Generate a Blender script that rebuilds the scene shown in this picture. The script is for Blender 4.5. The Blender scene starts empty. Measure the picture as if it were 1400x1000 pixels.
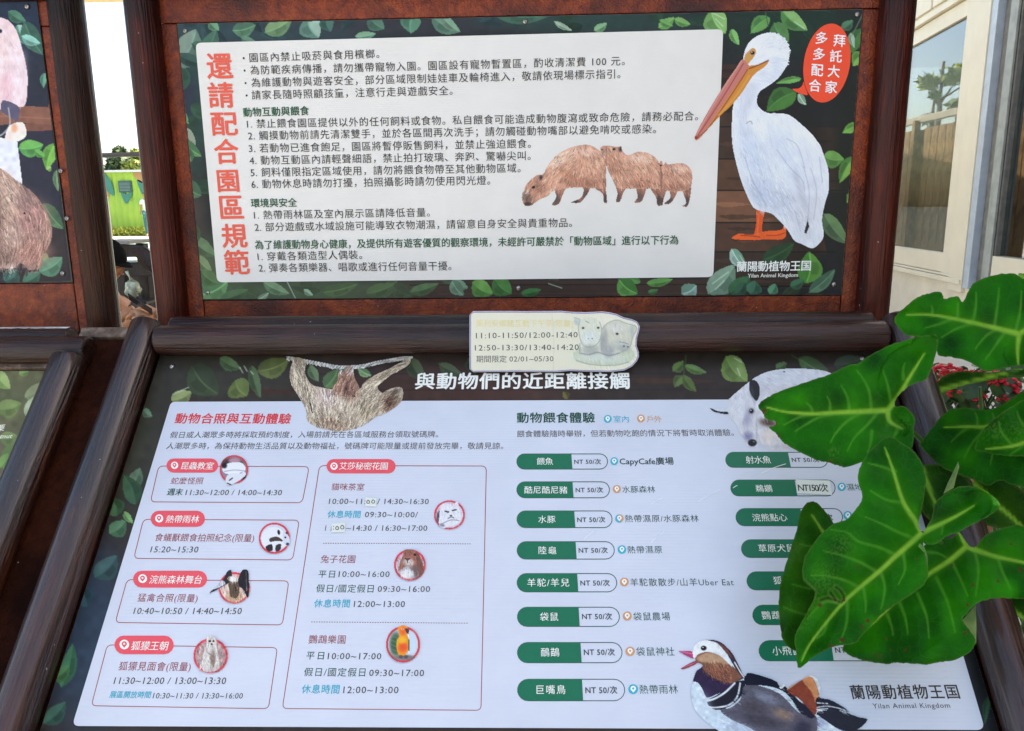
import bpy, bmesh, math, random
import numpy as np
from mathutils import Vector, Matrix, Quaternion
random.seed(7); RS = np.random.RandomState(11)
sc = bpy.context.scene; COL = sc.collection

# ------------------------------------------------------------------ camera
F = 1034.0
CAM = np.array([0.04913802, -1.76140053, 1.49882661])
_p, _y, _r = -0.20217429, -0.03620853, -0.0122139
fw = np.array([math.sin(_y)*math.cos(_p), math.cos(_y)*math.cos(_p), math.sin(_p)])
rt = np.array([math.cos(_y), -math.sin(_y), 0.0]); up = np.cross(rt, fw)
RT = rt*math.cos(_r)+up*math.sin(_r); UP = -rt*math.sin(_r)+up*math.cos(_r)
cam = bpy.data.cameras.new('camera'); camo = bpy.data.objects.new('camera', cam); COL.objects.link(camo)
cam.sensor_width = 36; cam.lens = F/1400*36; cam.clip_start = 0.05; cam.clip_end = 2000
camo.matrix_world = Matrix(((RT[0], UP[0], -fw[0], CAM[0]), (RT[1], UP[1], -fw[1], CAM[1]), (RT[2], UP[2], -fw[2], CAM[2]), (0, 0, 0, 1)))
sc.camera = camo

# ------------------------------------------------------------------ light
SUN = Vector((0.60, 0.30, 0.74)).normalized()          # towards the sun: high, behind the boards and to the right
w = bpy.data.worlds.new('World'); sc.world = w; w.use_nodes = True
nt = w.node_tree; bg = nt.nodes['Background']
sky = nt.nodes.new('ShaderNodeTexSky'); sky.sky_type = 'NISHITA'; sky.sun_disc = False
sky.sun_elevation = math.asin(SUN.z); sky.sun_rotation = math.atan2(SUN.x, SUN.y)
sky.air_density = 1.0; sky.dust_density = 3.0; sky.ozone_density = 1.0
nt.links.new(sky.outputs[0], bg.inputs[0]); bg.inputs[1].default_value = 0.13
sl = bpy.data.lights.new('sun', 'SUN'); sl.energy = 3.2; sl.angle = math.radians(0.6); sl.color = (1, .95, .86)
so = bpy.data.objects.new('sun', sl); COL.objects.link(so); so.rotation_euler = SUN.to_track_quat('Z', 'Y').to_euler()
sc.view_settings.view_transform = 'Standard'; sc.view_settings.look = 'None'
sc.view_settings.exposure = 2.08; sc.view_settings.gamma = 1; sc.view_settings.use_curve_mapping = False
sc.view_settings.use_white_balance = True; sc.view_settings.white_balance_temperature = 7400; sc.view_settings.white_balance_tint = 10
sc.cycles.max_bounces = 8; sc.cycles.caustics_reflective = False; sc.cycles.caustics_refractive = False
sc.cycles.use_denoising = True

# ------------------------------------------------------------------ helpers
def ray(x, y): return RT*(x-700)/F - UP*(y-500)/F + fw
def at(x, y, d): return CAM + ray(x, y)*d                # a point at depth d along the view
def atY(x, y, Y):
    r = ray(x, y); return CAM + r*((Y-CAM[1])/r[1])
class Plane:
    def __init__(s, o, eu, ev, n): s.o, s.eu, s.ev, s.n = map(lambda a: np.array(a, float), (o, eu, ev, n))
    def uv(s, x, y):
        r = ray(x, y); t = ((s.o-CAM)@s.n)/(r@s.n); q = CAM+r*t-s.o; return q@s.eu, q@s.ev
    def uva(s, X, Y):
        R = RT*((X-700)/F)[..., None] - UP*((Y-500)/F)[..., None] + fw
        t = ((s.o-CAM)@s.n)/(R@s.n); q = CAM+R*t[..., None]-s.o; return q@s.eu, q@s.ev
    def p(s, u, v, h=0): return s.o+s.eu*u+s.ev*v+s.n*h
    def pa(s, u, v, h=0): return s.o+s.eu*np.asarray(u)[..., None]+s.ev*np.asarray(v)[..., None]+s.n*(np.asarray(h)[..., None] if np.ndim(h) else h)
    def px(s, x, y, h=0): return s.p(*s.uv(x, y), h)
U = Plane((0, 0, 1.3), (1, 0, 0), (0, 0, 1), (0, -1, 0))                   # the upright board
L = Plane((0, -.2, 1.1974), (1, 0, 0), (0, .7004, .7137), (0, -.7137, .7004))   # the slanting board
WM = {}
def tag(o, label=None, cat=None, group=None, kind=None):
    if label: o['label'] = label
    if cat: o['category'] = cat
    if group: o['group'] = group
    if kind: o['kind'] = kind
    return o
def link(o, parent=None, M=None):
    COL.objects.link(o); M = M or Matrix.Identity(4); WM[o.name] = M
    if parent is not None:
        o.parent = parent; o.matrix_parent_inverse = Matrix.Identity(4); o.matrix_basis = WM[parent.name].inverted() @ M
    else: o.matrix_basis = M
    return o
def empty(name, loc, label, cat, group=None):
    o = bpy.data.objects.new(name, None); o.empty_display_size = .1
    link(o, None, Matrix.Translation(Vector(loc))); return tag(o, label, cat, group)
def mk(name, V, Fc, mat, parent=None, smooth=False, colors=None, kind=None, mats=None, mi=None):
    V = np.asarray(V, float).reshape(-1, 3); c = (V.min(0)+V.max(0))/2
    me = bpy.data.meshes.new(name)
    if isinstance(Fc, np.ndarray) and Fc.ndim == 2:
        n, k = Fc.shape
        me.vertices.add(len(V)); me.vertices.foreach_set('co', (V-c).astype(np.float32).ravel())
        me.loops.add(n*k); me.loops.foreach_set('vertex_index', Fc.astype(np.int32).ravel())
        me.polygons.add(n); me.polygons.foreach_set('loop_start', np.arange(0, n*k, k, dtype=np.int32))
        me.polygons.foreach_set('loop_total', np.full(n, k, dtype=np.int32)); me.update(calc_edges=True)
    else:
        me.from_pydata((V-c).tolist(), [], [list(map(int, f)) for f in Fc]); me.update()
    if colors is not None:
        a = me.color_attributes.new('col', 'FLOAT_COLOR', 'POINT')
        ca = np.ones((len(V), 4), np.float32); ca[:, :3] = colors; a.data.foreach_set('color', ca.ravel())
    if smooth: me.polygons.foreach_set('use_smooth', np.ones(len(me.polygons), bool))
    for m in (mats or [mat]): me.materials.append(m)
    if mi is not None: me.polygons.foreach_set('material_index', np.asarray(mi, np.int32))
    o = bpy.data.objects.new(name, me); link(o, parent, Matrix.Translation(Vector(c)))
    if kind: o['kind'] = kind
    return o
class MB:
    def __init__(s): s.V = []; s.F = []
    def add(s, V, Fc):
        n = len(s.V); s.V += [tuple(v) for v in V]; s.F += [tuple(i+n for i in f) for f in Fc]; return s
    def box(s, c, d, M=None, bev=0):
        c = np.array(c, float); d = np.array(d, float)/2; b = min(bev, *(d*.9)) if bev else 0
        if not b:
            V = [c+d*np.array(q) for q in ((-1,-1,-1),(1,-1,-1),(1,1,-1),(-1,1,-1),(-1,-1,1),(1,-1,1),(1,1,1),(-1,1,1))]
            Fc = [(0,3,2,1),(4,5,6,7),(0,1,5,4),(1,2,6,5),(2,3,7,6),(3,0,4,7)]
        else:
            bm = bmesh.new(); bmesh.ops.create_cube(bm, size=1)
            for v in bm.verts: v.co = Vector([v.co[i]*d[i]*2 for i in range(3)])
            bmesh.ops.bevel(bm, geom=bm.edges[:], offset=b, segments=2, affect='EDGES', profile=.5)
            bm.verts.index_update(); V = [np.array(v.co)+c for v in bm.verts]; Fc = [[v.index for v in f.verts] for f in bm.faces]; bm.free()
        if M is not None: V = [np.array(M @ Vector(v)) for v in V]
        return s.add(V, Fc)
    def tube(s, pts, r, n=10, cap=True):
        pts = [np.array(p, float) for p in pts]; r = [r]*len(pts) if np.isscalar(r) else r; V = []; Fc = []
        ref = None
        for i, p in enumerate(pts):
            t = pts[min(i+1, len(pts)-1)]-pts[max(i-1, 0)]; t /= np.linalg.norm(t)+1e-12
            if ref is None: ref = np.cross(t, (0, 0, 1) if abs(t[2]) < .9 else (1, 0, 0))
            ref = ref-t*(ref@t); ref /= np.linalg.norm(ref)+1e-12; b = np.cross(t, ref)
            for k in range(n):
                a = 2*math.pi*k/n; V.append(p+(ref*math.cos(a)+b*math.sin(a))*r[i])
        for i in range(len(pts)-1):
            for k in range(n): Fc.append((i*n+k, i*n+(k+1) % n, (i+1)*n+(k+1) % n, (i+1)*n+k))
        if cap: Fc.append(tuple(range(n))[::-1]); Fc.append(tuple((len(pts)-1)*n+k for k in range(n)))
        return s.add(V, Fc)
    def ball(s, c, r, nu=12, nv=8, M=None):
        r = np.array([r]*3 if np.isscalar(r) else r); V = [(0, 0, 1)]
        for i in range(1, nv):
            for k in range(nu): a = math.pi*i/nv; b = 2*math.pi*k/nu; V.append((math.sin(a)*math.cos(b), math.sin(a)*math.sin(b), math.cos(a)))
        V.append((0, 0, -1)); Fc = [(0, 1+k, 1+(k+1) % nu) for k in range(nu)]
        for i in range(nv-2):
            for k in range(nu): Fc.append((1+i*nu+k, 1+(i+1)*nu+k, 1+(i+1)*nu+(k+1) % nu, 1+i*nu+(k+1) % nu))
        e = len(V)-1; Fc += [(e, 1+(nv-2)*nu+(k+1) % nu, 1+(nv-2)*nu+k) for k in range(nu)]
        V = [np.array(v)*r for v in V]
        if M is not None: V = [np.array(M @ Vector(v)) for v in V]
        return s.add([v+np.array(c) for v in V], Fc)
    def build(s, name, mat, parent=None, smooth=False, **k): return mk(name, s.V, s.F, mat, parent, smooth, **k)

# ------------------------------------------------------------------ materials
def lin(c):
    c = np.asarray(c, float)/255; return np.where(c <= .04045, c/12.92, ((c+.055)/1.055)**2.4)
def newmat(name, base=(.5, .5, .5), rough=.5, spec=.5, coat=0, metal=0):
    m = bpy.data.materials.new(name); m.use_nodes = True; b = m.node_tree.nodes['Principled BSDF']
    b.inputs['Base Color'].default_value = (*base, 1); b.inputs['Roughness'].default_value = rough
    b.inputs['Specular IOR Level'].default_value = spec; b.inputs['Metallic'].default_value = metal
    if coat: b.inputs['Coat Weight'].default_value = coat; b.inputs['Coat Roughness'].default_value = .12
    return m, m.node_tree, b
def N(nt, t, **k):
    n = nt.nodes.new('ShaderNode'+t)
    for a, v in k.items(): setattr(n, a, v)
    return n
def ramp(nt, fac, stops):
    r = N(nt, 'ValToRGB'); e = r.color_ramp.elements
    e[0].position, e[0].color = stops[0][0], (*stops[0][1], 1); e[1].position, e[1].color = stops[-1][0], (*stops[-1][1], 1)
    for p, c in stops[1:-1]: q = e.new(p); q.color = (*c, 1)
    nt.links.new(fac, r.inputs[0]); return r.outputs[0]
def noise(nt, scale, vec=None, detail=4, sc3=None, rough=.55, dist=0):
    if vec is None: vec = N(nt, 'TexCoord').outputs['Object']
    if sc3:
        mp = N(nt, 'Mapping'); mp.inputs['Scale'].default_value = sc3; nt.links.new(vec, mp.inputs['Vector']); vec = mp.outputs[0]
    n = N(nt, 'TexNoise'); n.inputs['Scale'].default_value = scale; n.inputs['Detail'].default_value = detail
    n.inputs['Roughness'].default_value = rough; n.inputs['Distortion'].default_value = dist; nt.links.new(vec, n.inputs['Vector']); return n.outputs['Fac']
def mixc(nt, fac, a, b, mode='MIX'):
    m = N(nt, 'Mix', data_type='RGBA', blend_type=mode)
    for s, v in ((m.inputs['Factor'], fac), (m.inputs[6], a), (m.inputs[7], b)):
        if isinstance(v, (int, float)): s.default_value = v
        elif isinstance(v, tuple): s.default_value = (*v, 1)
        else: nt.links.new(v, s)
    return m.outputs[2]
def bump(nt, b, h, dist=.002, strength=.5):
    n = N(nt, 'Bump'); n.inputs['Distance'].default_value = dist; n.inputs['Strength'].default_value = strength
    nt.links.new(h, n.inputs['Height']); nt.links.new(n.outputs[0], b.inputs['Normal'])
_mc = {}
def flat(name, base, rough=.5, var=.12, scale=20, spec=.5, coat=0, bumpd=.001):
    k = (name, tuple(base), rough)
    if k in _mc: return _mc[k]
    m, t, b = newmat(name, base, rough, spec, coat); f = noise(t, scale)
    lo = tuple(float(x*(1-var)) for x in base); hi = tuple(float(min(1, x*(1+var))) for x in base)
    t.links.new(ramp(t, f, [(.3, lo), (.7, hi)]), b.inputs['Base Color'])
    if bumpd: bump(t, b, noise(t, scale*4), bumpd, .4)
    _mc[k] = m; return m
def logmat(name, dark, mid, light, rough=.3, chips=True):
    m, t, b = newmat(name, mid, rough, .5)
    a = noise(t, 3, sc3=(14, 14, 1.2), detail=6, rough=.65, dist=.4); g = noise(t, 3, sc3=(60, 60, 3), detail=5)
    big = noise(t, 4, detail=3)
    c = ramp(t, a, [(.3, dark), (.52, mid), (.75, light)])
    c = mixc(t, ramp(t, big, [(.45, (0, 0, 0)), (.7, (1, 1, 1))]), c, tuple(x*.45 for x in dark))
    if chips:
        v = N(t, 'TexVoronoi'); v.inputs['Scale'].default_value = 26; t.links.new(N(t, 'TexCoord').outputs['Object'], v.inputs['Vector'])
        n2 = noise(t, 220, detail=2); ad = N(t, 'Math', operation='MULTIPLY_ADD'); t.links.new(n2, ad.inputs[0]); ad.inputs[1].default_value = .06; t.links.new(v.outputs['Distance'], ad.inputs[2])
        c = mixc(t, ramp(t, ad.outputs[0], [(.058, (.85, .85, .85)), (.068, (0, 0, 0))]), c, (.5, .46, .42))
    t.links.new(c, b.inputs['Base Color'])
    rr = N(t, 'MapRange'); t.links.new(g, rr.inputs[0]); rr.inputs[3].default_value = rough-.08; rr.inputs[4].default_value = rough+.22; t.links.new(rr.outputs[0], b.inputs['Roughness'])
    s = N(t, 'Math', operation='ADD'); t.links.new(a, s.inputs[0]); t.links.new(g, s.inputs[1]); bump(t, b, s.outputs[0], .006, .8)
    b.inputs['Coat Weight'].default_value = .15; b.inputs['Coat Roughness'].default_value = .16; b.inputs['Specular IOR Level'].default_value = .4
    return m
M_LOG = logmat('dark_varnished_log', (.010, .0024, .001), (.030, .0072, .0026), (.085, .021, .007), .27)
M_LOGR = logmat('red_brown_log', (.018, .0018, .0008), (.060, .0062, .0025), (.13, .015, .004), .27)
M_RED = logmat('red_stained_board', (.10, .010, .0010), (.24, .032, .0028), (.40, .075, .008), .42)
M_SIDE = logmat('dark_brown_board', (.016, .0032, .0012), (.038, .008, .003), (.06, .014, .005), .7); M_SIDE.node_tree.nodes['Principled BSDF'].inputs['Specular IOR Level'].default_value = .08; M_SIDE.node_tree.nodes['Principled BSDF'].inputs['Coat Weight'].default_value = 0
M_WORN = logmat('weathered_board', (.05, .025, .015), (.16, .10, .065), (.34, .26, .19), .6)
M_KIOSK = logmat('kiosk_wood', (.008, .003, .002), (.022, .009, .005), (.05, .02, .01), .5, False)

def sheen(m, coat, spec, name):
    q = m.copy(); q.name = name; b = q.node_tree.nodes['Principled BSDF']; b.inputs['Coat Weight'].default_value = coat; b.inputs['Specular IOR Level'].default_value = spec; return q
M_POST = sheen(M_LOG, .03, .18, 'dull_dark_post'); M_POSTR = sheen(M_LOGR, .06, .22, 'red_brown_post'); M_SLOG = sheen(M_LOG, .6, .5, 'glossy_side_log')
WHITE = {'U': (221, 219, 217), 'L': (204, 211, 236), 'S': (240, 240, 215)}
PAPER = {'U': (.80, .77, .725), 'L': (.63, .655, .72), 'S': (.80, .78, .68)}  # L: the sky's blue cast on the slanting board is put into its albedo
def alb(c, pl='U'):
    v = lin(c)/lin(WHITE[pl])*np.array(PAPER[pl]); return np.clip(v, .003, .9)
def pmat(c, pl='U'):
    k = ('p', tuple(c), pl)
    if k not in _mc:
        base = tuple(float(x) for x in alb(c, pl)); m, t, b = newmat('print_ink', base, .36, .25)
        f = noise(t, 600, detail=2); t.links.new(ramp(t, f, [(.3, tuple(x*.92 for x in base)), (.7, tuple(min(1, x*1.06+.004) for x in base))]), b.inputs['Base Color']); _mc[k] = m
    return _mc[k]
M_ART, _t, _b = newmat('print_artwork', rough=.36, spec=.2)
_a = N(_t, 'Attribute', attribute_name='col'); _f = noise(_t, 500, detail=3)
_t.links.new(mixc(_t, 1.0, _a.outputs['Color'], ramp(_t, _f, [(.3, (.9, .9, .9)), (.7, (1, 1, 1))]), 'MULTIPLY'), _b.inputs['Base Color'])
def papermat(name, base):
    m, t, b = newmat(name, base, .4, .45); f = noise(t, 9, detail=5); g = noise(t, 180, detail=2)
    c = ramp(t, f, [(.3, tuple(x*.93 for x in base)), (.7, base)]); st_ = noise(t, 2.2, detail=8, rough=.7, sc3=(1, 3, .6)); c = mixc(t, ramp(t, st_, [(.56, (0, 0, 0)), (.72, (.35, .35, .35))]), c, tuple(x*.82 for x in base))
    c = mixc(t, ramp(t, g, [(.74, (0, 0, 0)), (.8, (.5, .5, .5))]), c, tuple(x*.7 for x in base))
    t.links.new(c, b.inputs['Base Color'])
    w_ = N(t, 'TexWave', wave_type='BANDS', bands_direction='Z'); w_.inputs['Scale'].default_value = 75; w_.inputs['Distortion'].default_value = .6
    t.links.new(N(t, 'TexCoord').outputs['Object'], w_.inputs['Vector']); s = N(t, 'Math', operation='MULTIPLY_ADD'); t.links.new(f, s.inputs[0]); s.inputs[1].default_value = 3; t.links.new(w_.outputs['Fac'], s.inputs[2])
    bump(t, b, s.outputs[0], .0004, .25); return m
M_PAPER = papermat('white_print_sheet', (.80, .77, .725)); M_PAPER2 = papermat('sky_tinted_print_sheet', (.63, .655, .72))  # second sheet carries the blue skylight in its base colour
M_PLATE = flat('board_edge', (.05, .048, .042), .6)
M_STEEL, _t, _b = newmat('steel_screw', (.5, .48, .46), .35, metal=.9)
_t.links.new(ramp(_t, noise(_t, 400), [(.35, (.22, .17, .13)), (.6, (.6, .58, .55))]), _b.inputs['Base Color'])

# ------------------------------------------------------------------ flat print: polygons, outlines, lettering, painted pictures
def smoothp(p, k=4, closed=True):
    p = np.array(p, float); n = len(p); out = []
    for i in range(n if closed else n-1):
        a, b, c, d = (p[(i-1) % n], p[i], p[(i+1) % n], p[(i+2) % n]) if closed else (p[max(i-1, 0)], p[i], p[i+1], p[min(i+2, n-1)])
        for j in range(k):
            t = j/k; out.append(.5*((2*b)+(c-a)*t+(2*a-5*b+4*c-d)*t*t+(3*b-a-3*c+d)*t**3))
    if not closed: out.append(p[-1])
    return np.array(out)
def crop(x0, y0, s): return lambda pts: [(x0+a/s, y0+b/s) for a, b in pts]
def rounded(q, r, k=6):
    q = [np.array(p, float) for p in q]; out = []; n = len(q); r = [r]*n if np.isscalar(r) else r
    for i in range(n):
        a, b, c = q[i-1], q[i], q[(i+1) % n]; d1 = (a-b)/np.linalg.norm(a-b); d2 = (c-b)/np.linalg.norm(c-b)
        p0, p2 = b+d1*r[i], b+d2*r[i]
        for j in range(k+1):
            t = j/k; out.append((1-t)**2*p0+2*t*(1-t)*b*1+t*t*p2)
    return np.array(out)
def pxpoly(pl, pts, h, name, mat, parent, kind=None):
    V = [pl.px(x, y, h) for x, y in pts]
    a = np.cross(V[1]-V[0], V[2]-V[0]); area = sum(pts[i][0]*pts[(i+1) % len(pts)][1]-pts[(i+1) % len(pts)][0]*pts[i][1] for i in range(len(pts)))
    idx = list(range(len(V)));  idx = idx[::-1] if area > 0 else idx
    return mk(name, V, [idx], mat, parent)
def pxline(pl, pts, wpx, h, name, mat, parent, closed=True):
    p = np.array(pts, float); n = len(p); V = []; Fc = []
    for i in range(n):
        a = p[i-1] if (closed or i) else p[i]; b = p[(i+1) % n] if (closed or i < n-1) else p[i]
        t = b-a; t /= np.linalg.norm(t)+1e-9; m = np.array([-t[1], t[0]])*wpx/2
        V += [pl.px(*(p[i]+m), h), pl.px(*(p[i]-m), h)]
    for i in range(n if closed else n-1):
        j = (i+1) % n; Fc.append((2*i, 2*j, 2*j+1, 2*i+1))
    return mk(name, V, Fc, mat, parent)
NT_ = [0]
def text(pl, s, xl, yl, xr, yr, hpx, col, parent, bold=0.0, lat=False, key='L', lift=.0013, name='lettering', serif=False, slant=0):
    cu = bpy.data.curves.new('t', 'FONT'); cu.body = s; cu.resolution_u = 2; cu.offset = 0
    ink = .73 if lat else .90
    u0, v0 = pl.uv(xl, yl); u1, v1 = pl.uv(xr, yr); W = math.hypot(u1-u0, v1-v0)
    ut, vt = pl.uv(xl, yl-hpx); em = abs(vt-v0)/ink
    o = bpy.data.objects.new('t', cu); COL.objects.link(o); dg = bpy.context.evaluated_depsgraph_get(); dg.update()
    def ext():
        me = bpy.data.meshes.new_from_object(o.evaluated_get(bpy.context.evaluated_depsgraph_get())); X = np.empty(len(me.vertices)*3); me.vertices.foreach_get('co', X); return me, X.reshape(-1, 3)
    me, X = ext(); w1 = np.ptp(X[:, 0]); n = len(s)
    if n > 1:
        lastw = .9 if not lat else .5
        sp = (W/em-lastw)/(w1-lastw)
        if abs(sp-1) > .03:
            cu.space_character = float(np.clip(sp if not lat else 1+(sp-1)*.35, .75, 1.8)); o.data = cu; bpy.context.view_layer.update(); bpy.data.meshes.remove(me); me, X = ext()
    x0 = X[:, 0].min(); w1 = np.ptp(X[:, 0]); sx = W/w1
    du = np.array([(u1-u0)/W, (v1-v0)/W]); dv = np.array([-du[1], du[0]])
    base = 0 if lat else -.07
    a = (X[:, 0]-x0)*sx; b = (X[:, 1]-base)*em; a = a+b*slant
    P_ = pl.pa(u0+a*du[0]+b*dv[0], v0+a*du[1]+b*dv[1], lift)
    c = (P_.min(0)+P_.max(0))/2
    if bold > .01:                                     # heavier strokes: the glyphs set several times, a hair apart
        fv = [tuple(p.vertices) for p in me.polygons]; bpy.data.meshes.remove(me); e_ = bold*em*.62; k_ = len(P_)
        sh_ = [(-1, 0), (1, 0), (0, -.8), (0, .8)] if bold > .016 else [(-.6, 0), (.6, 0)]
        VV = np.vstack([P_+(pl.eu*dx_+pl.ev*dy_)*e_+pl.n*(i_*.00006) for i_, (dx_, dy_) in enumerate(sh_)])-c
        me = bpy.data.meshes.new(name); me.from_pydata(VV.tolist(), [], [tuple(q+i_*k_ for q in f) for i_ in range(len(sh_)) for f in fv]); me.update()
    else: me.vertices.foreach_set('co', (P_-c).astype(np.float32).ravel()); me.update()
    me.materials.clear(); me.materials.append(pmat(col, key)); me.name = name
    bpy.data.objects.remove(o); bpy.data.curves.remove(cu)
    ob = bpy.data.objects.new(name, me); link(ob, parent, Matrix.Translation(Vector(c))); return ob

class Art:
    """a printed picture, painted as vertex colours on a fine flat grid laid on the board"""
    def __init__(s, x0, y0, x1, y1, step=.9, bg=None):
        s.x0, s.y0, s.step = x0, y0, step
        s.X, s.Y = np.meshgrid(np.arange(x0, x1+step, step), np.arange(y0, y1+step, step))
        s.c = np.zeros(s.X.shape+(3,)); s.a = np.zeros(s.X.shape)
        if bg is not None: s.c[:] = bg; s.a[:] = 1
    def mask(s, pts, soft=0):
        p = np.asarray(pts, float); m = np.zeros(s.X.shape, bool)
        pad = 3*s.step+soft*3
        i0 = max(0, int((p[:, 0].min()-pad-s.x0)/s.step)); i1 = min(s.X.shape[1], int((p[:, 0].max()+pad-s.x0)/s.step)+2)
        j0 = max(0, int((p[:, 1].min()-pad-s.y0)/s.step)); j1 = min(s.X.shape[0], int((p[:, 1].max()+pad-s.y0)/s.step)+2)
        if i1 <= i0 or j1 <= j0: return m.astype(float)
        X = s.X[j0:j1, i0:i1]; Y = s.Y[j0:j1, i0:i1]; mm = np.zeros(X.shape, bool); n = len(p)
        for i in range(n):
            (xa, ya), (xb, yb) = p[i], p[(i+1) % n]
            if ya == yb: continue
            mm ^= ((ya > Y) != (yb > Y)) & (X < (xb-xa)*(Y-ya)/(yb-ya)+xa)
        mf = mm.astype(float)
        for _ in range(int(round(soft/s.step))):
            q = np.pad(mf, 1, mode='edge'); mf = (q[1:-1, 1:-1]*2+q[:-2, 1:-1]+q[2:, 1:-1]+q[1:-1, :-2]+q[1:-1, 2:])/6
        out = np.zeros(s.X.shape); out[j0:j1, i0:i1] = mf; return out
    def put(s, m, col, clip=True):
        if clip: m = m*(s.a > .5)
        s.c += (np.asarray(col, float)-s.c)*m[..., None]
        if not clip: s.a = np.maximum(s.a, m)
    def poly(s, pts, col, clip=True, soft=0, sm=True, al=1):
        pts = smoothp(pts, 4) if sm and len(pts) > 3 else pts
        m = s.mask(pts, soft)
        if not clip:
            s.put(np.where(m > .5, 1., 0.), col, False)
        else: s.put(m*al, col)
        return m
    def blob(s, x, y, rx, ry, ang, col, k=1, hard=1, clip=True):
        a = math.radians(ang); dx = s.X-x; dy = s.Y-y; u = (dx*math.cos(a)+dy*math.sin(a))/rx; v = (-dx*math.sin(a)+dy*math.cos(a))/ry
        d = u*u+v*v; m = np.exp(-d**hard*1.2)*k if hard < 8 else (d < 1)*k*1.
        s.put(m, col, clip) if clip else s.put((d < 1)*1., col, False)
    def line(s, pts, wd, col, al=1, clip=True, sm=True):
        p = smoothp(pts, 5, False) if sm and len(pts) > 2 else np.array(pts, float); d = np.full(s.X.shape, 1e9)
        for (xa, ya), (xb, yb) in zip(p[:-1], p[1:]):
            L2 = (xb-xa)**2+(yb-ya)**2+1e-9; t = np.clip(((s.X-xa)*(xb-xa)+(s.Y-ya)*(yb-ya))/L2, 0, 1)
            d = np.minimum(d, np.hypot(s.X-xa-t*(xb-xa), s.Y-ya-t*(yb-ya)))
        m = np.clip((wd/2-d)/s.step+.5, 0, 1)*al
        if clip: s.put(m, col)
        else: s.put((m > .5)*1., col, False)
    def fur(s, n, length, angs, amp=.15, region=None, shag=0, wob=12):
        """n strokes following a direction field angs = [(x, y, degrees)]"""
        src = (s.a > .5) if region is None else (s.mask(smoothp(region, 3)) > .5) & (s.a > .5)
        J, I = np.nonzero(src)
        if len(J) == 0: return
        k = RS.randint(0, len(J), n); x = I[k].astype(float); y = J[k].astype(float)
        px = s.X[0, 0]+x*s.step; py = s.Y[0, 0]+y*s.step; w_ = np.zeros(n); vx = np.zeros(n); vy = np.zeros(n)
        for (ax, ay, an) in angs:
            g = 1/((px-ax)**2+(py-ay)**2+20); vx += g*math.cos(math.radians(an)); vy += g*math.sin(math.radians(an))
        th = np.arctan2(vy, vx)+np.radians(RS.normal(0, wob, n)); f = 1+RS.normal(0, amp, n); base = s.c[J[k], I[k]].copy()
        ln = length*RS.uniform(.5, 1.2, n)/s.step; cur = RS.normal(0, .02, n)
        for t in range(int(length*1.2/s.step)+1):
            ok = t < ln; xi = np.round(x).astype(int); yi = np.round(y).astype(int)
            ok &= (xi >= 0) & (yi >= 0) & (xi < s.X.shape[1]) & (yi < s.X.shape[0])
            ins = np.zeros(n, bool); ins[ok] = s.a[yi[ok], xi[ok]] > .5
            q = ok & ins; s.c[yi[q], xi[q]] = np.clip(s.c[yi[q], xi[q]]*(.55)+base[q]*.45, 0, 255)*(f[q]**.8)[:, None]
            if shag:
                q = ok & ~ins & (t < shag/s.step+0*ln) ; s.a[yi[q], xi[q]] = .9; s.c[yi[q], xi[q]] = np.clip(base[q]*f[q][:, None], 0, 255)
            x += np.cos(th); y += np.sin(th); th = th+cur
        s.c = np.clip(s.c, 0, 255)
    def mottle(s, size, amp, aniso=1):
        h, w_ = s.X.shape; gw = int(w_*s.step/size)+3; gh = int(h*s.step/size*aniso)+3; g = RS.normal(0, 1, (gh, gw))
        fx = (np.arange(w_)*s.step/size); fy = (np.arange(h)*s.step/size*aniso); ix = fx.astype(int); iy = fy.astype(int)
        tx = fx-ix; ty = (fy-iy)[:, None]; tx = tx*tx*(3-2*tx); ty = ty*ty*(3-2*ty)
        n = (g[iy][:, ix]*(1-tx)+g[iy][:, ix+1]*tx)*(1-ty)+(g[iy+1][:, ix]*(1-tx)+g[iy+1][:, ix+1]*tx)*ty
        s.c = np.clip(s.c*(1+amp*n[..., None]), 0, 255)
    def clip(s, pl, u0, u1, v0, v1):
        u, v = pl.uva(s.X, s.Y); s.a = s.a*((u > u0) & (u < u1) & (v > v0) & (v < v1))
    def build(s, pl, name, parent, key, h=.0012, label=None):
        a = s.a > .5; fm = (a[:-1, :-1].astype(int)+a[1:, :-1]+a[:-1, 1:]+a[1:, 1:]) >= 3
        J, I = np.nonzero(fm); w_ = s.X.shape[1]; q = np.stack([J*w_+I, (J+1)*w_+I, (J+1)*w_+I+1, J*w_+I+1], 1)
        use = np.unique(q); remap = np.full(s.X.size, -1); remap[use] = np.arange(len(use)); q = remap[q]
        c = s.c.reshape(-1, 3).copy(); au = s.a.reshape(-1)
        # colours of rim points outside the alpha take a neighbour's colour
        bad = (au[use] <= .5)
        if bad.any():
            acc = np.zeros((s.X.size, 3)); cnt = np.zeros(s.X.size); flatq = np.stack([J*w_+I, (J+1)*w_+I, (J+1)*w_+I+1, J*w_+I+1], 1)
            cc = s.c.reshape(-1, 3); wa = (au > .5).astype(float)
            mean = (cc[flatq]*wa[flatq][..., None]).sum(1)/wa[flatq].sum(1)[:, None]
            for k in range(4): np.add.at(acc, flatq[:, k], mean); np.add.at(cnt, flatq[:, k], 1)
            b = use[bad]; c[b] = acc[b]/cnt[b][:, None]
        u, v = pl.uva(s.X.reshape(-1)[use], s.Y.reshape(-1)[use])
        o = mk(name, pl.pa(u, v, h), q, M_ART, parent, colors=alb(c[use], key))
        if label: o['label'] = label
        return o
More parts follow.
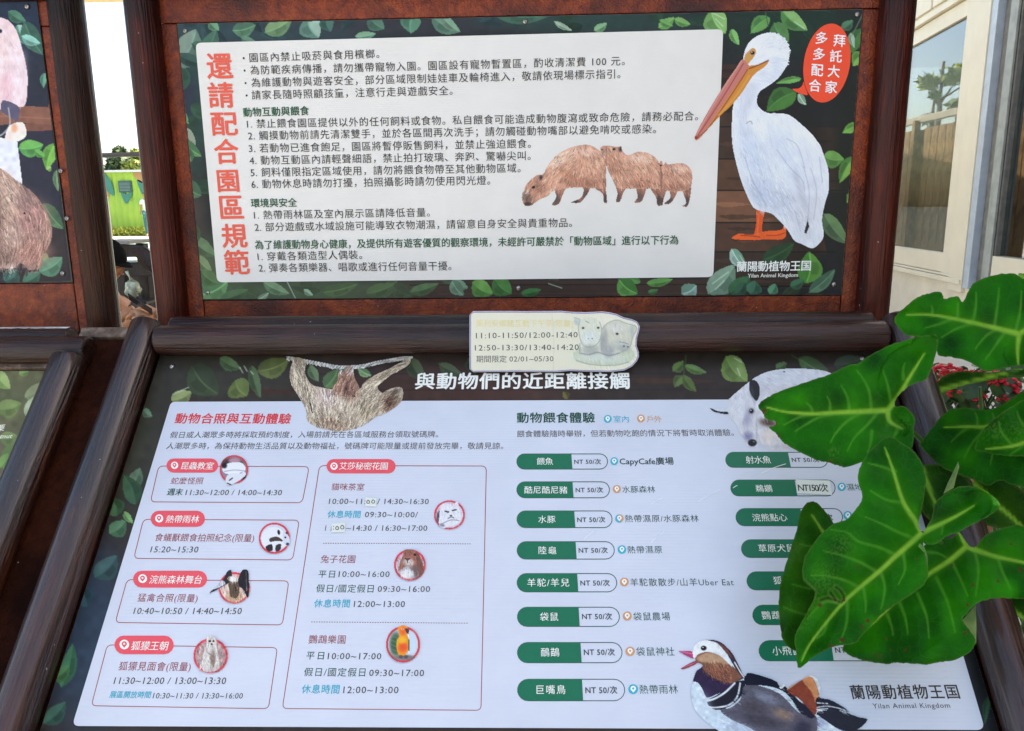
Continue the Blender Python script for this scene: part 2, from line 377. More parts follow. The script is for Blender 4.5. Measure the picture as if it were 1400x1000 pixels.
def leafart(A, x0, y0, x1, y1, wd, col, hi=None, rib=None, clip=True, soft=0, asym=.5):
    """a two-tone printed leaf from its base to its tip"""
    b = np.array([x0, y0], float); e = np.array([x1, y1], float); d = e-b; n = np.array([-d[1], d[0]])/ (np.linalg.norm(d)+1e-9)
    t = np.linspace(0, 1, 14); pr = (np.sin(np.pi*t**.8))**.85*wd/2
    bend = np.sin(np.pi*t)*wd*.12
    mid = b+d*t[:, None]+n*bend[:, None]; l = mid+n*pr[:, None]; r = mid-n*pr[:, None]
    A.poly(np.vstack([l, r[::-1]]), col, clip, sm=False, soft=soft)
    hi = hi if hi is not None else tuple(min(255, c*1.18+8) for c in col)
    A.poly(np.vstack([mid, r[::-1]]), hi, sm=False, soft=soft)
    A.poly(np.vstack([mid[4:10]+n*wd*.05, (mid+n*(pr*.7)[:, None])[4:10][::-1]]), tuple(c*.86 for c in col), sm=False)
    if rib is not None: A.line(mid[1:-1], max(.9, wd*.05), rib, sm=False)
# ------------------------------------------------------------------ the two information boards
def log(name, A, B, r, mat, parent, wob=.02, n=22, label=None, taper=1.0, seed=0, bevel=.008):
    A = Vector(A); B = Vector(B); ln = (B-A).length; rs = np.random.RandomState(seed+3); m = 18; V = []; Fc = []
    zs = [0, bevel*.4, bevel]+list(np.linspace(bevel, ln-bevel, m)[1:-1])+[ln-bevel, ln-bevel*.4, ln]
    prof = [.78, .95, 1]+[1]*(m-2)+[1, .95, .78]
    ph = rs.uniform(0, 6, 6); am = rs.uniform(.3, 1, 6)*wob
    for i, z in enumerate(zs):
        for k in range(n):
            a = 2*math.pi*k/n; q = 1+am[0]*math.sin(2*a+ph[0]+z*3)+am[1]*math.sin(3*a+ph[1])+am[2]*math.sin(z*9+ph[2])*.8+am[3]*math.sin(z*21+a*2+ph[3])*.5
            rr = r*prof[i]*q*(1+(taper-1)*z/ln); V.append((rr*math.cos(a), rr*math.sin(a), z-ln/2))
    K = len(zs)
    for i in range(K-1):
        for k in range(n): Fc.append((i*n+k, i*n+(k+1) % n, (i+1)*n+(k+1) % n, (i+1)*n+k))
    Fc.append(tuple(range(n))[::-1]); Fc.append(tuple((K-1)*n+k for k in range(n)))
    me = bpy.data.meshes.new(name); me.from_pydata(V, [], Fc); me.update(); me.polygons.foreach_set('use_smooth', np.ones(len(Fc), bool)); me.materials.append(mat)
    me.polygons[len(Fc)-1].use_smooth = False; me.polygons[len(Fc)-2].use_smooth = False
    o = bpy.data.objects.new(name, me); q = (B-A).to_track_quat('Z', 'Y')
    link(o, parent, Matrix.Translation((A+B)/2) @ q.to_matrix().to_4x4())
    if label: o['label'] = label
    return o
def pbox(pl, name, u0, u1, v0, v1, h0, h1, mat, parent, bev=.002, label=None):
    M = Matrix.Identity(4)
    for i in range(3): M[i][0] = pl.eu[i]; M[i][1] = pl.ev[i]; M[i][2] = pl.n[i]; M[i][3] = pl.o[i]
    mb = MB().box(((u0+u1)/2, (v0+v1)/2, (h0+h1)/2), (u1-u0, v1-v0, h1-h0), bev=bev)
    bm = np.array(mb.V); c = (bm.min(0)+bm.max(0))/2
    me = bpy.data.meshes.new(name); me.from_pydata((bm-c).tolist(), [], mb.F); me.update(); me.materials.append(mat)
    o = bpy.data.objects.new(name, me); link(o, parent, M @ Matrix.Translation(Vector(c)))
    if label: o['label'] = label
    return o
def screw(pl, x, y, parent, h=.0015, r=.0055):
    c = pl.px(x, y, h); M = Matrix.Identity(3)
    for i in range(3): M[i][0] = pl.eu[i]; M[i][1] = pl.ev[i]; M[i][2] = pl.n[i]
    q = M.to_4x4(); m = MB(); m.ball((0, 0, 0), (r, r, r*.5), 12, 6, M=q)
    m.V = [tuple(np.array(v)+c) for v in m.V]
    for a in (0.5, 2.07):
        k = MB().box((0, 0, 0), (r*1.1, r*.22, r*.3)); k.V = [tuple(np.array(q @ (Matrix.Rotation(a, 3, 'Z') @ Vector(v)))+c+pl.n*r*.47) for v in k.V]
        m.add(k.V, k.F)
    return m.build('screw', M_STEEL, parent, True)

S1 = empty('information_board', (0, -.3, 0), 'large log-framed notice board with a pelican panel above a slanting price list', 'notice board', 'log-framed notice boards')
S2 = empty('information_board', (-1.7, -.3, 0), 'log-framed notice board cut off at the left edge, showing a pink cockatoo', 'notice board', 'log-framed notice boards')

def frame(S, dx, dz, first):
    X = lambda p: (p[0]+dx, p[1], p[2])
    zt = 2.15
    log('post', X((-.815, -.012, 0)), X((-.815, -.012, zt)), .0365, M_POSTR if first else M_POST, S, seed=1)
    log('post', X((.812, -.012, 0)), X((.812, -.012, zt)), .0365, M_POSTR if first else M_POST, S, seed=2)
    log('top_rail', X((-.77, .0, 2.008)), X((.77, .0, 2.008)), .045, M_LOGR, S, seed=3)
    T = lambda a, b, c, d, nm='backing_board', m=M_RED: pbox(U, nm, a+dx, b+dx, c, d, -.022, -.003, m, S)
    T(-.795, .795, .614, .70); 
    if first: T(-.795, -.7475, -.075, .612); T(.7475, .795, -.075, .612); T(-.7455, .7455, -.075, -.002)
    else:
        ur = U.uv(75, 200)[0]-dx+.0015; vb_ = U.uv(40, 387)[1]-.002
        T(-.795, -.7475, -.075, .612); T(ur, .795, -.075, .612); T(-.7455, ur-.002, -.075, vb_)
    pbox(U, 'back_sheet', -.79+dx, .79+dx, -.15, .69, -.036, -.024, M_SIDE, S)
    zr = CAM[2]+ray(700, 448)[2]/ray(700, 448)[1]*(-.135-CAM[1])+dz; zf = CAM[2]+ray(700, 462.5)[2]/ray(700, 462.5)[1]*(-.20-CAM[1])+dz
    log('rear_rail', X((-.76, -.135, zr)), X((.76 if first else .81, -.135, zr)), .029, M_LOG, S, seed=4)
    log('front_rail', X((-.762, -.20, zf)), X((.762 if first else .885, -.20, zf)), .0315, M_LOG if not first else M_LOGR2, S, seed=5)
    for s, sd in ((-1, 6), (1, 7)):
        sx = s*.797+(.058 if not first else 0)
        a = L.p(sx+dx, .075 if first else -.012, .022); b = L.p(sx+dx, -.86, .022)
        log('side_log', a, b, .0355, M_SLOG, S, seed=sd)
    pbox(L, 'shelf_board', -.80+dx, .80+dx, -.86, .06, -.035, -.012, M_SIDE, S)
    log('lower_rail', L.p(-.76+dx, -.84, .01), L.p(.76+dx, -.84, .01), .034, M_LOG, S, seed=9)
    for s in (-1, 1):
        p = L.p(s*.74+dx, -.80, -.06); log('front_leg', (p[0], p[1], 0), (p[0], p[1], p[2]), .034, M_LOG, S, seed=8)
        if first: pbox(Plane((s*.80+dx, 0, 0), (0, 1, 0), (0, 0, 1), (-1, 0, 0)), 'side_bracket', -.30, -.03, 1.02, 1.13, -.02, .02, M_SIDE, S)
    # a boarded roof above, out of the photograph, that keeps the boards in the shade
    rf = MB().box((dx+(.56 if first else -.02), 0, 0), (3.1 if first else 1.5, .85, .03)); rf.V = [(v[0], v[1]+.22, 2.33+v[2]-.10*(v[1]+.12)*(1 if v[1] > 0 else -1)) for v in rf.V]
    rf.build('roof', M_SIDE, S)
M_LOGR2 = logmat('front_rail_wood', (.018, .006, .004), (.045, .015, .010), (.085, .032, .022), .28)
frame(S1, 0, 0, True)
frame(S2, -1.795, -.022, False)
pbox(L, 'side_board', -.97, -.80, -.86, .055, -.03, -.006, M_SIDE, S2)
pbox(L, 'worn_batten', -.96, -.835, .058, .085, -.03, .0, M_WORN, S2, .003)
_q = atY(145, 400, .06); log('rear_post', (_q[0], .06, .0), (_q[0], .06, 1.46), .0165, M_LOG, S2, seed=12)
m = MB(); _r = np.random.RandomState(4)
for i in range(26):
    u_ = -1.16+i*.0065; hgt = CAM[2]+ray(700, 448)[2]/ray(700, 448)[1]*(-.135-CAM[1])-.022+.0292; w_ = .0035+.003*_r.rand()
    m.add([(u_, -.139-w_, hgt-.001), (u_+.0064, -.139-w_*_r.uniform(.5, 1.2), hgt-.001), (u_+.0064, -.131, hgt+.0006), (u_, -.131, hgt+.0006)], [(0, 1, 2, 3)])
m.build('peeling_paint', flat('old_white_paint', (.7, .66, .6), .7, .2, 40), S2)

# ---- upper panel
pu = pbox(U, 'upper_panel', -.7455, .7455, .0005, .6118, -.0035, 0, M_PLATE, S1, 0)
D = (32, 34, 36)
A = Art(238, 8, 1186, 413, 1.0, D)
# ground tones: blue green left and top, near black towards the right, brown boards
A.blob(240, 120, 60, 160, 0, (42, 72, 66), 1, 2); A.blob(300, 40, 260, 26, 0, (44, 66, 72), .9, 2); A.blob(560, 30, 200, 20, 0, (52, 50, 58), .8, 2)
A.blob(270, 380, 70, 60, 0, (74, 92, 66), .9, 2); A.blob(262, 300, 20, 60, 0, (66, 58, 54), .9, 2); A.blob(252, 130, 20, 40, 0, (44, 48, 66), .9, 2)
A.blob(820, 30, 180, 18, 0, (40, 66, 62), .8, 2); A.blob(1090, 40, 120, 40, 0, (24, 48, 36), .8, 2); A.blob(430, 402, 190, 22, 0, (70, 92, 66), .85, 2); A.blob(650, 400, 150, 18, 0, (66, 50, 44), .8, 2)
for i in range(46):                                          # loose dark foliage between the boards
    x, y = [(RS.uniform(240, 270), RS.uniform(60, 400)), (RS.uniform(245, 700), RS.uniform(15, 45)), (RS.uniform(700, 1180), RS.uniform(12, 40)), (RS.uniform(270, 1150), RS.uniform(385, 410))][i % 4]
    a = RS.uniform(0, 6.3); ln = RS.uniform(22, 46); g = RS.uniform(.75, 1.25); c0 = np.array([(46, 78, 62), (40, 62, 66), (30, 56, 44), (58, 76, 54)][i % 4])*g
    leafart(A, x, y, x+ln*math.cos(a), y+ln*math.sin(a), RS.uniform(12, 24), c0, c0*.86)
# painted boards behind the pelican
P_ = [88, 130, 174, 218, 261, 305, 345, 392]
for i in range(len(P_)-1):
    y0, y1 = P_[i], P_[i+1]; c0 = [(58, 40, 34), (66, 47, 38), (62, 44, 36), (84, 58, 44), (112, 76, 58), (76, 52, 42), (52, 40, 34)][i]
    xr = [1010, 1075, 1150, 1160, 1075, 1130, 1120][i]
    A.poly([(960, y0+1), (xr, y0+1), (xr-4, (y0+y1)/2), (xr, y1-1), (960, y1-1)], c0, sm=False)
    for j in range(5):
        yy = RS.uniform(y0+6, y1-8); xx = RS.uniform(975, xr-40); ln = RS.uniform(20, 70); hh = RS.uniform(2, 6); k = RS.choice([.7, .8, 1.22])
        A.poly([(xx, yy), (xx+ln*.4, yy-hh*.4), (xx+ln, yy+1), (xx+ln*.7, yy+hh*.6), (xx+ln*.3, yy+hh)], tuple(q*k for q in c0))
    A.line([(960, y1), (xr+10, y1)], 1.4, (14, 10, 10)); A.line([(960, y1+1.5), (xr, y1+1.5)], 1, tuple(min(255, q*1.35) for q in c0), .7)
A.poly([(700, 384), (960, 382), (990, 384), (985, 412), (560, 412), (580, 392)], (56, 42, 38), sm=False); A.line([(560, 390), (985, 389)], 1.2, (20, 15, 14)); A.line([(600, 402), (985, 401)], 1, (90, 68, 56), .6)
A.blob(1100, 250, 40, 120, 0, (26, 24, 22), .9, 2); A.blob(1060, 150, 60, 40, 10, (26, 24, 24), .8, 2); A.blob(1160, 200, 24, 190, 0, (26, 30, 24), .9, 2)
LV = [  # base, tip, width, colour, light colour
 (240, 92, 268, 40, 44, (96, 122, 110), (124, 146, 134)), (268, 92, 296, 40, 30, (58, 92, 78), (66, 104, 88)), (286, 28, 300, 42, 14, (82, 124, 98), None),
 (240, 112, 250, 145, 14, (120, 152, 138), (98, 128, 112)), (262, 60, 300, 70, 18, (46, 78, 66), None), (243, 75, 282, 88, 18, (40, 66, 60), None),
 (242, 148, 258, 170, 16, (80, 120, 80), None), (247, 175, 268, 200, 22, (110, 130, 112), (140, 150, 134)), (246, 190, 276, 214, 18, (92, 138, 84), (70, 110, 78)),
 (262, 222, 250, 200, 14, (66, 104, 76), None), (252, 250, 276, 268, 26, (78, 112, 84), (66, 98, 74)), (262, 326, 296, 350, 24, (76, 98, 70), None), (268, 350, 290, 372, 18, (96, 120, 84), (118, 138, 100)),
 (272, 404, 312, 384, 34, (96, 140, 94), (78, 118, 80)), (276, 372, 300, 388, 22, (70, 100, 66), (84, 116, 74)),
 (362, 45, 400, 24, 24, (98, 132, 96), (118, 150, 108)), (318, 42, 350, 34, 22, (84, 124, 98), (70, 106, 86)), (330, 52, 352, 60, 12, (70, 104, 86), None),
 (420, 24, 436, 52, 32, (86, 124, 112), (140, 170, 158)), (446, 22, 452, 44, 20, (52, 86, 78), None), (486, 50, 514, 46, 12, (96, 140, 120), (120, 160, 130)),
 (504, 22, 526, 40, 22, (68, 104, 90), (84, 122, 104)), (566, 20, 562, 46, 28, (76, 122, 102), (88, 136, 112)), (590, 22, 630, 44, 24, (84, 120, 104), (104, 140, 120)),
 (604, 22, 628, 44, 14, (100, 132, 112), None), (675, 20, 752, 22, 20, (60, 98, 80), (50, 84, 72)), (758, 30, 782, 42, 8, (128, 154, 136), (150, 170, 150)), (812, 42, 830, 32, 12, (98, 138, 104), None),
 (900, 38, 922, 24, 14, (96, 150, 82), (120, 168, 100)), (922, 26, 944, 34, 12, (90, 144, 76), (120, 170, 100)), (902, 28, 920, 36, 10, (84, 132, 72), None),
 (972, 14, 992, 46, 34, (108, 158, 92), (130, 176, 108)), (1000, 40, 1010, 62, 12, (96, 146, 84), None),
 (1052, 24, 1026, 46, 20, (78, 132, 72), (96, 150, 84)), (1068, 14, 1104, 42, 24, (76, 128, 70), (132, 178, 112)), (1058, 32, 1078, 58, 28, (66, 112, 66), (80, 128, 74)),
 (1096, 108, 1062, 114, 9, (86, 140, 72), None), (1088, 126, 1048, 152, 30, (58, 104, 50), (66, 116, 54)), (1092, 128, 1102, 144, 10, (150, 178, 156), (120, 150, 126)),
 (1180, 40, 1162, 74, 22, (56, 98, 54), (70, 116, 60)), (1150, 40, 1166, 28, 14, (60, 96, 72), None), (1163, 45, 1168, 66, 9, (120, 156, 130), (150, 180, 160)), (1182, 74, 1166, 90, 20, (90, 140, 66), (120, 166, 84)),
 (1176, 172, 1152, 182, 14, (96, 150, 70), (110, 166, 78)), (1126, 214, 1154, 218, 24, (82, 130, 66), (104, 154, 80)), (1168, 214, 1148, 250, 18, (72, 118, 56), (116, 164, 76)), (1166, 262, 1158, 278, 8, (100, 146, 70), None),
 (1126, 292, 1160, 334, 24, (78, 104, 74), (96, 128, 84)), (1176, 150, 1184, 120, 8, (86, 116, 92), None),
 (1000, 340, 1020, 368, 18, (150, 178, 166), (110, 150, 130)), (968, 402, 1004, 362, 34, (98, 128, 110), (122, 150, 132)), (996, 400, 1026, 378, 24, (40, 80, 56), (52, 98, 66)), (1042, 356, 1086, 332, 24, (40, 74, 46), (34, 60, 40)),
 (1102, 388, 1106, 344, 34, (84, 138, 62), (66, 122, 52)), (1106, 400, 1142, 368, 18, (84, 118, 92), (64, 96, 76)), (1080, 392, 1100, 382, 14, (46, 84, 60), None), (1052, 402, 1060, 388, 14, (66, 112, 86), None), (1026, 402, 1032, 384, 22, (44, 84, 66), None), (1006, 402, 1018, 386, 16, (34, 66, 50), None),
 (932, 402, 952, 390, 24, (130, 160, 152), (100, 136, 120)), (876, 386, 848, 380, 12, (60, 116, 56), (84, 140, 74)), (846, 382, 872, 402, 26, (84, 140, 70), (56, 112, 52)), (884, 388, 920, 382, 12, (74, 128, 62), (92, 148, 78)), (886, 400, 900, 396, 8, (50, 96, 52), None),
 (676, 380, 700, 402, 28, (56, 104, 54), (68, 122, 62)), (646, 386, 674, 402, 26, (74, 124, 60), (98, 150, 76)), (618, 384, 640, 394, 16, (84, 120, 96), (110, 146, 120)), (712, 402, 740, 396, 12, (44, 88, 48), None),
 (360, 386, 396, 402, 16, (88, 118, 90), (110, 140, 108)), (416, 396, 428, 404, 8, (110, 140, 116), None), (500, 402, 540, 388, 20, (62, 84, 56), (72, 96, 62)), (560, 400, 600, 388, 16, (58, 82, 54), None),
 (440, 400, 490, 388, 18, (74, 96, 64), (64, 86, 58)), (352, 410, 368, 400, 8, (130, 150, 130), (100, 126, 104)), (618, 384, 634, 404, 18, (100, 132, 110), (84, 116, 94)), (272, 330, 256, 300, 14, (58, 80, 56), None), (300, 410, 340, 396, 18, (58, 84, 56), None)]
for x0, y0, x1, y1, wd, c, hi in LV: leafart(A, x0, y0, x1, y1, wd, c, hi, tuple(min(255, q*1.3) for q in c))
A.line([(1046, 14), (1050, 36)], 1.2, (60, 96, 60)); A.line([(1182, 14), (1166, 46), (1150, 70)], 1, (110, 130, 110)); A.line([(392, 384), (404, 408)], 1, (170, 180, 168)); A.line([(750, 388), (768, 394)], 1.2, (150, 170, 150))
for x0, y0, x1, y1 in ((974, 18, 990, 26), (978, 26, 988, 36), (1086, 30, 1100, 40), (1012, 350, 1018, 362), (974, 388, 996, 372), (978, 396, 990, 384)):
    A.line([(x0, y0), (x1, y1)], 1.5, (190, 210, 186), .8)
A.mottle(7, .035); A.mottle(60, .03)
q = A.mask(rounded([(271, 62), (985, 44), (971, 376), (300, 382)], 6)); A.a[q > .5] = 0
A.clip(U, -.745, .745, .001, .6112)
A.build(U, 'leaf_border_picture', pu, 'U', .0006)
shp = rounded([(267.5, 59), (988.7, 40.3), (975, 379), (297, 386.3)], 8)
pxpoly(U, shp, .0010, 'white_sheet', M_PAPER, pu)
for x, y in ((253, 42.5), (718, 30), (1172, 20), (284, 400.5), (709, 394), (1140, 389)): screw(U, x, y, pu)
K, G, R_ = (46, 46, 48), (22, 84, 60), (226, 92, 74)
tx = lambda *a, **k: text(U, *a, pu, key='U', **{'lift': .0022, **k})
for s, a, b, c, d, h, col, bd in [
 ('園區內禁止吸菸與食用檳榔。', 342, 85.5, 519, 80, 12.3, K, 0), ('為防範疾病傳播，請勿攜帶寵物入園。園區設有寵物暫置區，酌收清潔費 100 元。', 343, 102.6, 854, 89.8, 12.3, K, 0),
 ('為維護動物與遊客安全，部分區域限制娃娃車及輪椅進入，敬請依現場標示指引。', 344.5, 119.6, 848, 107.6, 12.3, K, 0), ('請家長隨時照顧孩童，注意行走與遊戲安全。', 345, 136.6, 619, 130.2, 12.3, K, 0),
 ('動物互動與餵食', 333.5, 160, 423, 157.6, 12, G, .022),
 ('1. 禁止餵食園區提供以外的任何飼料或食物。私自餵食可能造成動物腹瀉或致命危險，請務必配合。', 338.5, 175.8, 954, 165, 12.2, K, 0),
 ('2. 觸摸動物前請先清潔雙手，並於各區間再次洗手；請勿觸碰動物嘴部以避免啃咬或感染。', 340, 192, 896.5, 182.6, 12.2, K, 0),
 ('3. 若動物已進食飽足，園區將暫停販售飼料，並禁止強迫餵食。', 341, 209.2, 725.8, 202.6, 12.2, K, 0), ('4. 動物互動區內請輕聲細語，禁止拍打玻璃、奔跑、驚嚇尖叫。', 342, 225.8, 725.5, 219.2, 12.2, K, 0),
 ('5. 飼料僅限指定區域使用，請勿將餵食物帶至其他動物區域。', 343.5, 242.2, 711.8, 236, 12.2, K, 0), ('6. 動物休息時請勿打擾，拍照攝影時請勿使用閃光燈。', 344.5, 258.2, 670.4, 252.8, 12.2, K, 0),
 ('環境與安全', 344, 283.8, 406.5, 282.8, 11.6, G, .022), ('1. 熱帶雨林區及室內展示區請降低音量。', 348, 300.2, 588, 296.4, 12, K, 0), ('2. 部分遊戲或水域設施可能導致衣物潮濕，請留意自身安全與貴重物品。', 349, 316.8, 782, 310.6, 12, K, 0),
 ('為了維護動物身心健康，及提供所有遊客優質的觀察環境，未經許可嚴禁於「動物區域」進行以下行為', 349.3, 341, 927, 334.2, 12, G, .016),
 ('1. 穿戴各類造型人偶裝。', 353, 356.8, 495.5, 354.4, 12, K, 0), ('2. 彈奏各類樂器、唱歌或進行任何音量干擾。', 354.5, 372.4, 617.3, 369.6, 12, K, 0)]:
    tx(s, a, b, c, d, h, col, bold=bd+.006)
for x, y in ((333.5, 80), (334.7, 97), (336, 114), (337.5, 131)):
    pxpoly(U, [(x+1.5*math.cos(t), y+1.5*math.sin(t)) for t in np.linspace(0, 6.28, 9)[:-1]], .0014, 'bullet_dot', pmat(K, 'U'), pu)
for s, x0, x1, y1, y0 in (('還', 284.8, 319.3, 107.7, 74), ('請', 287, 320.6, 147.4, 114), ('配', 291, 325.6, 185.4, 154), ('合', 295.2, 327.4, 224, 191.4), ('園', 299.4, 327.4, 262.4, 232.4), ('區', 303, 333.8, 300.4, 267.5), ('規', 305.6, 338.8, 338.8, 307), ('範', 309, 342, 375, 343)):
    tx(s, x0, y1, x1, y1-.6, y1-y0, R_, bold=.034)
tx('蘭陽動植物王国', 1007, 371.5, 1107.5, 370, 13.6, (236, 236, 232), bold=.03)
text(U, 'Yilan Animal Kingdom', 1022, 379.6, 1090.5, 378.6, 5.4, (226, 228, 222), pu, .02, lat=True, key='U', lift=.0016)
# capybaras
k = crop(600, 190, 3.5)
A = Art(708, 192, 952, 290, .75)
def shape(A, cr, pts, col, **kw): return A.poly(cr(pts), col, **kw)
def rel(cr, x, y): return cr([(x, y)])[0]
BR = (206, 154, 132)
for leg in ([(740, 215), (790, 220), (806, 300), (788, 302), (782, 262), (750, 240)], [(690, 225), (725, 225), (716, 255), (690, 292), (670, 308), (630, 306), (655, 294), (682, 280), (692, 245)], [(555, 225), (605, 225), (592, 270), (572, 314), (540, 316), (560, 280)],
            [(1010, 230), (1062, 225), (1063, 314), (1043, 314), (1038, 280)], [(945, 230), (990, 230), (980, 280), (962, 304), (934, 304), (950, 280)], [(848, 225), (895, 230), (882, 260), (866, 301), (846, 301), (854, 262)],
            [(1160, 225), (1204, 220), (1204, 270), (1190, 322), (1160, 320), (1182, 305)], [(1105, 245), (1142, 245), (1126, 285), (1102, 311), (1078, 309), (1106, 284)], [(1062, 230), (1088, 240), (1078, 282), (1070, 316), (1060, 312)]):
    shape(A, k, leg, (150, 104, 90), clip=False)
shape(A, k, [(1055, 118), (1066, 105), (1075, 125), (1085, 106), (1092, 122), (1120, 119), (1165, 116), (1200, 140), (1213, 180), (1203, 235), (1160, 252), (1110, 252), (1070, 240), (1055, 200)], (198, 146, 126), clip=False)
shape(A, k, [(770, 60), (775, 40), (800, 31), (850, 38), (872, 36), (880, 60), (905, 78), (950, 62), (1000, 68), (1040, 95), (1058, 130), (1066, 180), (1060, 235), (1000, 240), (940, 238), (880, 240), (848, 230), (828, 190), (808, 150), (798, 108), (778, 98)], BR, clip=False)
shape(A, k, [(400, 300), (397, 270), (410, 235), (430, 205), (460, 180), (478, 170), (500, 168), (520, 130), (560, 82), (610, 50), (660, 33), (710, 28), (752, 45), (790, 80), (802, 120), (800, 180), (800, 235), (760, 238), (700, 235), (630, 234), (580, 245), (545, 250), (520, 275), (480, 292), (440, 320), (415, 322)], BR, clip=False)
for x, y, rx, ry, a, c, s in ((590, 90, 90, 34, -30, (238, 194, 174), .8), (700, 60, 70, 25, 8, (236, 192, 174), .8), (700, 210, 110, 30, 0, (146, 98, 80), .6), (620, 170, 60, 30, 20, (176, 120, 96), .5), (470, 230, 40, 40, -45, (150, 106, 88), .7), (425, 285, 26, 40, -30, (92, 70, 66), .8), (418, 262, 10, 26, 20, (170, 168, 170), .6),
                           (960, 90, 70, 26, 5, (236, 194, 176), .8), (960, 215, 80, 26, 0, (146, 98, 82), .6), (820, 55, 34, 20, 0, (200, 160, 140), .6), (785, 70, 14, 22, 0, (132, 108, 100), .8), (838, 130, 26, 60, -20, (166, 116, 96), .5), (1150, 140, 50, 22, 10, (230, 186, 168), .8), (1130, 230, 60, 20, 0, (140, 96, 80), .6), (800, 200, 10, 60, 0, (120, 84, 70), .5), (1062, 190, 10, 50, 0, (120, 84, 70), .5)):
    X, Y = rel(k, x, y); A.blob(X, Y, rx/3.5, ry/3.5, a, c, s, 1.5)
A.mottle(6, .05)
A.fur(2600, 6, [(730, 260, 125), (775, 215, 150), (810, 205, 60), (820, 235, 80), (850, 215, 70), (890, 215, 30), (900, 240, 80), (930, 235, 70)], .2, shag=1.2)
for p_ in ([(803, 40), (800, 110), (812, 160), (836, 215)], [(1050, 110), (1064, 160), (1062, 225)]): A.line(k(p_), 1.4, (130, 90, 78), .6)
for x, y, rx, ry, c in ((796, 285, 12, 26, (74, 62, 64)), (706, 270, 20, 30, (92, 72, 70)), (650, 300, 26, 9, (66, 58, 62)), (560, 290, 18, 30, (92, 78, 76)), (1052, 296, 12, 30, (70, 58, 60)), (960, 282, 18, 26, (104, 82, 80)), (858, 284, 14, 26, (96, 78, 76)), (1186, 300, 16, 30, (80, 66, 66)), (1100, 296, 22, 20, (80, 66, 66)), (1068, 300, 9, 20, (76, 62, 62)), (424, 312, 22, 10, (60, 48, 50))):
    X, Y = rel(k, x, y); A.blob(X, Y, rx/3.5, ry/3.5, 0, c, .9, 2)
for x, y, r in ((453, 232, 9), (838, 50, 8), (780, 52, 5), (1062, 128, 6)): X, Y = rel(k, x, y); A.blob(X, Y, r/3.5, r*.7/3.5, -20, (30, 22, 24), 1, 4)
for x, y in ((487, 186), (869, 50)): X, Y = rel(k, x, y); A.blob(X, Y, 3.2, 4.5, 10, (104, 84, 84), .9, 3); A.blob(X+.5, Y, 1.4, 2.6, 10, (50, 40, 42), .9, 3)
A.build(U, 'capybara_picture', pu, 'U', .0014)
# pelican
ka = crop(930, 0, 4.242); kb = crop(930, 190, 4.242)
A = Art(944, 38, 1140, 345, .8)
shape(A, kb, [(443, 400), (490, 405), (478, 480), (470, 560), (440, 588), (422, 580), (436, 500)], (216, 84, 38), clip=False)
A.poly(kb([(295, 576), (345, 547), (380, 556), (430, 552), (500, 534), (560, 530), (592, 522), (598, 495), (612, 500), (613, 560), (582, 586), (500, 584), (430, 590), (340, 587)]), (228, 96, 44), clip=False)
body = ka([(365, 370), (362, 340), (375, 290), (400, 245), (450, 208), (510, 190), (562, 198), (602, 226), (626, 262), (632, 312), (624, 362), (600, 412), (560, 462), (500, 506), (462, 532), (446, 570), (452, 620), (500, 654), (560, 657), (630, 668), (700, 722), (760, 778), (800, 830)])+kb([(812, 40), (832, 95), (858, 180), (862, 290), (840, 370), (822, 470), (832, 555), (810, 602), (765, 636), (705, 612), (660, 590), (618, 525), (560, 462), (520, 432), (440, 410), (405, 370), (350, 240), (308, 80)])+ka([(296, 780), (298, 690), (302, 630), (320, 570), (368, 500), (398, 440), (402, 400), (380, 390)])
A.poly(body, (226, 232, 244), clip=False)
for x, y, rx, ry, a, c, s in ((1040, 68, 16, 16, 0, (238, 240, 248), .8), (1060, 95, 14, 20, 0, (205, 214, 232), .6), (1016, 145, 8, 34, 0, (202, 208, 224), .7), (1028, 128, 10, 20, 20, (190, 196, 212), .5), (1045, 175, 26, 30, 10, (236, 240, 250), .6), (1030, 215, 20, 50, -20, (196, 208, 232), .8),
                           (1075, 210, 26, 60, -28, (208, 218, 240), .7), (1110, 240, 20, 60, -8, (214, 220, 236), .7), (1105, 190, 16, 40, -35, (232, 238, 250), .7), (1060, 270, 40, 22, 38, (182, 192, 216), .6), (1100, 300, 20, 40, -12, (200, 202, 214), .6), (1035, 262, 12, 24, -30, (176, 188, 214), .6), (1092, 255, 5, 30, -18, (170, 176, 190), .5), (1118, 280, 8, 40, 0, (222, 224, 232), .6)):
    A.blob(x, y, rx, ry, a, c, s, 1.4)
A.mottle(9, .02)
A.fur(2800, 12, [(1030, 70, -40), (1070, 80, 20), (1020, 150, 95), (1060, 190, 65), (1035, 230, 66), (1080, 240, 62), (1115, 240, 80), (1110, 310, 84), (1060, 300, 55)], .028, wob=8)
A.fur(700, 8, [(1040, 220, 70), (1070, 280, 60)], .07, region=[(1010, 200), (1040, 200), (1085, 270), (1108, 310), (1060, 300), (1030, 270)], wob=8)
A.fur(260, 5, [(1060, 50, -60), (1075, 70, -10), (1078, 85, 20)], .05, region=[(1050, 47), (1066, 48), (1078, 62), (1080, 84), (1074, 96), (1068, 80), (1062, 60)], shag=3)
for p in ([(1062, 205), (1080, 230), (1096, 246), (1100, 262)], [(1098, 228), (1106, 262), (1104, 300)], [(1075, 190), (1090, 200), (1100, 230)], [(1108, 230), (1116, 262), (1112, 300)], [(1086, 288), (1094, 316)], [(1120, 215), (1124, 250)], [(1018, 215), (1026, 240), (1036, 262), (1048, 282)]): A.line(p, 1.1, (160, 166, 184), .6)
A.poly([(1104, 300), (1106, 310), (1102, 320), (1099, 318)], (40, 36, 40), sm=False)
for p in ([(1020, 169), (1026, 166), (1028, 170)],): A.line(p, 1, (110, 110, 120), .7)
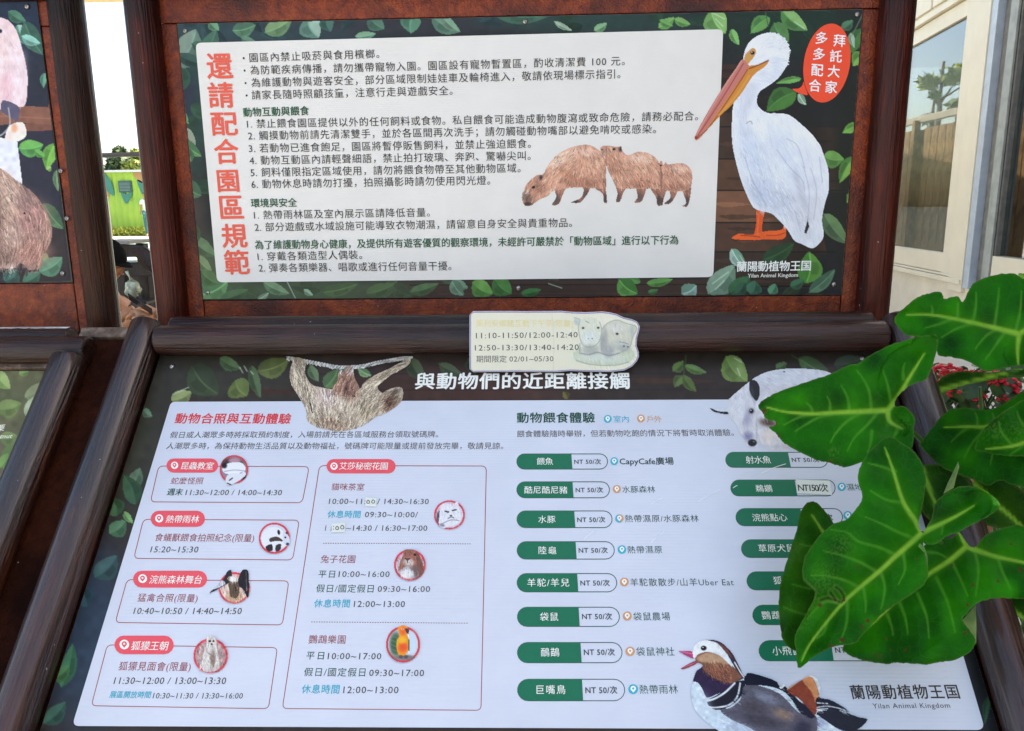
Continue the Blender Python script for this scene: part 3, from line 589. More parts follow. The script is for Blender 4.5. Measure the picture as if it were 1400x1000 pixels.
A.poly(ka([(370, 352), (376, 320), (395, 300), (415, 283), (434, 287), (436, 312), (420, 340), (398, 366), (382, 380)]), (206, 150, 84))
A.poly(ka([(384, 396), (440, 378), (470, 372), (512, 350), (495, 384), (432, 430), (402, 470), (325, 580), (205, 700), (108, 806), (92, 806), (150, 730), (300, 520)]), (206, 136, 58), clip=False)
A.poly(ka([(352, 350), (372, 352), (388, 372), (392, 400), (300, 530), (170, 720), (104, 806), (86, 810), (84, 792), (130, 700), (250, 500), (320, 400)]), (196, 120, 112), clip=False)
A.line(ka([(365, 370), (250, 560), (100, 790)]), 1.3, (150, 66, 56)); A.line(ka([(355, 355), (240, 530), (95, 780)]), 1.4, (212, 160, 154), .8); A.line(ka([(390, 405), (300, 545), (170, 735), (98, 800)]), 1.2, (130, 52, 40), .9)
A.line(ka([(400, 440), (320, 560), (220, 670)]), 2.6, (224, 160, 80), .6); A.line(ka([(400, 400), (450, 380), (510, 352)]), 1.6, (120, 52, 44)); A.blob(*rel(ka, 92, 800), 2.5, 2, 0, (140, 36, 30), 1, 3)
A.blob(*rel(ka, 418, 309), 3.0, 2.6, 0, (26, 20, 22), 1, 5); A.blob(*rel(ka, 414, 305), .8, .8, 0, (220, 220, 220), .9, 4)
A.line(kb([(350, 560), (430, 565), (460, 570)]), 1.3, (170, 50, 26)); A.line(kb([(500, 560), (560, 560), (606, 545)]), 1.3, (180, 56, 30)); A.line(kb([(455, 430), (445, 560)]), 1.4, (240, 120, 70), .7)
A.build(U, 'pelican_picture', pu, 'U', .0018)
# red speech bubble
c0 = np.array((1130.2, 86.7)); bub = [c0+np.array([[math.cos(.17), -math.sin(.17)], [math.sin(.17), math.cos(.17)]]) @ np.array((31.5*math.cos(t), 54.5*math.sin(t))) for t in np.linspace(0, 2*math.pi, 49)[:-1]]
pxpoly(U, bub, .0016, 'red_speech_bubble', pmat((240, 74, 42), 'U'), pu)
pxpoly(U, smoothp([(1098.6, 112), (1100, 118), (1104, 130), (1096, 129), (1088, 126), (1083.2, 122), (1091, 121.5), (1096, 118)], 3), .00155, 'bubble_tail', pmat((240, 74, 42), 'U'), pu)
for s, x, y in (('拜', 1147, 55.6), ('託', 1142.2, 76.8), ('大', 1139.3, 97.3), ('家', 1135.8, 119), ('多', 1122.8, 52), ('多', 1119.3, 74), ('配', 1116.8, 95.5), ('合', 1113.6, 116.8)):
    tx(s, x-8.2, y+8, x+7.6, y+9.2, 16, (250, 246, 242), bold=.028, slant=-.1)

# ---- lower panel
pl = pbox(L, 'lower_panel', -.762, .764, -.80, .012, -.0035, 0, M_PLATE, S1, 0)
A = Art(40, 478, 1364, 1000, 1.25, (52, 44, 42))
A.blob(300, 520, 160, 40, 0, (58, 56, 50), .8, 2); A.blob(190, 620, 60, 120, 0, (60, 62, 52), .8, 2); A.blob(110, 860, 80, 150, 0, (46, 62, 84), .9, 2); A.blob(640, 530, 160, 30, 0, (74, 48, 42), .8, 2)
A.blob(1000, 510, 120, 40, 0, (44, 38, 34), .8, 2); A.blob(1350, 940, 40, 120, 0, (26, 30, 34), .9, 2)
for x, y in ((385, 535), (520, 520), (700, 520), (900, 520)): A.poly([(x-60, y), (x, y-3), (x+80, y+1), (x+40, y+5), (x-30, y+4)], (64, 46, 38))
for yy in (512, 534): A.line([(400, yy), (1050, yy-1)], 1.3, (34, 26, 24), .6)
for x0, y0, x1, y1, wd, c, hi in [
 (322, 520, 338, 542, 34, (92, 106, 62), (100, 116, 70)), (352, 508, 396, 492, 28, (98, 108, 66), (86, 96, 60)), (234, 548, 262, 536, 22, (120, 132, 90), None), (262, 500, 300, 540, 42, (62, 74, 54), (56, 66, 50)), (300, 490, 330, 505, 18, (72, 92, 66), None), (344, 500, 356, 545, 16, (66, 84, 60), None),
 (196, 560, 208, 570, 12, (84, 110, 92), None), (176, 668, 192, 640, 20, (84, 112, 92), (104, 130, 110)), (186, 690, 170, 650, 26, (52, 84, 62), None), (160, 706, 150, 680, 26, (58, 90, 62), None), (150, 730, 172, 712, 24, (66, 102, 78), None), (170, 700, 182, 716, 10, (100, 140, 92), None),
 (130, 790, 160, 760, 30, (48, 74, 78), None), (84, 940, 100, 880, 22, (50, 96, 74), None), (70, 930, 96, 910, 20, (60, 104, 70), None), (60, 990, 90, 960, 24, (46, 78, 70), None), (120, 830, 104, 800, 26, (40, 66, 78), None),
 (424, 500, 436, 522, 14, (86, 108, 84), (104, 126, 98)), (444, 530, 462, 505, 24, (88, 116, 80), (74, 100, 70)), (466, 500, 480, 520, 20, (70, 92, 66), None), (490, 504, 508, 514, 12, (120, 150, 112), (90, 120, 90)), (560, 490, 580, 520, 22, (56, 66, 50), None), (600, 498, 632, 512, 16, (62, 74, 56), None), (640, 490, 650, 512, 14, (56, 66, 50), None), (776, 546, 770, 536, 10, (80, 76, 40), None),
 (920, 508, 934, 494, 14, (74, 96, 54), None), (936, 500, 966, 510, 12, (80, 106, 58), (100, 130, 84)), (934, 514, 922, 530, 14, (72, 92, 52), None), (934, 514, 952, 536, 14, (70, 90, 48), (84, 106, 60)), (992, 488, 1022, 522, 34, (104, 130, 72), (120, 146, 88)), (1060, 504, 1076, 496, 12, (64, 86, 56), None), (1092, 490, 1136, 512, 24, (74, 98, 66), (64, 84, 58)),
 (1140, 500, 1180, 490, 24, (50, 60, 50), None), (1345, 880, 1352, 920, 14, (30, 44, 40), None), (1352, 950, 1346, 990, 10, (34, 60, 46), None)]:
    leafart(A, x0, y0, x1, y1, wd, c, hi, tuple(min(255, q*1.25) for q in c))
for p in ([(236, 540), (258, 530)], [(328, 503), (332, 510)], [(334, 501), (338, 508)], [(343, 508), (346, 512)], [(1004, 490), (1014, 496)], [(1008, 504), (1012, 514)]): A.line(p, 1.3, (200, 210, 190), .8)
for p in ([(938, 486), (934, 520)], [(1082, 486), (1092, 492)]): A.line(p, 1.2, (70, 88, 56))
A.mottle(9, .05); A.mottle(70, .04)
shp = [(234, 550), (1213, 546), (1346.5, 998.5), (99, 993)]
q = A.mask([(240, 555), (1206, 551), (1336, 993), (108, 988)]); A.a[q > .5] = 0
A.clip(L, -.7615, .7635, -.8, .0115)
A.build(L, 'leaf_border_picture', pl, 'L', .0006)
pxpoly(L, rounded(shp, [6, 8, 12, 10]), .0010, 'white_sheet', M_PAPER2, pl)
for x, y in ((235, 501.5), (1179, 491)): screw(L, x, y, pl, r=.006)
RD, RB, DK, GN, CY, WT, TN = (216, 56, 62), (146, 52, 54), (76, 68, 62), (20, 74, 52), (46, 172, 206), (240, 244, 250), (206, 152, 110)
tl = lambda s, a, b, c, d, h, col, **k: text(L, s, a, b, c, d, h, col, pl, **k)
tl('與動物們的近距離接觸', 567.5, 532.5, 861, 532, 21.5, (232, 234, 240), bold=.038)
tl('動物合照與互動體驗', 238.5, 579.5, 396.5, 580, 13.6, RD, bold=.03)
tl('假日或人潮眾多時將採取預約制度，入場前請先在各區域服務台領取號碼牌。', 232, 599.6, 599, 598.8, 8.8, DK, bold=.004)
tl('人潮眾多時，為保持動物生活品質以及動物福祉，號碼牌可能限量或提前發放完畢，敬請見諒。', 227, 614.8, 688, 614.8, 9, DK, bold=.004)
for s, a, b, c, d, h, col, bd in [
 ('蛇麼怪照', 233, 662.6, 277, 662.8, 9.3, RB, .008), ('週末', 228, 677.8, 249, 678, 9.4, GN, .02),
 ('食蟻獸餵食拍照紀念(限量)', 211, 740.5, 347, 741.5, 10.6, RB, .006), ('猛禽合照(限量)', 187.5, 823, 269.5, 824, 11, RB, .006), ('狐獴見面會(限量)', 161.5, 917, 260, 918, 12, RB, .006),
 ('展區開放時間', 149.5, 954.6, 205.5, 955, 9.2, CY, .02), ('貓咪茶室', 452.7, 671, 497.6, 671.2, 9.6, RB, .008), ('休息時間', 447.2, 708.6, 492.4, 708.8, 9.8, CY, .02),
 ('兔子花園', 438, 770.2, 485.2, 770.4, 10.6, RB, .008), ('平日', 435, 790.4, 457.4, 790.6, 10.2, GN, .012), ('假日/國定假日', 432, 810.4, 510.4, 810.8, 10.8, GN, .010), ('休息時間', 429, 830.8, 477.8, 831, 10.8, CY, .02),
 ('鸚鵡樂園', 421.6, 880.4, 472, 880.6, 11.6, RB, .008), ('平日', 418.4, 902, 442.4, 902.4, 11, GN, .012), ('假日/國定假日', 415.4, 925, 499, 925.4, 11.6, GN, .010), ('休息時間', 412, 948.4, 463.6, 948.8, 12, CY, .02),
 ('昆蟲教室', 247.5, 642.6, 291.2, 642.8, 9.8, WT, .014), ('熱帶雨林', 226.5, 715.6, 271.6, 715.8, 10.2, WT, .014), ('浣熊森林舞台', 204, 798.6, 275.4, 799, 11.2, WT, .014), ('狐獴王朝', 179, 889.4, 229, 889.8, 12, WT, .014), ('艾莎秘密花園', 463.7, 642.8, 529.8, 643, 9.8, WT, .014),
 ('動物餵食體驗', 706.7, 578.6, 813.4, 578.4, 13.6, GN, .03), ('室內', 839, 578.2, 859.8, 578.2, 9.2, CY, .014), ('戶外', 884.4, 578, 904.8, 578, 9, TN, .012),
 ('餵食體驗隨時舉辦，但若動物吃飽的情況下將暫時取消體驗。', 706.7, 598.4, 1003.5, 596.6, 9, DK, .005),
 ('CapyCafe廣場', 847.4, 636.2, 921.2, 636, 10, (34, 62, 52), .022), ('水豚森林', 851, 674.4, 896, 674.4, 9.4, GN, .008), ('熱帶濕原/水豚森林', 854.5, 714.6, 955.6, 714.2, 9.8, (34, 66, 54), .008), ('熱帶濕原', 858, 757.2, 905.6, 757, 10, GN, .008),
 ('羊駝散散步/山羊Uber Eat', 862, 802, 1003.4, 801.6, 10.6, (34, 66, 54), .010), ('袋鼠農場', 866, 849, 916.4, 848.6, 11, GN, .008), ('袋鼠神社', 870, 897.2, 922.4, 897, 11.6, GN, .008), ('熱帶雨林', 874.6, 949, 927.2, 948.8, 12, GN, .008), ('濕地', 1158.5, 671.5, 1180, 671, 9.4, GN, .008),
 ('餵魚', 734, 636.4, 756.2, 636.4, 9.6, WT, .008), ('酷尼酷尼豬', 717, 675.6, 775.8, 675.6, 9.8, WT, .008), ('水豚', 736, 715.8, 759.6, 715.8, 10, WT, .008), ('陸龜', 736.4, 758.4, 760.8, 758.4, 10.4, WT, .008), ('羊駝/羊兒', 721, 802.8, 778.4, 802.6, 11, WT, .008), ('袋鼠', 738.3, 849.6, 763.4, 849.4, 11.2, WT, .008), ('鴯鶓', 739.6, 898.2, 764.8, 898.2, 11.8, WT, .004), ('巨嘴鳥', 733.7, 949.6, 773.2, 949.4, 12.2, WT, .008),
 ('射水魚', 1020, 634.6, 1054.2, 634.4, 10, WT, .008), ('鵜鶘', 1033.5, 673.6, 1056.2, 673.4, 9.8, WT, .004), ('浣熊點心', 1029, 713.6, 1076.6, 713.4, 10.2, WT, .008), ('草原犬鼠', 1037.4, 755.6, 1087, 755.2, 10.4, WT, .008), ('狐獴', 1058, 799.6, 1082.5, 799.4, 10.6, WT, .008), ('鸚鵡', 1042, 847.6, 1067.5, 847.4, 11.2, WT, .006), ('小飛鼠', 1056.5, 896.6, 1096, 896.2, 12, WT, .008),
 ('蘭陽動植物王国', 1165, 956.4, 1312.6, 955.4, 19, (64, 54, 44), .022)]:
    tl(s, a, b, c, d, h, col, bold=bd, lift=.0022 if col == WT else .0013)
def dg(s, a, b, c, d, h, col=(72, 68, 66), bold=.015, hh=.0013): text(L, s, a, b, c, d, h, col, pl, bold=bold, lat=True, lift=hh)
for s, a, b, c, h in (('11:30~12:00 / 14:00~14:30', 253.5, 677.6, 385, 7.8), ('15:20~15:30', 205.5, 755.8, 270.6, 8.6), ('10:40~10:50 / 14:40~14:50', 182.5, 840, 330, 9), ('11:30~12:00 / 13:00~13:30', 155.5, 935.6, 308.6, 9.6), ('10:30~11:30 / 13:30~16:00', 209, 955.4, 331.6, 8),
 ('10:00~11:', 449.6, 689.6, 499.6, 7.7), ('/ 14:30~16:30', 515.8, 689.8, 586, 7.7), ('09:30~10:00/', 498.8, 707.8, 571, 7.8), ('11', 444.3, 726.2, 453.2, 7.8), ('~14:30 / 16:30~17:00', 473, 726.2, 584, 7.8), ('10:00~16:00', 462.8, 789.4, 532.4, 8.3), ('09:30~16:00', 516.2, 809.8, 587.8, 8.5), ('12:00~13:00', 483.7, 830.4, 553.4, 8.7),
 ('10:00~17:00', 448, 901.8, 521, 9), ('09:30~17:00', 504.6, 924.8, 579.6, 9.3), ('12:00~13:00', 469.2, 948.2, 544.6, 9.6)):
    dg(s, a, b, c, b+.2, h)
text(L, 'Yilan Animal Kingdom', 1193.5, 969, 1299, 968.2, 7.2, (70, 60, 52), pl, bold=.01, lat=True)
# red outlined boxes
for q in ([(217.3, 637.8), (423, 638.6), (413.4, 688), (206, 686.8)], [(196.5, 710.6), (409.5, 711.8), (400.3, 766.2), (183.3, 764)], [(174.2, 793), (395.2, 794.8), (386.3, 855), (158, 851.6)], [(147.2, 882.2), (379.6, 886), (367.3, 969.4), (125.3, 965.4)], [(437, 637.2), (665, 637.8), (657.7, 971.6), (386.3, 969.2)]):
    pxline(L, rounded(q, 7, 5), 1.1, .0012, 'box_outline', pmat((158, 74, 76), 'L'), pl)
for (xa, ya, xb, yb) in ((442, 743.3, 645, 744.2), (425.6, 850.8, 641, 852.6)):
    m = MB(); n_ = 62
    for i in range(n_):
        t0 = i/n_; t1 = (i+.55)/n_; P0 = (xa+(xb-xa)*t0, ya+(yb-ya)*t0); P1 = (xa+(xb-xa)*t1, ya+(yb-ya)*t1)
        m.add([L.px(P0[0], P0[1]+.5, .0012), L.px(P1[0], P1[1]+.5, .0012), L.px(P1[0], P1[1]-.5, .0012), L.px(P0[0], P0[1]-.5, .0012)], [(0, 1, 2, 3)])
    m.build('dotted_line', pmat((130, 90, 86), 'L'), pl)
def capsule(x0, x1, y0, y1, lean=0, k=8, left=True, right=True):
    r = (y1-y0)/2; cy = (y0+y1)/2; rx = r*1.0; p = []
    if left: p += [(x0+rx-rx*math.sin(t)+0, cy-r*math.cos(t)) for t in np.linspace(0, math.pi, k)]
    else: p += [(x0, y0), (x0+lean, y1)]
    if right: p += [(x1-rx+rx*math.sin(t), cy+r*math.cos(t)) for t in np.linspace(0, math.pi, k)]
    else: p += [(x1+lean, y1), (x1, y0)]
    return p
RP = (228, 86, 102)
def pin(x, y, r, col, inner=WT, h=.0016, teardrop=None):
    pxpoly(L, [(x+r*math.cos(t), y+r*math.sin(t)) for t in np.linspace(0, 6.283, 21)[:-1]], h, 'location_pin', pmat(col, 'L'), pl)
    s = r*.55; drop = [(x+s*math.cos(t), y-.12*r+s*math.sin(t)) for t in np.linspace(math.pi*.85, math.pi*2.15, 12)]+[(x, y+r*.68)]
    pxpoly(L, drop, h+.0003, 'pin_drop', pmat(inner, 'L'), pl)
    pxpoly(L, [(x+s*.42*math.cos(t), y-.12*r+s*.42*math.sin(t)) for t in np.linspace(0, 6.283, 11)[:-1]], h+.0006, 'pin_eye', pmat(col, 'L'), pl)
for x0, x1, y0, y1, px_, py_, pr in ((228, 298.6, 627.6, 647, 239.2, 637, 5), (206.4, 280.6, 699, 721, 218.2, 709.6, 5.5), (182.4, 283.6, 781, 804, 195.6, 791.8, 6), (157, 238, 869.6, 895, 170.7, 881.8, 6.6), (446.6, 541, 628.4, 648, 457, 638.2, 5)):
    pxpoly(L, capsule(x0, x1, y0, y1), .0016, 'red_name_tag', pmat(RP, 'L'), pl); pin(px_, py_, pr, WT, RP, .0019)
for x, y, r, c in ((830.8, 573.6, 5.4, CY), (876.2, 573, 5.4, TN), (839.7, 631.3, 5.4, CY), (843.2, 669.4, 5.5, TN), (846.7, 709.6, 5.7, TN), (850.2, 752, 5.9, CY), (853.5, 796.4, 6, TN), (857.5, 842.9, 6.2, TN), (861.4, 891.2, 6.4, TN), (865.6, 942.8, 6.8, CY), (1150.4, 666.4, 5.8, CY), (1158.6, 705.4, 6, CY)): pin(x, y, r, c)
pxpoly(L, [(846.7+5.7*math.cos(t), 709.6+5.7*math.sin(t)) for t in np.linspace(math.pi*.35, math.pi*1.45, 12)], .00175, 'location_pin', pmat(CY, 'L'), pl)
GP = (12, 108, 82)
rows = [(706.6, 781, 830.6, 621.3, 642), (706.6, 782.6, 833.2, 659.4, 681.2), (706.8, 785, 836.8, 699.2, 722), (707, 786.8, 839.8, 741.2, 765), (707, 789, 843.2, 784.8, 809.8), (707.4, 791, 846.8, 830.8, 857), (707.4, 793.6, 850.4, 879, 906.6), (707.6, 795.6, 854, 929.2, 958.6),
        (992, 1077, 1131.4, 619, 639.6), (999, 1086, 1141.5, 657, 678.6), (1006, 1094, 1151.6, 696, 719.4), (1013.5, 1103, 1162, 738.6, 762.8), (1021, 1112, 1172, 782.4, 807), (1029, 1122, 1184, 828, 854.6), (1037.6, 1135.5, 1200, 876.4, 904)]
ntx = [(785.3, 821.6, 635.4), (787.2, 824.4, 674.2), (789.4, 827.4, 715), (791.3, 830.9, 757), (793.7, 833.6, 801.8), (796, 836.8, 847.8), (798.5, 840.6, 896.8), (800.6, 844, 949), (1083, 1120, 632.8), None, (1101, 1139, 711.6), (1110, 1149, 754.4), (1120, 1160, 798.4), (1130, 1171, 845), (1142.5, 1186, 893.8)]
for i, (x0, xm, x2, y0, y1) in enumerate(rows):
    pxline(L, capsule(x0, x2, y0, y1, k=10), 1.2, .0012, 'price_pill_outline', pmat((60, 84, 76), 'L'), pl)
    pxpoly(L, capsule(x0, xm, y0, y1, 1.6 if i < 8 else 4, right=False), .0016, 'green_name_tag', pmat(GP, 'L'), pl)
    if ntx[i]: a, b, y = ntx[i]; text(L, 'NT 50/次', a, y, b, y, (y1-y0)*.35, (60, 66, 68), pl, bold=.03, lift=.0013)
# paper corrections stuck on the print
M_TAPE = pmat((218, 224, 228), 'L')
def patch(q, label, s, box, hp, col=(60, 60, 62)):
    o = pxpoly(L, q, .0026, 'paper_patch', M_TAPE, pl); o['label'] = label
    text(L, s, *box, hp, col, pl, bold=.02, lift=.0029, name='handwriting', slant=.08)
def zeros(q, label, rings, dots=()):
    o = pxpoly(L, q, .0026, 'paper_patch', M_TAPE, pl); o['label'] = label
    for x, y, rx, ry in rings: pxline(L, [(x+rx*math.cos(t)+.3*math.sin(2*t), y+ry*math.sin(t)) for t in np.linspace(0, 6.283, 15)[:-1]], .95, .0030, 'handwriting', pmat((60, 60, 62), 'L'), pl)
    for x, y in dots: pxpoly(L, [(x+.7*math.cos(t), y+.7*math.sin(t)) for t in np.linspace(0, 6.283, 7)[:-1]], .0030, 'handwriting', pmat((60, 60, 62), 'L'), pl)
zeros([(500.2, 681), (515.4, 682), (514.4, 693.8), (499.4, 693.2)], 'small pasted white paper patch with two handwritten zeros, upper row', [(503.8, 687.2, 1.9, 2.2), (510.6, 686.8, 2.0, 2.3)])
zeros([(453.9, 716.6), (472.4, 715.6), (471.8, 728.4), (453.4, 729)], 'small pasted white paper patch with handwritten zeros, lower row', [(461.4, 722.9, 2.0, 2.4), (468.4, 721.8, 2.2, 2.6)], [(456.6, 721), (456.6, 724.6)])
patch([(1087.4, 656.8), (1133.6, 658), (1137, 677.8), (1088.8, 675.4)], 'white price sticker with a handwritten NT 150', 'NT150/次', (1091, 673, 1132, 673.6), 11)
# scratches on the sheet
for p in ([(812, 727), (798, 738)], [(908, 728), (890, 742)], [(905, 682), (890, 690)], [(1074, 635), (1040, 648)], [(985, 670), (955, 686)], [(1002, 668), (1008, 665)]):
    pxline(L, smoothp([p[0], ((p[0][0]+p[1][0])/2+1, (p[0][1]+p[1][1])/2-1.4), p[1]], 3, False), .8, .0018, 'scratch', pmat((228, 236, 250), 'L'), pl, False)
# ---- animals printed on the lower panel
k = crop(380, 420, 3.92)
A = Art(392, 488, 566, 594, .75)
A.line(k([(48, 274), (150, 293), (250, 312), (330, 325), (450, 320), (550, 298), (715, 270)]), 5.5, (206, 204, 208), clip=False)
for i in range(42):
    t = i/42; x = 48+t*667; y = np.interp(x, [48, 150, 250, 330, 450, 550, 715], [274, 293, 312, 325, 320, 298, 270]); (xa, ya), = k([(x, y)]); A.line([(xa-1.6, ya+2.4), (xa+1.8, ya-2.4)], .9, (96, 88, 90), .8)
shape(A, k, [(325, 352), (345, 340), (362, 360), (358, 330), (385, 318), (405, 330), (412, 380), (436, 430), (445, 470), (400, 480), (330, 470), (290, 446), (318, 400)], (158, 122, 110), clip=False)
shape(A, k, [(86, 280), (110, 272), (135, 280), (152, 300), (148, 360), (180, 415), (235, 432), (300, 445), (350, 468), (430, 480), (452, 420), (505, 376), (600, 330), (690, 284), (714, 288), (690, 322), (610, 366), (565, 400), (535, 432), (560, 462), (590, 445), (640, 430), (670, 442), (670, 490), (640, 530), (575, 572), (525, 590), (485, 620), (405, 656), (330, 668), (250, 656), (185, 634), (155, 602), (150, 550), (112, 482), (72, 415), (64, 350)], (182, 166, 152), clip=False)
for x, y, rx, ry, a, c, s in ((260, 480, 80, 40, 15, (226, 196, 200), .8), (200, 520, 50, 70, 10, (200, 186, 176), .6), (300, 610, 100, 26, 6, (120, 92, 80), .8), (380, 560, 80, 60, 0, (206, 190, 178), .6), (110, 380, 24, 70, -20, (196, 180, 166), .7), (100, 300, 20, 30, 0, (150, 130, 118), .7), (480, 540, 60, 60, -30, (160, 146, 128), .6), (600, 350, 80, 16, -25, (150, 136, 120), .8), (610, 505, 44, 50, -45, (84, 58, 48), 1), (635, 455, 20, 14, 10, (50, 40, 40), .9), (575, 500, 10, 40, 20, (200, 178, 164), .7), (395, 420, 8, 60, 0, (110, 74, 70), .6)):
    X, Y = rel(k, x, y); A.blob(X, Y, rx/3.92, ry/3.92, a, c, s, 1.5)
A.mottle(4, .06); A.blob(475, 530, 4, 10, 0, (60, 44, 42), .7, 2); A.fur(3600, 12, [(405, 520, 75), (430, 560, 80), (470, 560, 95), (500, 560, 120), (520, 520, 150), (560, 495, 155)], .26, shag=2)
A.build(L, 'sloth_picture', pl, 'L', .0018)
k = crop(850, 400, 3.5)
A = Art(966, 500, 1200, 626, .8)
shape(A, k, [(508, 556), (508, 586), (470, 582), (438, 572), (418, 553), (450, 560)], (214, 220, 240), clip=False); A.poly(k([(420, 554), (460, 570), (506, 574), (506, 586), (470, 583), (438, 573)]), (30, 28, 36))
shape(A, k, [(510, 520), (520, 505), (560, 470), (615, 425), (650, 402), (700, 380), (780, 367), (870, 366), (960, 375), (1020, 395), (1120, 420), (1210, 500), (1205, 640), (1100, 740), (1000, 762), (820, 757), (740, 757), (690, 747), (652, 712), (652, 738), (630, 743), (600, 736), (588, 708), (560, 670), (545, 632), (520, 605), (508, 570)], (216, 218, 236), clip=False)
for x, y, rx, ry, a, c, s in ((600, 600, 22, 50, 10, (150, 150, 190), .7), (605, 690, 24, 26, 0, (110, 110, 160), .8), (560, 560, 40, 60, 0, (222, 226, 244), .6), (690, 450, 40, 60, 30, (206, 208, 226), .6), (850, 480, 160, 40, 0, (206, 200, 214), .6), (700, 625, 46, 22, 10, (80, 58, 50), .95), (700, 690, 40, 40, 0, (228, 214, 216), .7), (800, 740, 100, 14, 0, (170, 166, 186), .5), (634, 520, 8, 24, 0, (160, 160, 186), .5), (645, 660, 5, 60, 0, (150, 146, 170), .5)):
    X, Y = rel(k, x, y); A.blob(X, Y, rx/3.5, ry/3.5, a, c, s, 1.5)
A.mottle(5, .025); A.fur(1400, 8, [(1000, 560, 100), (1060, 520, 20), (1100, 560, 60), (1040, 600, 60)], .05)
A.poly(k([(612, 428), (635, 422), (656, 445), (660, 485), (648, 520), (632, 512), (610, 470)]), (34, 34, 44)); A.blob(*rel(k, 622, 478), 3, 9, -8, (62, 62, 78), .7, 2)
X, Y = rel(k, 620, 570); A.blob(X, Y, 4, 4.4, 0, (96, 86, 104), .9, 2); A.blob(X, Y, 2.8, 3, 0, (18, 14, 20), 1, 5); A.blob(X-.8, Y-1, .8, .7, 0, (240, 240, 255), 1, 4)
X, Y = rel(k, 624, 722); A.blob(X, Y, 6.4, 5.2, 0, (26, 24, 34), 1, 5); A.blob(X+2, Y-1.5, 1.6, 1, 0, (120, 124, 150), .9, 3)
A.blob(*rel(k, 776, 383), 1.8, .8, 0, (30, 26, 30), 1, 4)
A.build(L, 'anteater_picture', pl, 'L', .0018)
k = crop(900, 840, 4.375)
A = Art(922, 866, 1192, 1012, .8)
A.poly(k([(118, 222), (150, 220), (200, 224), (210, 250), (205, 268), (165, 250)]), (176, 62, 116), clip=False); A.line(k([(120, 222), (205, 240)]), 1, (220, 130, 160)); A.poly(k([(133, 328), (180, 298), (225, 280), (236, 292), (200, 312), (150, 332)]), (150, 48, 70), clip=False); A.line(k([(150, 320), (225, 290)]), 1, (226, 150, 160), .8)
shape(A, k, [(205, 400), (198, 430), (192, 470), (200, 530), (230, 590), (290, 650), (360, 700), (420, 750), (980, 750), (985, 720), (1090, 710), (1190, 690), (1248, 632), (1190, 615), (1140, 588), (1100, 552), (1030, 512), (962, 498), (968, 440), (945, 385), (905, 368), (860, 392), (800, 425), (772, 440), (750, 418), (735, 440), (722, 430), (700, 398), (640, 376), (540, 350), (515, 374), (490, 330), (450, 250), (400, 190), (350, 160), (290, 153), (240, 168), (212, 195), (205, 240), (230, 285), (264, 310), (225, 345)], (206, 222, 244), clip=False)
pp = lambda pts, c, **kw: A.poly(k(pts), c, **kw)
pp([(262, 300), (300, 330), (400, 420), (460, 408), (515, 380), (500, 350), (440, 330), (300, 300)], (60, 34, 54)); pp([(205, 400), (225, 345), (262, 318), (380, 390), (470, 400), (440, 440), (350, 480), (290, 500), (262, 450), (235, 412)], (46, 30, 66))
pp([(215, 268), (240, 240), (300, 228), (380, 260), (440, 310), (500, 372), (440, 412), (340, 390), (280, 340), (240, 300)], (134, 84, 66)); pp([(228, 262), (300, 232), (380, 255), (420, 300), (340, 290), (260, 290)], (190, 150, 124), soft=1.5)
pp([(212, 200), (240, 170), (290, 158), (340, 175), (390, 220), (440, 318), (390, 268), (340, 236), (290, 226), (240, 240), (214, 268), (205, 240)], (236, 240, 250))
pp([(268, 153), (300, 150), (360, 162), (410, 200), (460, 262), (518, 372), (500, 380), (455, 320), (400, 225), (350, 175), (300, 160)], (58, 44, 62)); pp([(350, 168), (400, 200), (440, 260), (420, 250), (380, 205)], (110, 62, 52)); A.line(k([(455, 290), (490, 350), (510, 378)]), 1.6, (236, 236, 246))
pp([(290, 520), (340, 490), (430, 435), (470, 405), (515, 400), (515, 450), (480, 510), (420, 555), (360, 575), (310, 560)], (26, 24, 40))
A.line(k([(292, 520), (340, 505), (400, 468), (455, 415)]), 2.6, (226, 232, 246)); A.line(k([(300, 556), (340, 560), (420, 545), (470, 495), (488, 415)]), 2.2, (226, 232, 246)); A.line(k([(300, 535), (350, 530), (420, 500), (470, 440)]), 1.4, (20, 20, 36))
pp([(370, 575), (430, 560), (490, 510), (520, 425), (640, 440), (740, 490), (840, 590), (940, 610), (945, 700), (900, 755), (620, 755), (560, 690), (430, 630)], (96, 92, 110)); 
for x, y, rx, ry, a, c, s in ((560, 560, 90, 40, 10, (74, 66, 76), .8), (640, 500, 100, 30, 25, (140, 146, 172), .7), (740, 600, 70, 34, 20, (150, 122, 104), .8), (620, 640, 140, 40, 15, (60, 54, 66), .8), (480, 690, 120, 40, 20, (176, 184, 214), .6), (560, 720, 60, 16, 0, (110, 106, 130), .6), (260, 560, 60, 90, 0, (214, 228, 250), .6), (860, 690, 60, 60, 0, (36, 34, 56), .8), (970, 650, 30, 30, 0, (150, 156, 200), .7)):
    X, Y = rel(k, x, y); A.blob(X, Y, rx/4.375, ry/4.375, a, c, s, 1.5)
pp([(515, 378), (540, 352), (640, 378), (700, 402), (770, 445), (840, 520), (900, 560), (935, 610), (905, 625), (840, 585), (800, 520), (740, 460), (640, 430), (520, 425)], (24, 24, 44)); A.line(k([(745, 485), (800, 530), (838, 588)]), 1.3, (200, 208, 230), .8)
pp([(705, 395), (755, 378), (750, 398), (715, 406)], (190, 210, 236)); pp([(722, 440), (745, 412), (758, 425), (738, 446)], (236, 240, 250))
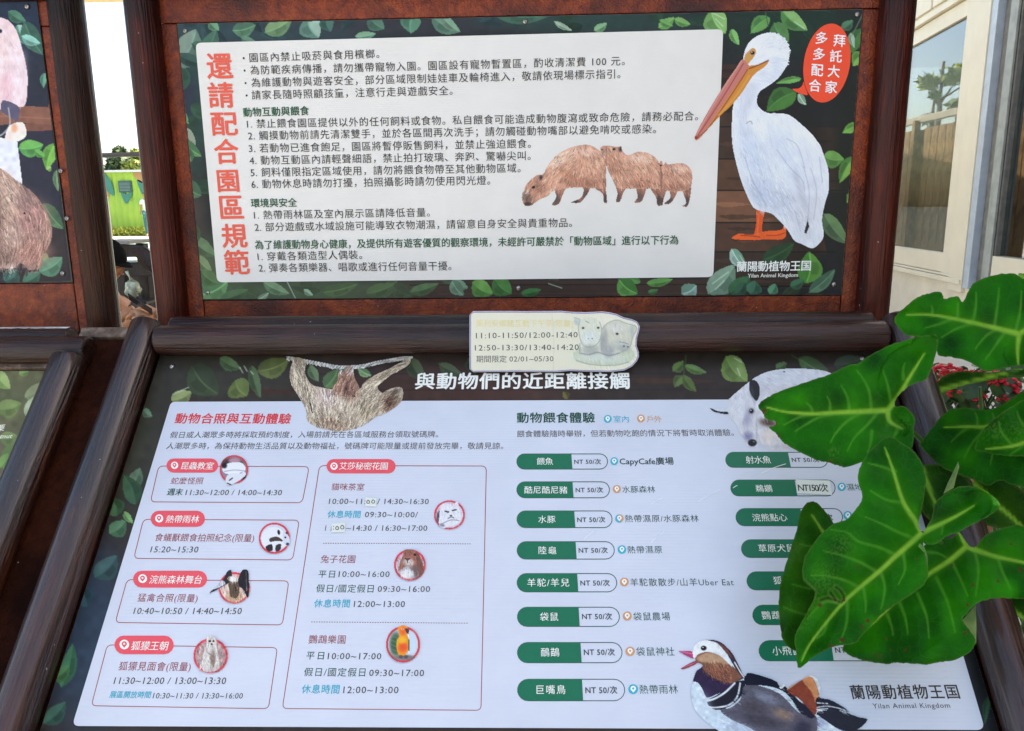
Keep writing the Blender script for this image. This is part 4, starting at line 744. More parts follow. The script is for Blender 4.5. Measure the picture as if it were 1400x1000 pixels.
pp([(765, 456), (850, 396), (905, 370), (940, 420), (962, 500), (950, 560), (932, 606), (890, 560), (830, 500)], (140, 62, 42)); pp([(860, 396), (908, 374), (945, 430), (958, 500), (940, 540), (915, 470)], (214, 140, 96), soft=1); A.line(k([(770, 452), (850, 396), (905, 370)]), 1.2, (226, 190, 160)); A.line(k([(905, 370), (945, 392), (966, 440), (965, 495)]), 2.4, (236, 240, 250))
pp([(945, 500), (1020, 512), (1100, 555), (1140, 588), (1060, 575), (980, 575), (945, 560)], (22, 24, 44)); pp([(945, 590), (1060, 575), (1190, 615), (1248, 632), (1190, 690), (1100, 700), (1000, 640)], (30, 30, 46))
for p in ([(948, 532), (1010, 536)], [(945, 560), (1000, 552), (1070, 562), (1130, 584)], [(945, 572), (1010, 566)]): A.line(k(p), 1.4, (226, 232, 246))
A.mottle(4, .05); A.fur(500, 6, [(970, 915, 70), (965, 910, 110), (985, 920, 50)], .25, region=k([(265, 290), (400, 290), (430, 400), (300, 400)])); A.fur(1200, 7, [(1050, 960, 20), (1150, 990, 25)], .1, region=k([(520, 430), (1240, 560), (1240, 740), (400, 740)]))
X, Y = rel(k, 270, 205); A.blob(X, Y, 4.2, 3.4, 0, (20, 14, 22), 1, 6); A.blob(X-1, Y-.8, .8, .7, 0, (240, 240, 250), 1, 4)
A.build(L, 'mandarin_duck_picture', pl, 'L', .0024)
# round thumbnails
RG = (214, 70, 88)
def thumb(cx, cy, r, bgc, fn, name, ry=None):
    ry = ry or r; A = Art(cx-r-12, cy-ry-9, cx+r+9, cy+ry+5, .62)
    A.put(((A.X-cx)**2/r**2+(A.Y-cy)**2/ry**2 < 1)*1., RG, False); A.blob(cx, cy, r*.87, ry*.87, 0, bgc, 1, 9)
    fn(A, cx, cy, r, ry); A.build(L, name, pl, 'L', .0028)
def f_snake(A, x, y, r, q):
    A.blob(x-2, y-9, r*.8, 7, 0, (60, 44, 50), .9, 3); A.blob(x+1, y-12, 9, 4, 0, (190, 150, 170), .9, 3)
    A.poly([(x-15, y-3), (x-5, y-9), (x+10, y-9), (x+16, y-1), (x+10, y+6), (x-4, y+7), (x-14, y+4)], (228, 232, 248)); A.line([(x-13, y+3), (x, y+1), (x+14, y+2)], 1.3, (150, 154, 186), .8)
    A.blob(x+12, y+9, 5, 5, 0, (26, 20, 26), 1, 3); A.poly([(x-10, y+10), (x-3, y+5), (x+8, y+6), (x+14, y+3), (x+16, y+8), (x+6, y+16), (x-6, y+22), (x-11, y+19)], (216, 222, 242), clip=False); A.line([(x-2, y+12), (x-6, y+15)], 1.6, (30, 26, 34)); A.line([(x-9, y+19), (x-4, y+21)], 1.6, (50, 40, 46)); A.blob(x-13, y-5, 4, 4, 0, (26, 22, 26), .9, 3)
def f_ant(A, x, y, r, q):
    A.poly([(x-16, y-6), (x-8, y-14), (x+6, y-14), (x+16, y-4), (x+19, y+6), (x+14, y+12), (x, y+15), (x-12, y+14), (x-17, y+4)], (224, 228, 244)); A.poly([(x-6, y), (x+4, y-2), (x+12, y+4), (x+2, y+4), (x-6, y+5)], (76, 62, 60)); A.poly([(x-12, y+12), (x-4, y+8), (x-2, y+16), (x-8, y+18)], (50, 44, 50)); A.poly([(x+2, y+10), (x+9, y+8), (x+8, y+16), (x+2, y+18)], (60, 52, 56))
    A.blob(x+6, y-8, 2, 3.6, -10, (26, 24, 32), 1, 5); A.blob(x+16, y-6, 1.7, 3.2, 30, (40, 36, 46), 1, 5); A.poly([(x+12, y-8), (x+20, y-2), (x+21, y+8), (x+16, y+10), (x+12, y+4)], (206, 212, 236), clip=False); A.blob(x+15, y-1, 1.4, 1.4, 0, (24, 20, 26), 1, 5); A.blob(x+18, y+8, 2.4, 2, 0, (60, 60, 96), 1, 4)
def f_eagle(A, x, y, r, q):
    A.blob(x, y+12, 12, 9, 0, (200, 160, 130), .8, 3)
    A.poly([(x-4, y-24), (x-10, y-22), (x-15, y-12), (x-30, y+3), (x-36, y+8), (x-24, y+3), (x-12, y-4), (x-4, y-10)], (48, 42, 48), clip=False); A.poly([(x-18, y-10), (x-30, y+2), (x-20, y-1), (x-12, y-6)], (190, 198, 220))
    A.poly([(x+11, y-24), (x+17, y-25), (x+20, y-18), (x+20, y+10), (x+17, y+12), (x+12, y+2), (x+4, y-4), (x+6, y-14)], (40, 36, 42), clip=False); A.line([(x+16, y-22), (x+17, y+4)], 1, (120, 112, 118), .7)
    A.poly([(x-7, y-8), (x+5, y-7), (x+7, y+6), (x+3, y+14), (x-5, y+12), (x-7, y+2)], (96, 78, 66)); A.blob(x-3, y-12, 6, 4, 10, (232, 232, 240), 1, 4); A.poly([(x-10, y-13), (x-6, y-14), (x-7, y-10)], (220, 180, 90)); A.fur(260, 5, [(x, y, 80)], .3)
def f_meer(A, x, y, r, q):
    A.mottle(3, .12); A.poly([(x-5, y-q-1), (x, y-q-4), (x+7, y-q), (x+8, y-16), (x+10, y-4), (x+12, y+12), (x+8, y+20), (x-8, y+22), (x-12, y+16), (x-16, y+24), (x-14, y+12), (x-10, y-2), (x-6, y-14)], (206, 200, 204), clip=False)
    A.blob(x+3, y+4, 4, 12, 0, (122, 96, 84), .8, 2); A.fur(400, 5, [(x, y, 85)], .2); A.blob(x-1, y-q+4, 2, 1.5, 0, (30, 22, 26), 1, 4); A.blob(x+4, y-q+4, 1.6, 1.4, 0, (30, 22, 26), 1, 4); A.blob(x+1.5, y-q+8, 1.6, 1.2, 0, (40, 30, 32), 1, 4); A.line([(x-4, y-4), (x+6, y+2)], 1.2, (110, 96, 96), .6)
def f_cat(A, x, y, r, q):
    A.blob(x-14, y+3, 4, 9, 0, (60, 56, 70), .9, 3); A.poly([(x-14, y+12), (x-13, y-6), (x-10, y-15), (x-3, y-15), (x+6, y-15), (x+11, y-19), (x+13, y-8), (x+16, y+4), (x+10, y+12), (x-4, y+17), (x-10, y+18)], (222, 224, 242), clip=False)
    A.fur(300, 5, [(x, y, 60), (x-10, y, 110)], .08); A.line([(x-6, y-5), (x-1, y-4)], 1.8, (50, 48, 64)); A.line([(x+4, y-6), (x+9, y-7)], 1.8, (50, 48, 64)); A.blob(x-2.5, y-3.6, 1.8, 1.2, 0, (90, 96, 130), .9, 3); A.blob(x+2, y+1, 1.8, 1.2, 0, (70, 60, 72), 1, 4); A.line([(x-2, y+5), (x+2, y+3), (x+6, y+4)], 1.1, (84, 76, 90)); A.line([(x-10, y+12), (x+2, y+7), (x+13, y+8)], 1.4, (140, 142, 170), .8); A.blob(x-10, y+14, 4, 2.4, 20, (130, 130, 156), .9, 3)
def f_rab(A, x, y, r, q):
    A.blob(x+8, y+4, 9, 16, 0, (96, 74, 74), .8, 2); A.poly([(x-9, y-14), (x-7, y-21), (x+4, y-21), (x+10, y-18), (x+12, y-8), (x+6, y+2), (x-6, y+2), (x-15, y+8), (x-14, y-4)], (152, 98, 88), clip=False); A.poly([(x+9, y-16), (x+15, y-10), (x+19, y+6), (x+14, y+14), (x+10, y+4)], (124, 84, 78))
    A.blob(x-2, y-4, 8, 6, 0, (196, 186, 190), .95, 3); A.blob(x-3, y+12, 9, 7, 0, (226, 226, 236), .95, 3); A.fur(500, 5, [(x, y, 80)], .18); A.line([(x-6, y-9), (x-3, y-7), (x, y-9)], 1.6, (50, 30, 34)); A.blob(x-3, y-8, 2.6, 1.5, 0, (90, 60, 66), 1, 4); A.blob(x+7, y-14, 2, 1.7, 0, (24, 18, 22), 1, 5); A.line([(x-3, y-6), (x-3, y-3)], 1, (70, 50, 54))
def f_par(A, x, y, r, q):
    A.blob(x-10, y, 9, 18, 0, (60, 92, 70), .95, 3); A.blob(x+13, y-2, 6, 16, 0, (196, 214, 242), .95, 3); A.line([(x+7, y-18), (x+8, y+12)], 1.2, (230, 236, 250)); A.blob(x+2, y+18, 16, 4, 0, (120, 112, 116), .95, 3)
    for i in range(5): A.line([(x-17, y-12+i*6), (x-7, y-8+i*6)], .8, (130, 150, 120), .7)
    A.poly([(x-7, y-22), (x-2, y-q-1), (x+4, y-q+0), (x+7, y-20), (x+6, y-12), (x+9, y-4), (x+7, y+8), (x+2, y+15), (x-6, y+14), (x-9, y+4), (x-8, y-6), (x-5, y-12)], (240, 150, 44), clip=False)
    A.blob(x, y+4, 7, 7, 0, (232, 84, 50), .9, 2); A.blob(x-1, y-6, 6, 5, 0, (246, 190, 60), .8, 2); A.blob(x, y-18, 5, 6, 0, (236, 96, 50), .8, 2); A.line([(x+8, y-6), (x+8, y+8)], 1.8, (60, 96, 70)); A.line([(x-8, y-6), (x-8, y+2)], 1.2, (190, 190, 60)); A.poly([(x+3, y-22), (x+8, y-20), (x+7, y-14), (x+4, y-17)], (70, 62, 66), clip=False); A.blob(x-1, y-21, 1.4, 1.4, 0, (240, 240, 240), 1, 5); A.blob(x-1, y-21, .8, .8, 0, (20, 20, 24), 1, 5); A.blob(x-3, y+17, 3, 2.6, 0, (84, 78, 86), .9, 3); A.blob(x+4, y+17, 3, 2.6, 0, (84, 78, 86), .9, 3)
for cx, cy, r, bgc, fn, nm, ry in ((320.4, 642.8, 19.6, (150, 130, 150), f_snake, 'snake_picture', None), (375.7, 736.8, 21.4, (206, 212, 236), f_ant, 'anteater_head_picture', None), (321, 804.6, 21.6, (218, 190, 186), f_eagle, 'eagle_picture', None), (288.7, 897.4, 23.6, (170, 146, 150), f_meer, 'meerkat_picture', 24),
                             (614.7, 705, 21.2, (206, 210, 234), f_cat, 'cat_picture', 20), (560.7, 773.4, 21.8, (186, 190, 206), f_rab, 'rabbit_picture', 21.6), (551.4, 881.8, 23.4, (196, 206, 226), f_par, 'parrot_picture', 25)): thumb(cx, cy, r, bgc, fn, nm, ry)

# ------------------------------------------------------------------ the left board's print
def uvbox(P_, name, x0, y0, x1, y1, parent): pass
p2 = pbox(U, 'upper_panel', -1.795-.7455, U.uv(75, 200)[0]+.001, U.uv(40, 387)[1], .6118+.06, -.0035, 0, M_PLATE, S2, 0)
A = Art(-40, -40, 100, 392, 1.0, (38, 42, 56))
xr = lambda y: 51+(y)*.121
A.blob(20, 20, 60, 60, 0, (30, 44, 66), .9, 2); A.blob(70, 200, 60, 60, 0, (44, 42, 60), .9, 2); A.blob(60, 350, 80, 60, 0, (52, 44, 48), .9, 2)
A.poly([(14, 170), (60, 168), (68, 140), (80, 160), (84, 178), (40, 180), (14, 176)], (120, 78, 66), sm=False); A.poly([(-40, 140), (30, 145), (80, 150), (90, 172), (30, 168), (-40, 175)], (132, 88, 74)); A.line([(-40, 158), (20, 160), (80, 163)], 2, (160, 110, 90), .6)
for x0, y0, x1, y1, wd, c, hi in [(24, 34, 40, 62, 20, (84, 130, 118), (150, 190, 180)), (12, 16, 36, 30, 16, (60, 100, 84), None), (34, 30, 60, 76, 26, (64, 104, 88), (54, 90, 78)), (30, 50, 56, 60, 14, (110, 160, 150), None), (26, 203, 60, 198, 24, (84, 150, 84), (104, 172, 90)), (76, 196, 64, 232, 20, (96, 156, 74), (120, 180, 84)), (62, 100, 60, 120, 10, (80, 130, 110), None), (48, 205, 62, 215, 10, (80, 140, 70), None),
                               (60, 278, 88, 314, 22, (84, 120, 88), (66, 100, 74)), (78, 232, 80, 262, 10, (90, 120, 90), None), (56, 346, 66, 362, 18, (96, 146, 96), (120, 168, 110)), (54, 372, 86, 352, 26, (84, 128, 104), (104, 146, 120)), (6, 384, 26, 370, 26, (50, 84, 78), None), (32, 386, 56, 372, 20, (58, 96, 80), None), (64, 232, 70, 228, 8, (120, 160, 90), None), (-30, 384, -8, 372, 24, (60, 96, 80), None)]:
    leafart(A, x0, y0, x1, y1, wd, c, hi, tuple(min(255, q*1.3) for q in c))
A.poly([(-40, 178), (24, 194), (31, 252), (-40, 240)], (222, 226, 240), sm=False)
A.poly([(-40, 30), (-12, 22), (0, 24), (14, 30), (24, 45), (31, 68), (37, 95), (38, 118), (34, 145), (18, 144), (8, 140), (0, 150), (-40, 150)], (232, 206, 214)); A.blob(22, 110, 14, 40, 10, (238, 216, 226), .8, 2); A.blob(10, 120, 10, 26, 0, (226, 180, 192), .6, 2); A.blob(6, 70, 8, 20, 0, (238, 214, 216), .6, 2)
A.fur(500, 10, [(20, 80, 75), (25, 130, 95)], .05, region=[(-20, 30), (20, 45), (37, 110), (30, 144), (-20, 144)])
A.blob(1, 43, 2.6, 3, 0, (20, 26, 60), 1, 5); A.poly([(4, 138), (20, 142), (27, 150), (24, 166), (14, 160), (2, 152)], (88, 84, 110)); A.line([(12, 148), (14, 170), (6, 182), (0, 186)], 1.8, (170, 168, 178)); A.poly([(14, 172), (32, 168), (36, 186), (22, 194), (8, 190)], (240, 226, 222)); A.blob(20, 176, 5, 6, 0, (224, 150, 110), .8, 2)
A.poly([(-40, 222), (-10, 226), (4, 232), (22, 246), (44, 262), (60, 283), (70, 306), (71, 326), (64, 342), (58, 352), (56, 366), (40, 369), (30, 360), (16, 368), (0, 366), (-40, 366)], (160, 128, 118))
for x, y, rx, ry, a, c, s in ((10, 262, 16, 30, -10, (206, 178, 164), .8), (14, 290, 14, 16, 0, (190, 160, 146), .7), (44, 300, 24, 30, 30, (168, 126, 122), .8), (48, 345, 26, 18, 0, (184, 132, 120), .7), (16, 320, 16, 20, 0, (186, 160, 150), .7), (-6, 300, 8, 60, 0, (96, 74, 70), .7), (4, 350, 14, 10, 0, (110, 88, 80), .6), (14, 364, 12, 4, 0, (216, 186, 176), .8), (34, 270, 14, 16, 30, (120, 96, 100), .5)): A.blob(x, y, rx, ry, a, c, s, 1.6)
A.fur(2200, 9, [(10, 260, 60), (40, 280, 60), (60, 320, 95), (40, 350, 120), (10, 320, 70)], .2, region=[(-30, 226), (10, 236), (44, 262), (70, 310), (58, 352), (50, 368), (-30, 366)], wob=10); A.line([(0, 276), (8, 268), (18, 266)], 1, (110, 84, 76), .7)
A.blob(34, 292, 1.6, 1.6, 0, (24, 16, 18), 1, 5)
A.mottle(6, .04)
m = (A.X < 51+A.Y*.1195) & (A.Y < 387.5-A.X*.03); A.a *= m
A.build(U, 'animal_print', p2, 'U', .0012)
# the plate itself ends where the print ends
for x, y in ((38, 9.5), (84, 234), (86.5, 374), (93, 299)): screw(U, x, y, p2, .003 if x < 92 else .004)
pl2 = pbox(L, 'lower_panel', -1.795-.745, -.93, -.80, -.029, -.0035, 0, M_PLATE, S2, 0)
A = Art(-60, 500, 110, 720, 1.1, (92, 94, 66))
A.blob(10, 650, 60, 60, 0, (108, 96, 84), .9, 2); A.blob(20, 540, 50, 14, 0, (74, 80, 56), .8, 2)
for x0, y0, x1, y1, wd, c, hi in [(-6, 508, 14, 532, 22, (130, 170, 90), (160, 190, 120)), (26, 512, 40, 506, 10, (110, 140, 80), None), (34, 544, 74, 522, 24, (120, 134, 96), (150, 160, 124)), (34, 568, 70, 536, 30, (150, 170, 130), (190, 206, 176)), (42, 574, 62, 562, 14, (200, 214, 190), None), (0, 600, 24, 596, 20, (104, 130, 76), None), (-4, 560, 30, 552, 26, (96, 120, 66), None), (4, 628, 30, 606, 26, (110, 146, 84), (96, 130, 74)), (0, 640, 12, 620, 20, (96, 140, 70), None), (26, 660, 40, 630, 18, (120, 124, 92), None)]:
    leafart(A, x0, y0, x1, y1, wd, c, hi, tuple(min(255, q*1.2) for q in c))
A.c = A.c*.72+np.array((128, 124, 104))*.28; A.mottle(8, .05); A.clip(L, -3, -.931, -.8, -.0295)  # pale veil: glare on the board is mixed into the print colours
A.build(L, 'leaf_print', pl2, 'L', .0006)
text(L, 'estnut', -9, 600.5, 16, 599.5, 6, (240, 240, 236), pl2, bold=.02, lat=True, slant=.15)
text(L, '栗', -5, 591, 5.5, 590, 9.5, (240, 240, 236), pl2, bold=.01)
screw(L, 69.5, 514.5, pl2, .003, .006)
wb = pbox(L, 'worn_batten', -1.795-.74, -.925, -.0275, .02, -.004, .008, M_WORN, S2, .003)

# ------------------------------------------------------------------ small plaque hung on the front rail
Q = Plane((0, -.2335, 0), (1, 0, 0), (0, 0, 1), (0, -1, 0))
SP = empty('schedule_plaque', Q.px(755, 508), 'small pale yellow plaque with two piglets and showtimes, fixed over the log rail', 'plaque')
k = crop(620, 400, 4.762)
ol = k([(128, 122), (300, 121), (480, 122), (640, 121), (700, 120), (780, 127), (860, 129), (960, 124), (1010, 128), (1060, 140), (1110, 163), (1160, 174), (1195, 190), (1211, 220), (1205, 255), (1194, 290), (1190, 345), (1204, 385), (1205, 415), (1192, 445), (1160, 480), (1110, 505), (1020, 515), (860, 512), (760, 508), (660, 516), (400, 514), (130, 516), (106, 496), (105, 300), (106, 145)])
def prism(pl_, pts, h0, h1, name, mat, parent):
    n = len(pts); V = [pl_.px(x, y, h0) for x, y in pts]+[pl_.px(x, y, h1) for x, y in pts]
    Fc = [tuple(range(n, 2*n))[::-1], tuple(range(n))]+[((i+1) % n, i, i+n, (i+1) % n+n) for i in range(n)]
    bm = bmesh.new(); vs = [bm.verts.new(v) for v in V]; [bm.faces.new([vs[i] for i in f]) for f in Fc]; bmesh.ops.recalc_face_normals(bm, faces=bm.faces[:]); bm.verts.index_update()
    o = mk(name, [v.co[:] for v in bm.verts], [[v.index for v in f.verts] for f in bm.faces], mat, parent); bm.free(); return o
prism(Q, ol, 0, .0045, 'plaque_plate', pmat((214, 214, 222), 'S'), SP)
def inset(pts, d):
    p = np.array(pts, float); n = len(p); o = []
    s = np.sign(sum(p[i][0]*p[(i+1) % n][1]-p[(i+1) % n][0]*p[i][1] for i in range(n)))
    for i in range(n):
        t = p[(i+1) % n]-p[i-1]; t /= np.linalg.norm(t)+1e-9; o.append(p[i]+s*np.array([-t[1], t[0]])*d)
    return o
pxline(Q, inset(ol, 1.1), .9, .0048, 'edge_line', pmat((120, 118, 130), 'S'), SP)
A = Art(640, 422, 876, 512, .8); m_ = A.mask(inset(ol, 2.0)); A.c[:] = (238, 238, 206); A.a = m_
A.blob(840, 450, 40, 60, 0, (244, 244, 214), .6, 2)
cc = lambda x, y: rel(k, x, y)
A.poly(k([(775, 400), (810, 360), (900, 380), (1020, 400), (1100, 360), (1170, 380), (1172, 420), (1120, 460), (980, 474), (850, 462), (795, 440)]), (208, 220, 184)); A.blob(*cc(970, 425), 40, 6, 2, (222, 232, 216), .7, 2)
A.poly(k([(965, 240), (1000, 200), (1060, 180), (1120, 200), (1190, 225), (1165, 290), (1150, 350), (1090, 390), (1010, 410), (960, 380)]), (218, 220, 192)); A.poly(k([(785, 160), (820, 175), (900, 160), (950, 190), (968, 240), (960, 320), (940, 380), (900, 400), (830, 400), (822, 300), (812, 220), (790, 205)]), (226, 232, 202))
for x, y, rx, ry, c, s in ((885, 290, 12, 9, (226, 238, 226), .8), (890, 370, 14, 7, (170, 176, 166), .7), (1010, 380, 8, 10, (160, 168, 166), .7), (1080, 340, 12, 8, (190, 200, 186), .6), (1060, 230, 12, 6, (226, 230, 216), .7), (1110, 360, 10, 5, (168, 176, 170), .6), (965, 330, 3, 14, (150, 156, 156), .6), (800, 190, 4, 5, (176, 196, 190), .6), (1160, 250, 3, 10, (176, 190, 180), .6)): A.blob(*cc(x, y), rx, ry, 0, c, s, 2)
A.fur(500, 5, [(800, 450, 80), (850, 460, 60)], .06, region=k([(790, 160), (1190, 200), (1160, 460), (800, 450)]))
A.line(k([(785, 162), (822, 176), (812, 222), (824, 300), (850, 345), (900, 352), (945, 320), (965, 250), (950, 190)]), 1.1, (150, 164, 158), .7); A.line(k([(965, 240), (1000, 200), (1060, 178), (1120, 198), (1190, 226), (1165, 290), (1146, 352), (1090, 388)]), 1.1, (150, 160, 152), .7)
A.line(k([(830, 395), (880, 402), (940, 388), (1010, 408), (1080, 392)]), 2.2, (140, 146, 146), .6); A.blob(*cc(985, 300), 4, 16, 0, (158, 164, 160), .6, 2)
for x, y, r, c in ((843, 230, 2, (76, 70, 74)), (941, 228, 2, (76, 70, 74)), (1064, 268, 2.1, (50, 44, 50)), (878, 299, 1, (120, 104, 104)), (902, 298, 1, (120, 104, 104)), (1108, 348, 1.3, (60, 54, 58)), (1134, 352, 1.2, (60, 54, 58))): A.blob(*cc(x, y), r, r*.8, 0, c, 1, 4)
A.line(k([(860, 185), (880, 195)]), 1, (110, 130, 140), .8); A.line(k([(1080, 320), (1110, 325), (1140, 335)]), 1, (130, 136, 136), .8); A.line(k([(820, 395), (822, 330)]), 1.2, (130, 140, 140), .6); A.line(k([(640, 130), (652, 300), (650, 510)]), .9, (222, 224, 196)); A.line(k([(800, 440), (900, 468), (1050, 472), (1140, 450)]), 1.2, (150, 166, 150), .7)
A.build(Q, 'piglet_picture', SP, 'S', .0047)
text(Q, '茱利安娜豬互動下午茶(限量)', 651, 446.6, 783, 446.6, 9.6, (238, 226, 150), SP, .008, key='S', lift=.0050)
for s, a, b, c, d, h in (('11:10-11:50/12:00-12:40', 651, 462.4, 789.5, 461, 7.9), ('12:50-13:30/13:40-14:20', 649.6, 479, 791.2, 478, 7.9)): text(Q, s, a, b, c, d, h, (74, 72, 76), SP, .008, lat=True, key='S', lift=.0050)
text(Q, '期間限定', 651.5, 495, 692.8, 495, 9.2, (84, 82, 84), SP, .004, key='S', lift=.0050); text(Q, '02/01~05/30', 696.6, 494, 756.6, 493.6, 7.4, (84, 82, 84), SP, .004, lat=True, key='S', lift=.0050)
# ------------------------------------------------------------------ elephant ear plant beside the board
from mathutils.geometry import delaunay_2d_cdt
M_LEAF, t_, b_ = newmat('elephant_ear_leaf', rough=.48, spec=.10)
at_ = N(t_, 'Attribute', attribute_name='col'); n1 = noise(t_, 9, detail=4); n2 = noise(t_, 60, detail=3)
v2_ = N(t_, 'TexVoronoi', feature='DISTANCE_TO_EDGE'); v2_.inputs['Scale'].default_value = 70; t_.links.new(N(t_, 'TexCoord').outputs['Object'], v2_.inputs['Vector'])
c_ = mixc(t_, ramp(t_, v2_.outputs['Distance'], [(.0, (.2, .2, .2)), (.04, (0, 0, 0))]), at_.outputs['Color'], (.035, .26, .012)); c_ = mixc(t_, 1.0, c_, ramp(t_, n1, [(.3, (.72, .82, .7)), (.7, (1.15, 1.05, 1))]), 'MULTIPLY'); c_ = mixc(t_, 1.0, c_, ramp(t_, n2, [(.35, (.86, .9, .86)), (.7, (1.08, 1.05, 1.0))]), 'MULTIPLY')
t_.links.new(c_, b_.inputs['Base Color']); vo_ = N(t_, 'TexVoronoi'); vo_.inputs['Scale'].default_value = 95; t_.links.new(N(t_, 'TexCoord').outputs['Object'], vo_.inputs['Vector']); ad_ = N(t_, 'Math', operation='ADD'); t_.links.new(vo_.outputs['Distance'], ad_.inputs[0]); t_.links.new(n2, ad_.inputs[1]); bump(t_, b_, ad_.outputs[0], .0012, .5)
tr = N(t_, 'BsdfTranslucent'); t_.links.new(c_, tr.inputs[0]); ms = N(t_, 'MixShader'); ms.inputs[0].default_value = .3
t_.links.new(b_.outputs[0], ms.inputs[1]); t_.links.new(tr.outputs[0], ms.inputs[2]); t_.links.new(ms.outputs[0], t_.nodes['Material Output'].inputs[0])
M_STALK = flat('leaf_stalk', (.04, .11, .012), .4, .25, 12)
def segd(X, Y, P_):
    d = np.full(X.shape, 1e9); s = np.zeros(X.shape); tot = 0
    for (xa, ya), (xb, yb) in zip(P_[:-1], P_[1:]):
        l = math.hypot(xb-xa, yb-ya)+1e-9; t = np.clip(((X-xa)*(xb-xa)+(Y-ya)*(yb-ya))/l**2, 0, 1); q = np.hypot(X-xa-t*(xb-xa), Y-ya-t*(yb-ya))
        m = q < d; d[m] = q[m]; s[m] = tot+t[m]*l; tot += l
    return d, s/tot
def bigleaf(parent, outline, dep, ribs, veins, col=(.0045, .12, .001), spots=(), curl=.0, step=1.9, seed=0, dark=1, hole=None, label=None, blotch=(), cracks=()):
    ol = smoothp(outline, 6); rs = np.random.RandomState(seed)
    ol = ol+rs.normal(0, .35, ol.shape)
    x0, y0 = ol.min(0); x1, y1 = ol.max(0); gx, gy = np.meshgrid(np.arange(x0, x1, step), np.arange(y0, y1, step)); gx = gx+(np.arange(gx.shape[0]) % 2)[:, None]*step/2
    ins = np.zeros(gx.shape, bool)
    n = len(ol)
    for i in range(n):
        (xa, ya), (xb, yb) = ol[i], ol[(i+1) % n]
        if ya == yb: continue
        ins ^= ((ya > gy) != (yb > gy)) & (gx < (xb-xa)*(gy-ya)/(yb-ya)+xa)
    dd, _ = segd(gx, gy, [tuple(p) for p in ol]+[tuple(ol[0])]); keep = ins & (dd > step*.6)
    pts = [Vector(p) for p in ol]+[Vector((a, b)) for a, b in zip(gx[keep], gy[keep])]
    vo, _, fo, _, _, _ = delaunay_2d_cdt(pts, [(i, (i+1) % n) for i in range(n)], [], 1, 1e-4)
    P_ = np.array([v[:] for v in vo]); X, Y = P_[:, 0], P_[:, 1]
    edge, _ = segd(X, Y, [tuple(p) for p in ol]+[tuple(ol[0])])
    ribs = [smoothp(r, 5, False) for r in ribs]; veins = [smoothp(v, 4, False) for v in veins]
    dr = np.full(X.shape, 1e9); wr = np.ones(X.shape); sr = np.zeros(X.shape)
    for r in ribs:
        d, s = segd(X, Y, r); w_ = 2.7*(1-s)**.8+.8; q = d/w_; m = q < dr; dr[m] = q[m]
        sr = np.where(m, d, sr)
    dv = np.full(X.shape, 1e9); dm = np.full(X.shape, 1e9)
    for v in veins:
        d, s = segd(X, Y, v); q = d/(1.5*(1-s)+.75); dv = np.minimum(dv, q); dm = np.minimum(dm, d)
    dm = np.minimum(dm, sr+2)
    (ax, ay, ad), (bx, by, bd), (cx, cy, cd) = dep; Mx = np.linalg.inv(np.array([[ax, ay, 1], [bx, by, 1], [cx, cy, 1]])) @ np.array([ad, bd, cd])
    z = Mx[0]*X+Mx[1]*Y+Mx[2]
    z += -.020*np.tanh(sr/40)*1.0*(1 if True else 0)                      # halves lift a little from the rib
    z += -.0038*(1-np.exp(-(dm/16)**1.5))                                     # quilted between the veins
    z += .004*np.sin(X*.028+seed)*np.sin(Y*.03+seed*2)+.005*np.exp(-edge/10)*(.5+.8*np.sin((X+Y)*.07+seed*3)+curl)
    V = CAM+(RT*((X-700)/F)[:, None]-UP*((Y-500)/F)[:, None]+fw)*z[:, None]
    base = np.array(col); C = np.tile(base, (len(X), 1))
    g = np.exp(-dr**4*.6)[:, None]; g2 = np.exp(-dv**3*.7)[:, None]*.6; g3 = np.exp(-(dr/3.2)**2)[:, None]*.25
    gr = rs.normal(0, 1, (40, 40)); gi = (X/26).astype(int) % 38; gj = (Y/26).astype(int) % 38; tx_ = (X/26) % 1; ty_ = (Y/26) % 1; tx_ = tx_*tx_*(3-2*tx_); ty_ = ty_*ty_*(3-2*ty_)
    vn = (gr[gj, gi]*(1-tx_)+gr[gj, gi+1]*tx_)*(1-ty_)+(gr[gj+1, gi]*(1-tx_)+gr[gj+1, gi+1]*tx_)*ty_
    mott = (1.16+.30*vn)[:, None]*np.array((1.0, 1, 1))+np.clip(vn, 0, 2)[:, None]*np.array((.9, .10, .1))
    C = C*mott*(.78+.22*np.exp(-(dm/14))[:, None]*1.3)
    C = C+(np.array((.10, .34, .035))-C)*np.maximum(g3, 0)*.8; C = C+(np.array((.09, .34, .03))-C)*g2; C = C+(np.array((.24, .50, .05))-C)*g
    e = np.exp(-(edge/1.1)**2)[:, None]; C = C+(np.array((.16, .22, .06))-C)*e*.35
    for sx, sy, r in spots:
        m = np.exp(-(((X-sx)**2+(Y-sy)**2*1.3)/r**2)**2)[:, None]; C = C+(np.array((.10, .035, .012))-C)*m
    for cr_ in cracks:
        dc, _ = segd(X, Y, cr_); C = C+(np.array((.012, .010, .006))-C)*(np.exp(-(dc/1.0)**2)*.85)[:, None]; C = C+(np.array((.30, .36, .12))-C)*(np.exp(-((dc-3)/1.1)**2)*.2)[:, None]
    for sx, sy, r in blotch:
        m = np.exp(-((X-sx)**2+(Y-sy)**2)/r**2)[:, None]*(rs.rand(len(X), 1) > .62); C = C+(np.array((.14, .30, .05))-C)*m*.28
    Fc = [f[::-1] for f in fo]
    o = mk('leaf', V, np.array(Fc), M_LEAF, parent, True, colors=np.clip(C*dark, .002, .9))
    if label: o['label'] = label
    return o
PL = empty('elephant_ear_plant', (1.22, -.30, 0), 'big-leaved elephant ear plant in a dark pot leaning over the price list', 'plant')
a4 = crop(1030, 350, 3.3333); a5 = crop(1030, 600, 3.125)
